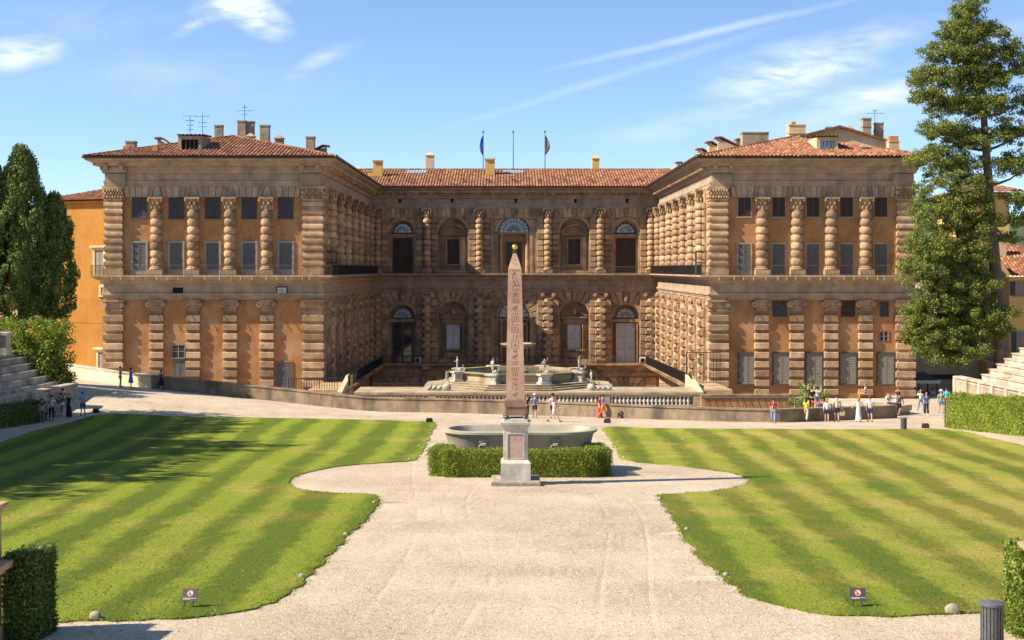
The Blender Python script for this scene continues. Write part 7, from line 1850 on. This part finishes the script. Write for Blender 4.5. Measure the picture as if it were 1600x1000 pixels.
person(on_ground(107.5, 652), 1.7, 170, 'woman in long black dress holding a white hat out at her side', BLK, BLK, 'maxi', (.28, .2, .13), .1, ('down', 'out'), female=True, sleeve=.1)
t_, P_ = person(on_ground(129.5, 650.5), 1.76, 30, 'man in blue and white floral shirt, blue shorts and blue hood reading a map', (.05, .2, .7), (.01, .05, .3), 'shorts', (.03, .02, .015), .35, ('front', 'front'), topmat=floral, hat=(.1, .35, .85))
mb = MB(); mb.loft([[(-.18, -.24, 1.08), (.2, -.24, 1.08), (.2, -.5, 1.18), (-.18, -.5, 1.2)], [(-.18, -.24, 1.085), (.2, -.24, 1.085), (.2, -.5, 1.185), (-.18, -.5, 1.205)]]); m_ = mb.build('map', M['white_paint'], None); tag(m_, 'unfolded white paper map held by the man in blue', 'map'); m_.location = t_.location; m_.rotation_euler = t_.rotation_euler
hb = ground_at(107.5, 652); t = thing('sun_hat', 'white brimmed sun hat held out by the woman in black', 'hat', hb + Vector((-.46, .1, .88))); mb = MB(); mb.lathe([(.2, 0), (.19, .015), (.11, .03), (.1, .12), (0, .15)], 0, 0, 14); mb.build('brim', cloth(W_), t, 40)
def ledge_person(px, py, Y, **k): return at(px, py, Y)
for px, py, col, hatc, lab in ((82, 637, (.75, .35, .6), (.06, .12, .25), 'seated person in pink top and dark cap on the stand ledge'), (88.5, 636, (.3, .6, .72), None, 'seated person in pale turquoise top between pink and black figures on the ledge'), (98, 634, BLK, None, 'seated person in black top with white bag on the stand ledge')):
    person(at(px, py, 104.5), 1.66, 60, lab, col, (.12, .12, .14), 'trousers', (.02, .015, .012), 0, ('lap', 'lap'), sit=True, hat=hatc)
t = thing('stone_ledge', 'low stone ledge under the seated visitors at the stand end', 'ledge', at(90, 645, 105)); mb = MB(); mb.fbox(-1.0, 1.0, .9, -.2, -.5, .62, .03, .03); mb.build('block', M['steps'], t)
person(at(91, 651, 101), 1.5, 35, 'young seated person in white shorts and pale top on a folding chair', (.45, .45, .5), W_, 'shorts', (.1, .05, .03), 0, ('lap', 'lap'), sit=True, female=True, shoes=W_)
t = thing('folding_chair', 'low folding chair under the young person in white shorts', 'chair', at(91, 651, 101)); mb = MB(); mb.fbox(-.24, .24, .25, -.28, .34, .37, 0, 0); mb.build('seat', M['iron'], t)
for sx in (-.22, .22): mb = MB(); mb.tube((sx, -.28, 0), (sx, .22, .36), .018, .018, 5); mb.tube((sx, .25, 0), (sx, -.2, .36), .018, .018, 5); mb.build('leg', M['iron'], t)
mb = MB(); mb.fbox(-.24, .24, .24, .27, .38, .85, 0, 0); mb.build('backrest', M['iron'], t)
t_, P_ = person(on_ground(188, 602, 117.6), 1.68, 120, 'woman in dusty pink top and green leggings standing on the ramp', (.5, .2, .2), (.03, .3, .13), 'trousers', (.04, .025, .02), .15, ('phone', 'front'), female=True, sleeve=.3)
person(on_ground(204.5, 602.5, 117.4), 1.66, 130, 'woman in blue belted dress photographing the palace from the ramp', (.04, .15, .6), cloth and (.05, .15, .55), 'dress', (.02, .015, .012), .1, ('phone', 'phone'), female=True, sleeve=.3)
person(on_ground(252, 602.5, 117.6), 1.66, 150, 'woman in dark top and black skirt leaning against the parapet in the shade', (.06, .045, .06), BLK, 'dress', (.012, .01, .01), .25, ('down', 'front'), female=True, skin=SKIN_D, sleeve=.1)
person(on_ground(835.5, 653), 1.72, 185, 'man in blue shirt, dark shorts and pale hat standing just right of the obelisk', (.1, .2, .42), (.02, .025, .04), 'shorts', (.2, .18, .16), .1, ('front', 'down'), hat=(.5, .52, .62))
person(on_ground(823, 653), 1.7, 170, 'person in dark clothes with red collar half hidden behind the obelisk base', (.02, .02, .035), BLK, 'trousers', (.1, .07, .05), .1)
person(on_ground(863.5, 654), 1.76, 10, 'person in white shirt and dark cap walking just behind the woman in white', W_, (.03, .03, .05), 'shorts', (.02, .015, .01), .4, hat=(.02, .025, .05))
person(on_ground(866, 659.5), 1.66, 95, 'woman in sleeveless white top and pale shorts striding along the drive', W_, (.55, .55, .62), 'shorts', (.22, .12, .06), .95, ('front', 'down'), female=True, long_hair=True, sleeve=.1)
person(on_ground(937.5, 653), 1.66, 60, 'woman in long red dress walking beside a man in blue', (.7, .02, .02), (.7, .02, .02), 'maxi', (.05, .03, .02), .2, ('phone', 'down'), female=True)
person(on_ground(942, 654), 1.74, 75, 'man in bright blue shirt and orange shorts walking with the woman in red', (.02, .22, .72), (.6, .26, .04), 'shorts', (.06, .04, .03), .7, shoes=(.5, .1, .05), skin=SKIN_D)
person(on_ground(1208.5, 661), 1.62, -10, 'woman in maroon top and wide blue jeans walking by the parapet', (.2, .012, .02), DEN, 'wide', (.03, .015, .012), .45, ('down', 'down'), female=True, long_hair=True)
person(on_ground(1260, 659), 1.64, 150, 'woman in yellow top and wide beige patterned trousers by the parapet', (.75, .5, .02), (.5, .4, .3), 'wide', (.02, .015, .012), .45, ('front', 'front'), female=True, long_hair=True, legmat=beigep)
person(on_ground(1292, 659.5), 1.64, 170, 'woman in white blouse and navy shorts seen from behind by the parapet', W_, NAVY, 'shorts', (.35, .2, .1), .4, female=True, sleeve=1, long_hair=True, shoes=(.4, .25, .2))
t_, P_ = person(on_ground(1307.5, 659.5), 1.86, 180, 'tall curly haired man in beige shirt and navy shorts carrying a straw bag', (.62, .54, .42), NAVY, 'shorts', (.03, .02, .015), .2)
t = thing('straw_bag', 'straw bag hanging from the hand of the curly haired man', 'bag', ground_at(1307.5, 659.5) + Vector((.36, -.02, .45))); mb = MB(); mb.loft([[(-.15, -.07, 0), (.15, -.07, 0), (.15, .07, 0), (-.15, .07, 0)], [(-.2, -.09, .26), (.2, -.09, .26), (.2, .09, .26), (-.2, .09, .26)]]); mb.build('bag_body', cloth((.55, .4, .2)), t); mb = MB(); mb.path_tube([(.13 * math.cos(k * math.pi / 8), 0, .26 + .22 * math.sin(k * math.pi / 8)) for k in range(9)], [.014] * 9, 5); mb.build('strap', cloth((.55, .4, .2)), t)
person(on_ground(1341.5, 659.5), 1.7, 175, 'red haired woman in long pale blue dress walking by the parapet', (.6, .68, .74), (.6, .7, .78), 'maxi', (.42, .17, .06), .5, ('out', 'out'), female=True, sleeve=.1, long_hair=True)
person(on_ground(1359.5, 659.5), 1.78, 178, 'man in white shirt and navy shorts walking by the parapet beside the pale blue dress', W_, (.03, .06, .17), 'shorts', (.1, .05, .03), .3)
person(on_ground(1405, 650), 1.78, 150, 'man in dark olive shirt and black shorts at the parapet end', (.07, .065, .045), BLK, 'shorts', (.02, .015, .012), .8, skin=SKIN_D)
person(on_ground(1400.5, 650), 1.78, 200, 'man in pale blue shirt pointing left at the parapet end', (.45, .58, .78), NAVY, 'trousers', (.06, .04, .03), .1, ('point', 'down'))
person(at(1268.5, 641, 106), 1.74, 170, 'gardener in black shirt reaching up among the shrubs behind the parapet', BLK, BLK, 'trousers', (.03, .02, .015), .1, ('up', 'down'), group='gardeners among the shrubs')
person(at(1277, 641, 106.3), 1.74, 160, 'gardener in grey shirt and blue trousers with both arms up behind the parapet', (.5, .52, .5), (.2, .3, .55), 'trousers', (.02, .015, .012), .1, ('up', 'up'), group='gardeners among the shrubs')
person(at(1352.5, 624.5, 109), 1.68, 250, 'visitor in grey top and orange trousers sitting on the pale stone platform', (.35, .38, .42), (.6, .2, .06), 'trousers', (.2, .12, .07), 0, ('lap', 'down'), sit=True, skin=SKIN_D)
person(at(1388.5, 639, 107.5), 1.7, 20, 'person in white top sitting behind the end of the parapet wall', W_, NAVY, 'trousers', (.12, .06, .03), 0, ('lap', 'lap'), sit=True)
person(on_ground(1438.5, 642), 1.68, 190, 'red haired woman in white shirt and blue jeans walking past the kiosk', W_, DEN, 'trousers', (.4, .14, .05), .6, ('phone', 'down'), female=True)
person(on_ground(1447.5, 649.5), 1.72, 185, 'red haired person in blue top and wide black trousers near the kiosk', (.05, .12, .4), (.02, .02, .022), 'wide', (.4, .12, .05), .2, ('down', 'down'), female=True, shoes=W_)
person(on_ground(1470.5, 646), 1.78, 175, 'man in grey green shirt, bright blue shorts and white cap near the hedge', (.25, .3, .24), (.05, .3, .62), 'shorts', (.3, .25, .2), .25, hat=(.68, .66, .62))
person(on_ground(1479, 640), 1.76, 170, 'person in cyan shirt half hidden by the tall right hedge', (.02, .5, .72), NAVY, 'trousers', (.02, .015, .012), .1)
person(at(1457, 634, 144), 1.72, 10, 'attendant in pale grey shirt and teal skirt at the kiosk counter', (.42, .42, .34), (.05, .3, .3), 'dress', (.08, .03, .02), .05, ('front', 'front'), female=True)
person(at(1436, 620, 150), 1.74, 0, 'person in salmon pink top on the dark steps inside the kiosk', (.6, .2, .17), (.16, .18, .25), 'trousers', (.03, .02, .02), .05)
t = thing('kiosk_platform', 'dark raised platform inside the kiosk carrying the person in pink', 'platform', at(1437, 620, 150.2)); mb = MB(); mb.fbox(-.9, .9, .6, -.7, -1.6, -.02, 0, 0); mb.build('deck', M['iron'], t)
# marble putti on and beside the fountain
def putto(pos, face, lab, arms, walk, h=1.35, sit=False): return person(pos, h, face, lab, skin=M['old_marble'], name='putto_statue', cat='statue', arms=arms, walk=walk, sit=sit, group='marble putti of the fountain', chub=1.25, female=False)
for k, (face, arms, lab) in {5: (-30, ('up', 'front'), 'marble putto on the fountain post just left of the obelisk'), 6: (25, ('up', 'out'), 'marble putto with raised arm on the fountain post just right of the obelisk'), 4: (-80, ('front', 'front'), 'marble putto on the leftmost fountain post'), 7: (60, ('front', 'up'), 'marble putto on the rightmost fountain post')}.items():
    p = octa(5.5, 0)[k]; putto((p[0], p[1], TZ + 1.36), face, lab, arms, .35)
    t = thing('dolphin_statue', 'small marble dolphin curled at the feet of the putto, ' + ('left of the obelisk' if k == 5 else 'right of the obelisk' if k == 6 else 'far left post' if k == 4 else 'far right post'), 'statue', (p[0] + .3, p[1], TZ + 1.36), 'marble dolphins of the fountain'); mb = MB(); mb.path_tube([(-.3, -.1, .12), (-.05, -.12, .2), (.15, -.05, .16), (.28, 0, .3), (.2, .02, .5)], [.05, .15, .13, .08, .03], 8); mb.build('body', M['old_marble'], t, True); mb = MB(); mb.ell((.18, .02, .54), (.14, .04, .07), 7, 4); mb.build('tail_fin', M['old_marble'], t, True)
for px, py, face, lab, flip in ((698, 612, 60, 'crouching marble putto with swans at the left end of the terrace', 1), (924, 612, -60, 'crouching marble putto with swans at the right end of the terrace', -1)):
    p = at(px, py - 6, 124.0); p.z = TZ; putto((p.x, p.y, TZ + .55), face, lab, ('up', 'front'), .6, 1.2)
    t = thing('rock_base', 'rough rock carrying the crouching putto at the ' + ('left' if flip > 0 else 'right') + ' end of the terrace', 'rock', (p.x, p.y, TZ), 'rock bases on the terrace'); mb = MB(); mb.ell((0, 0, .25), (.42, .35, .36), 9, 6); mb.build('stone', M['old_marble'], t, True)
    for j in range(3):
        q = thing('swan_statue', 'marble swan %s the %s terrace putto' % (('nearest', 'second from', 'farthest from')[j], 'left' if flip > 0 else 'right'), 'statue', (p.x - flip * (.65 + .45 * j), p.y, TZ), 'marble swans on the terrace'); mb = MB(); mb.ell((0, 0, .2), (.24, .2, .2), 9, 6); mb.path_tube([(-flip * .15, 0, .25), (-flip * .26, 0, .42), (-flip * .2, -.03, .55), (-flip * .3, -.04, .56)], [.09, .06, .055, .03], 7); mb.build('body', M['old_marble'], q, True); mb = MB(); mb.ell((flip * .1, 0, .3), (.2, .16, .14), 8, 5); mb.build('wing', M['old_marble'], q, True)
flush()
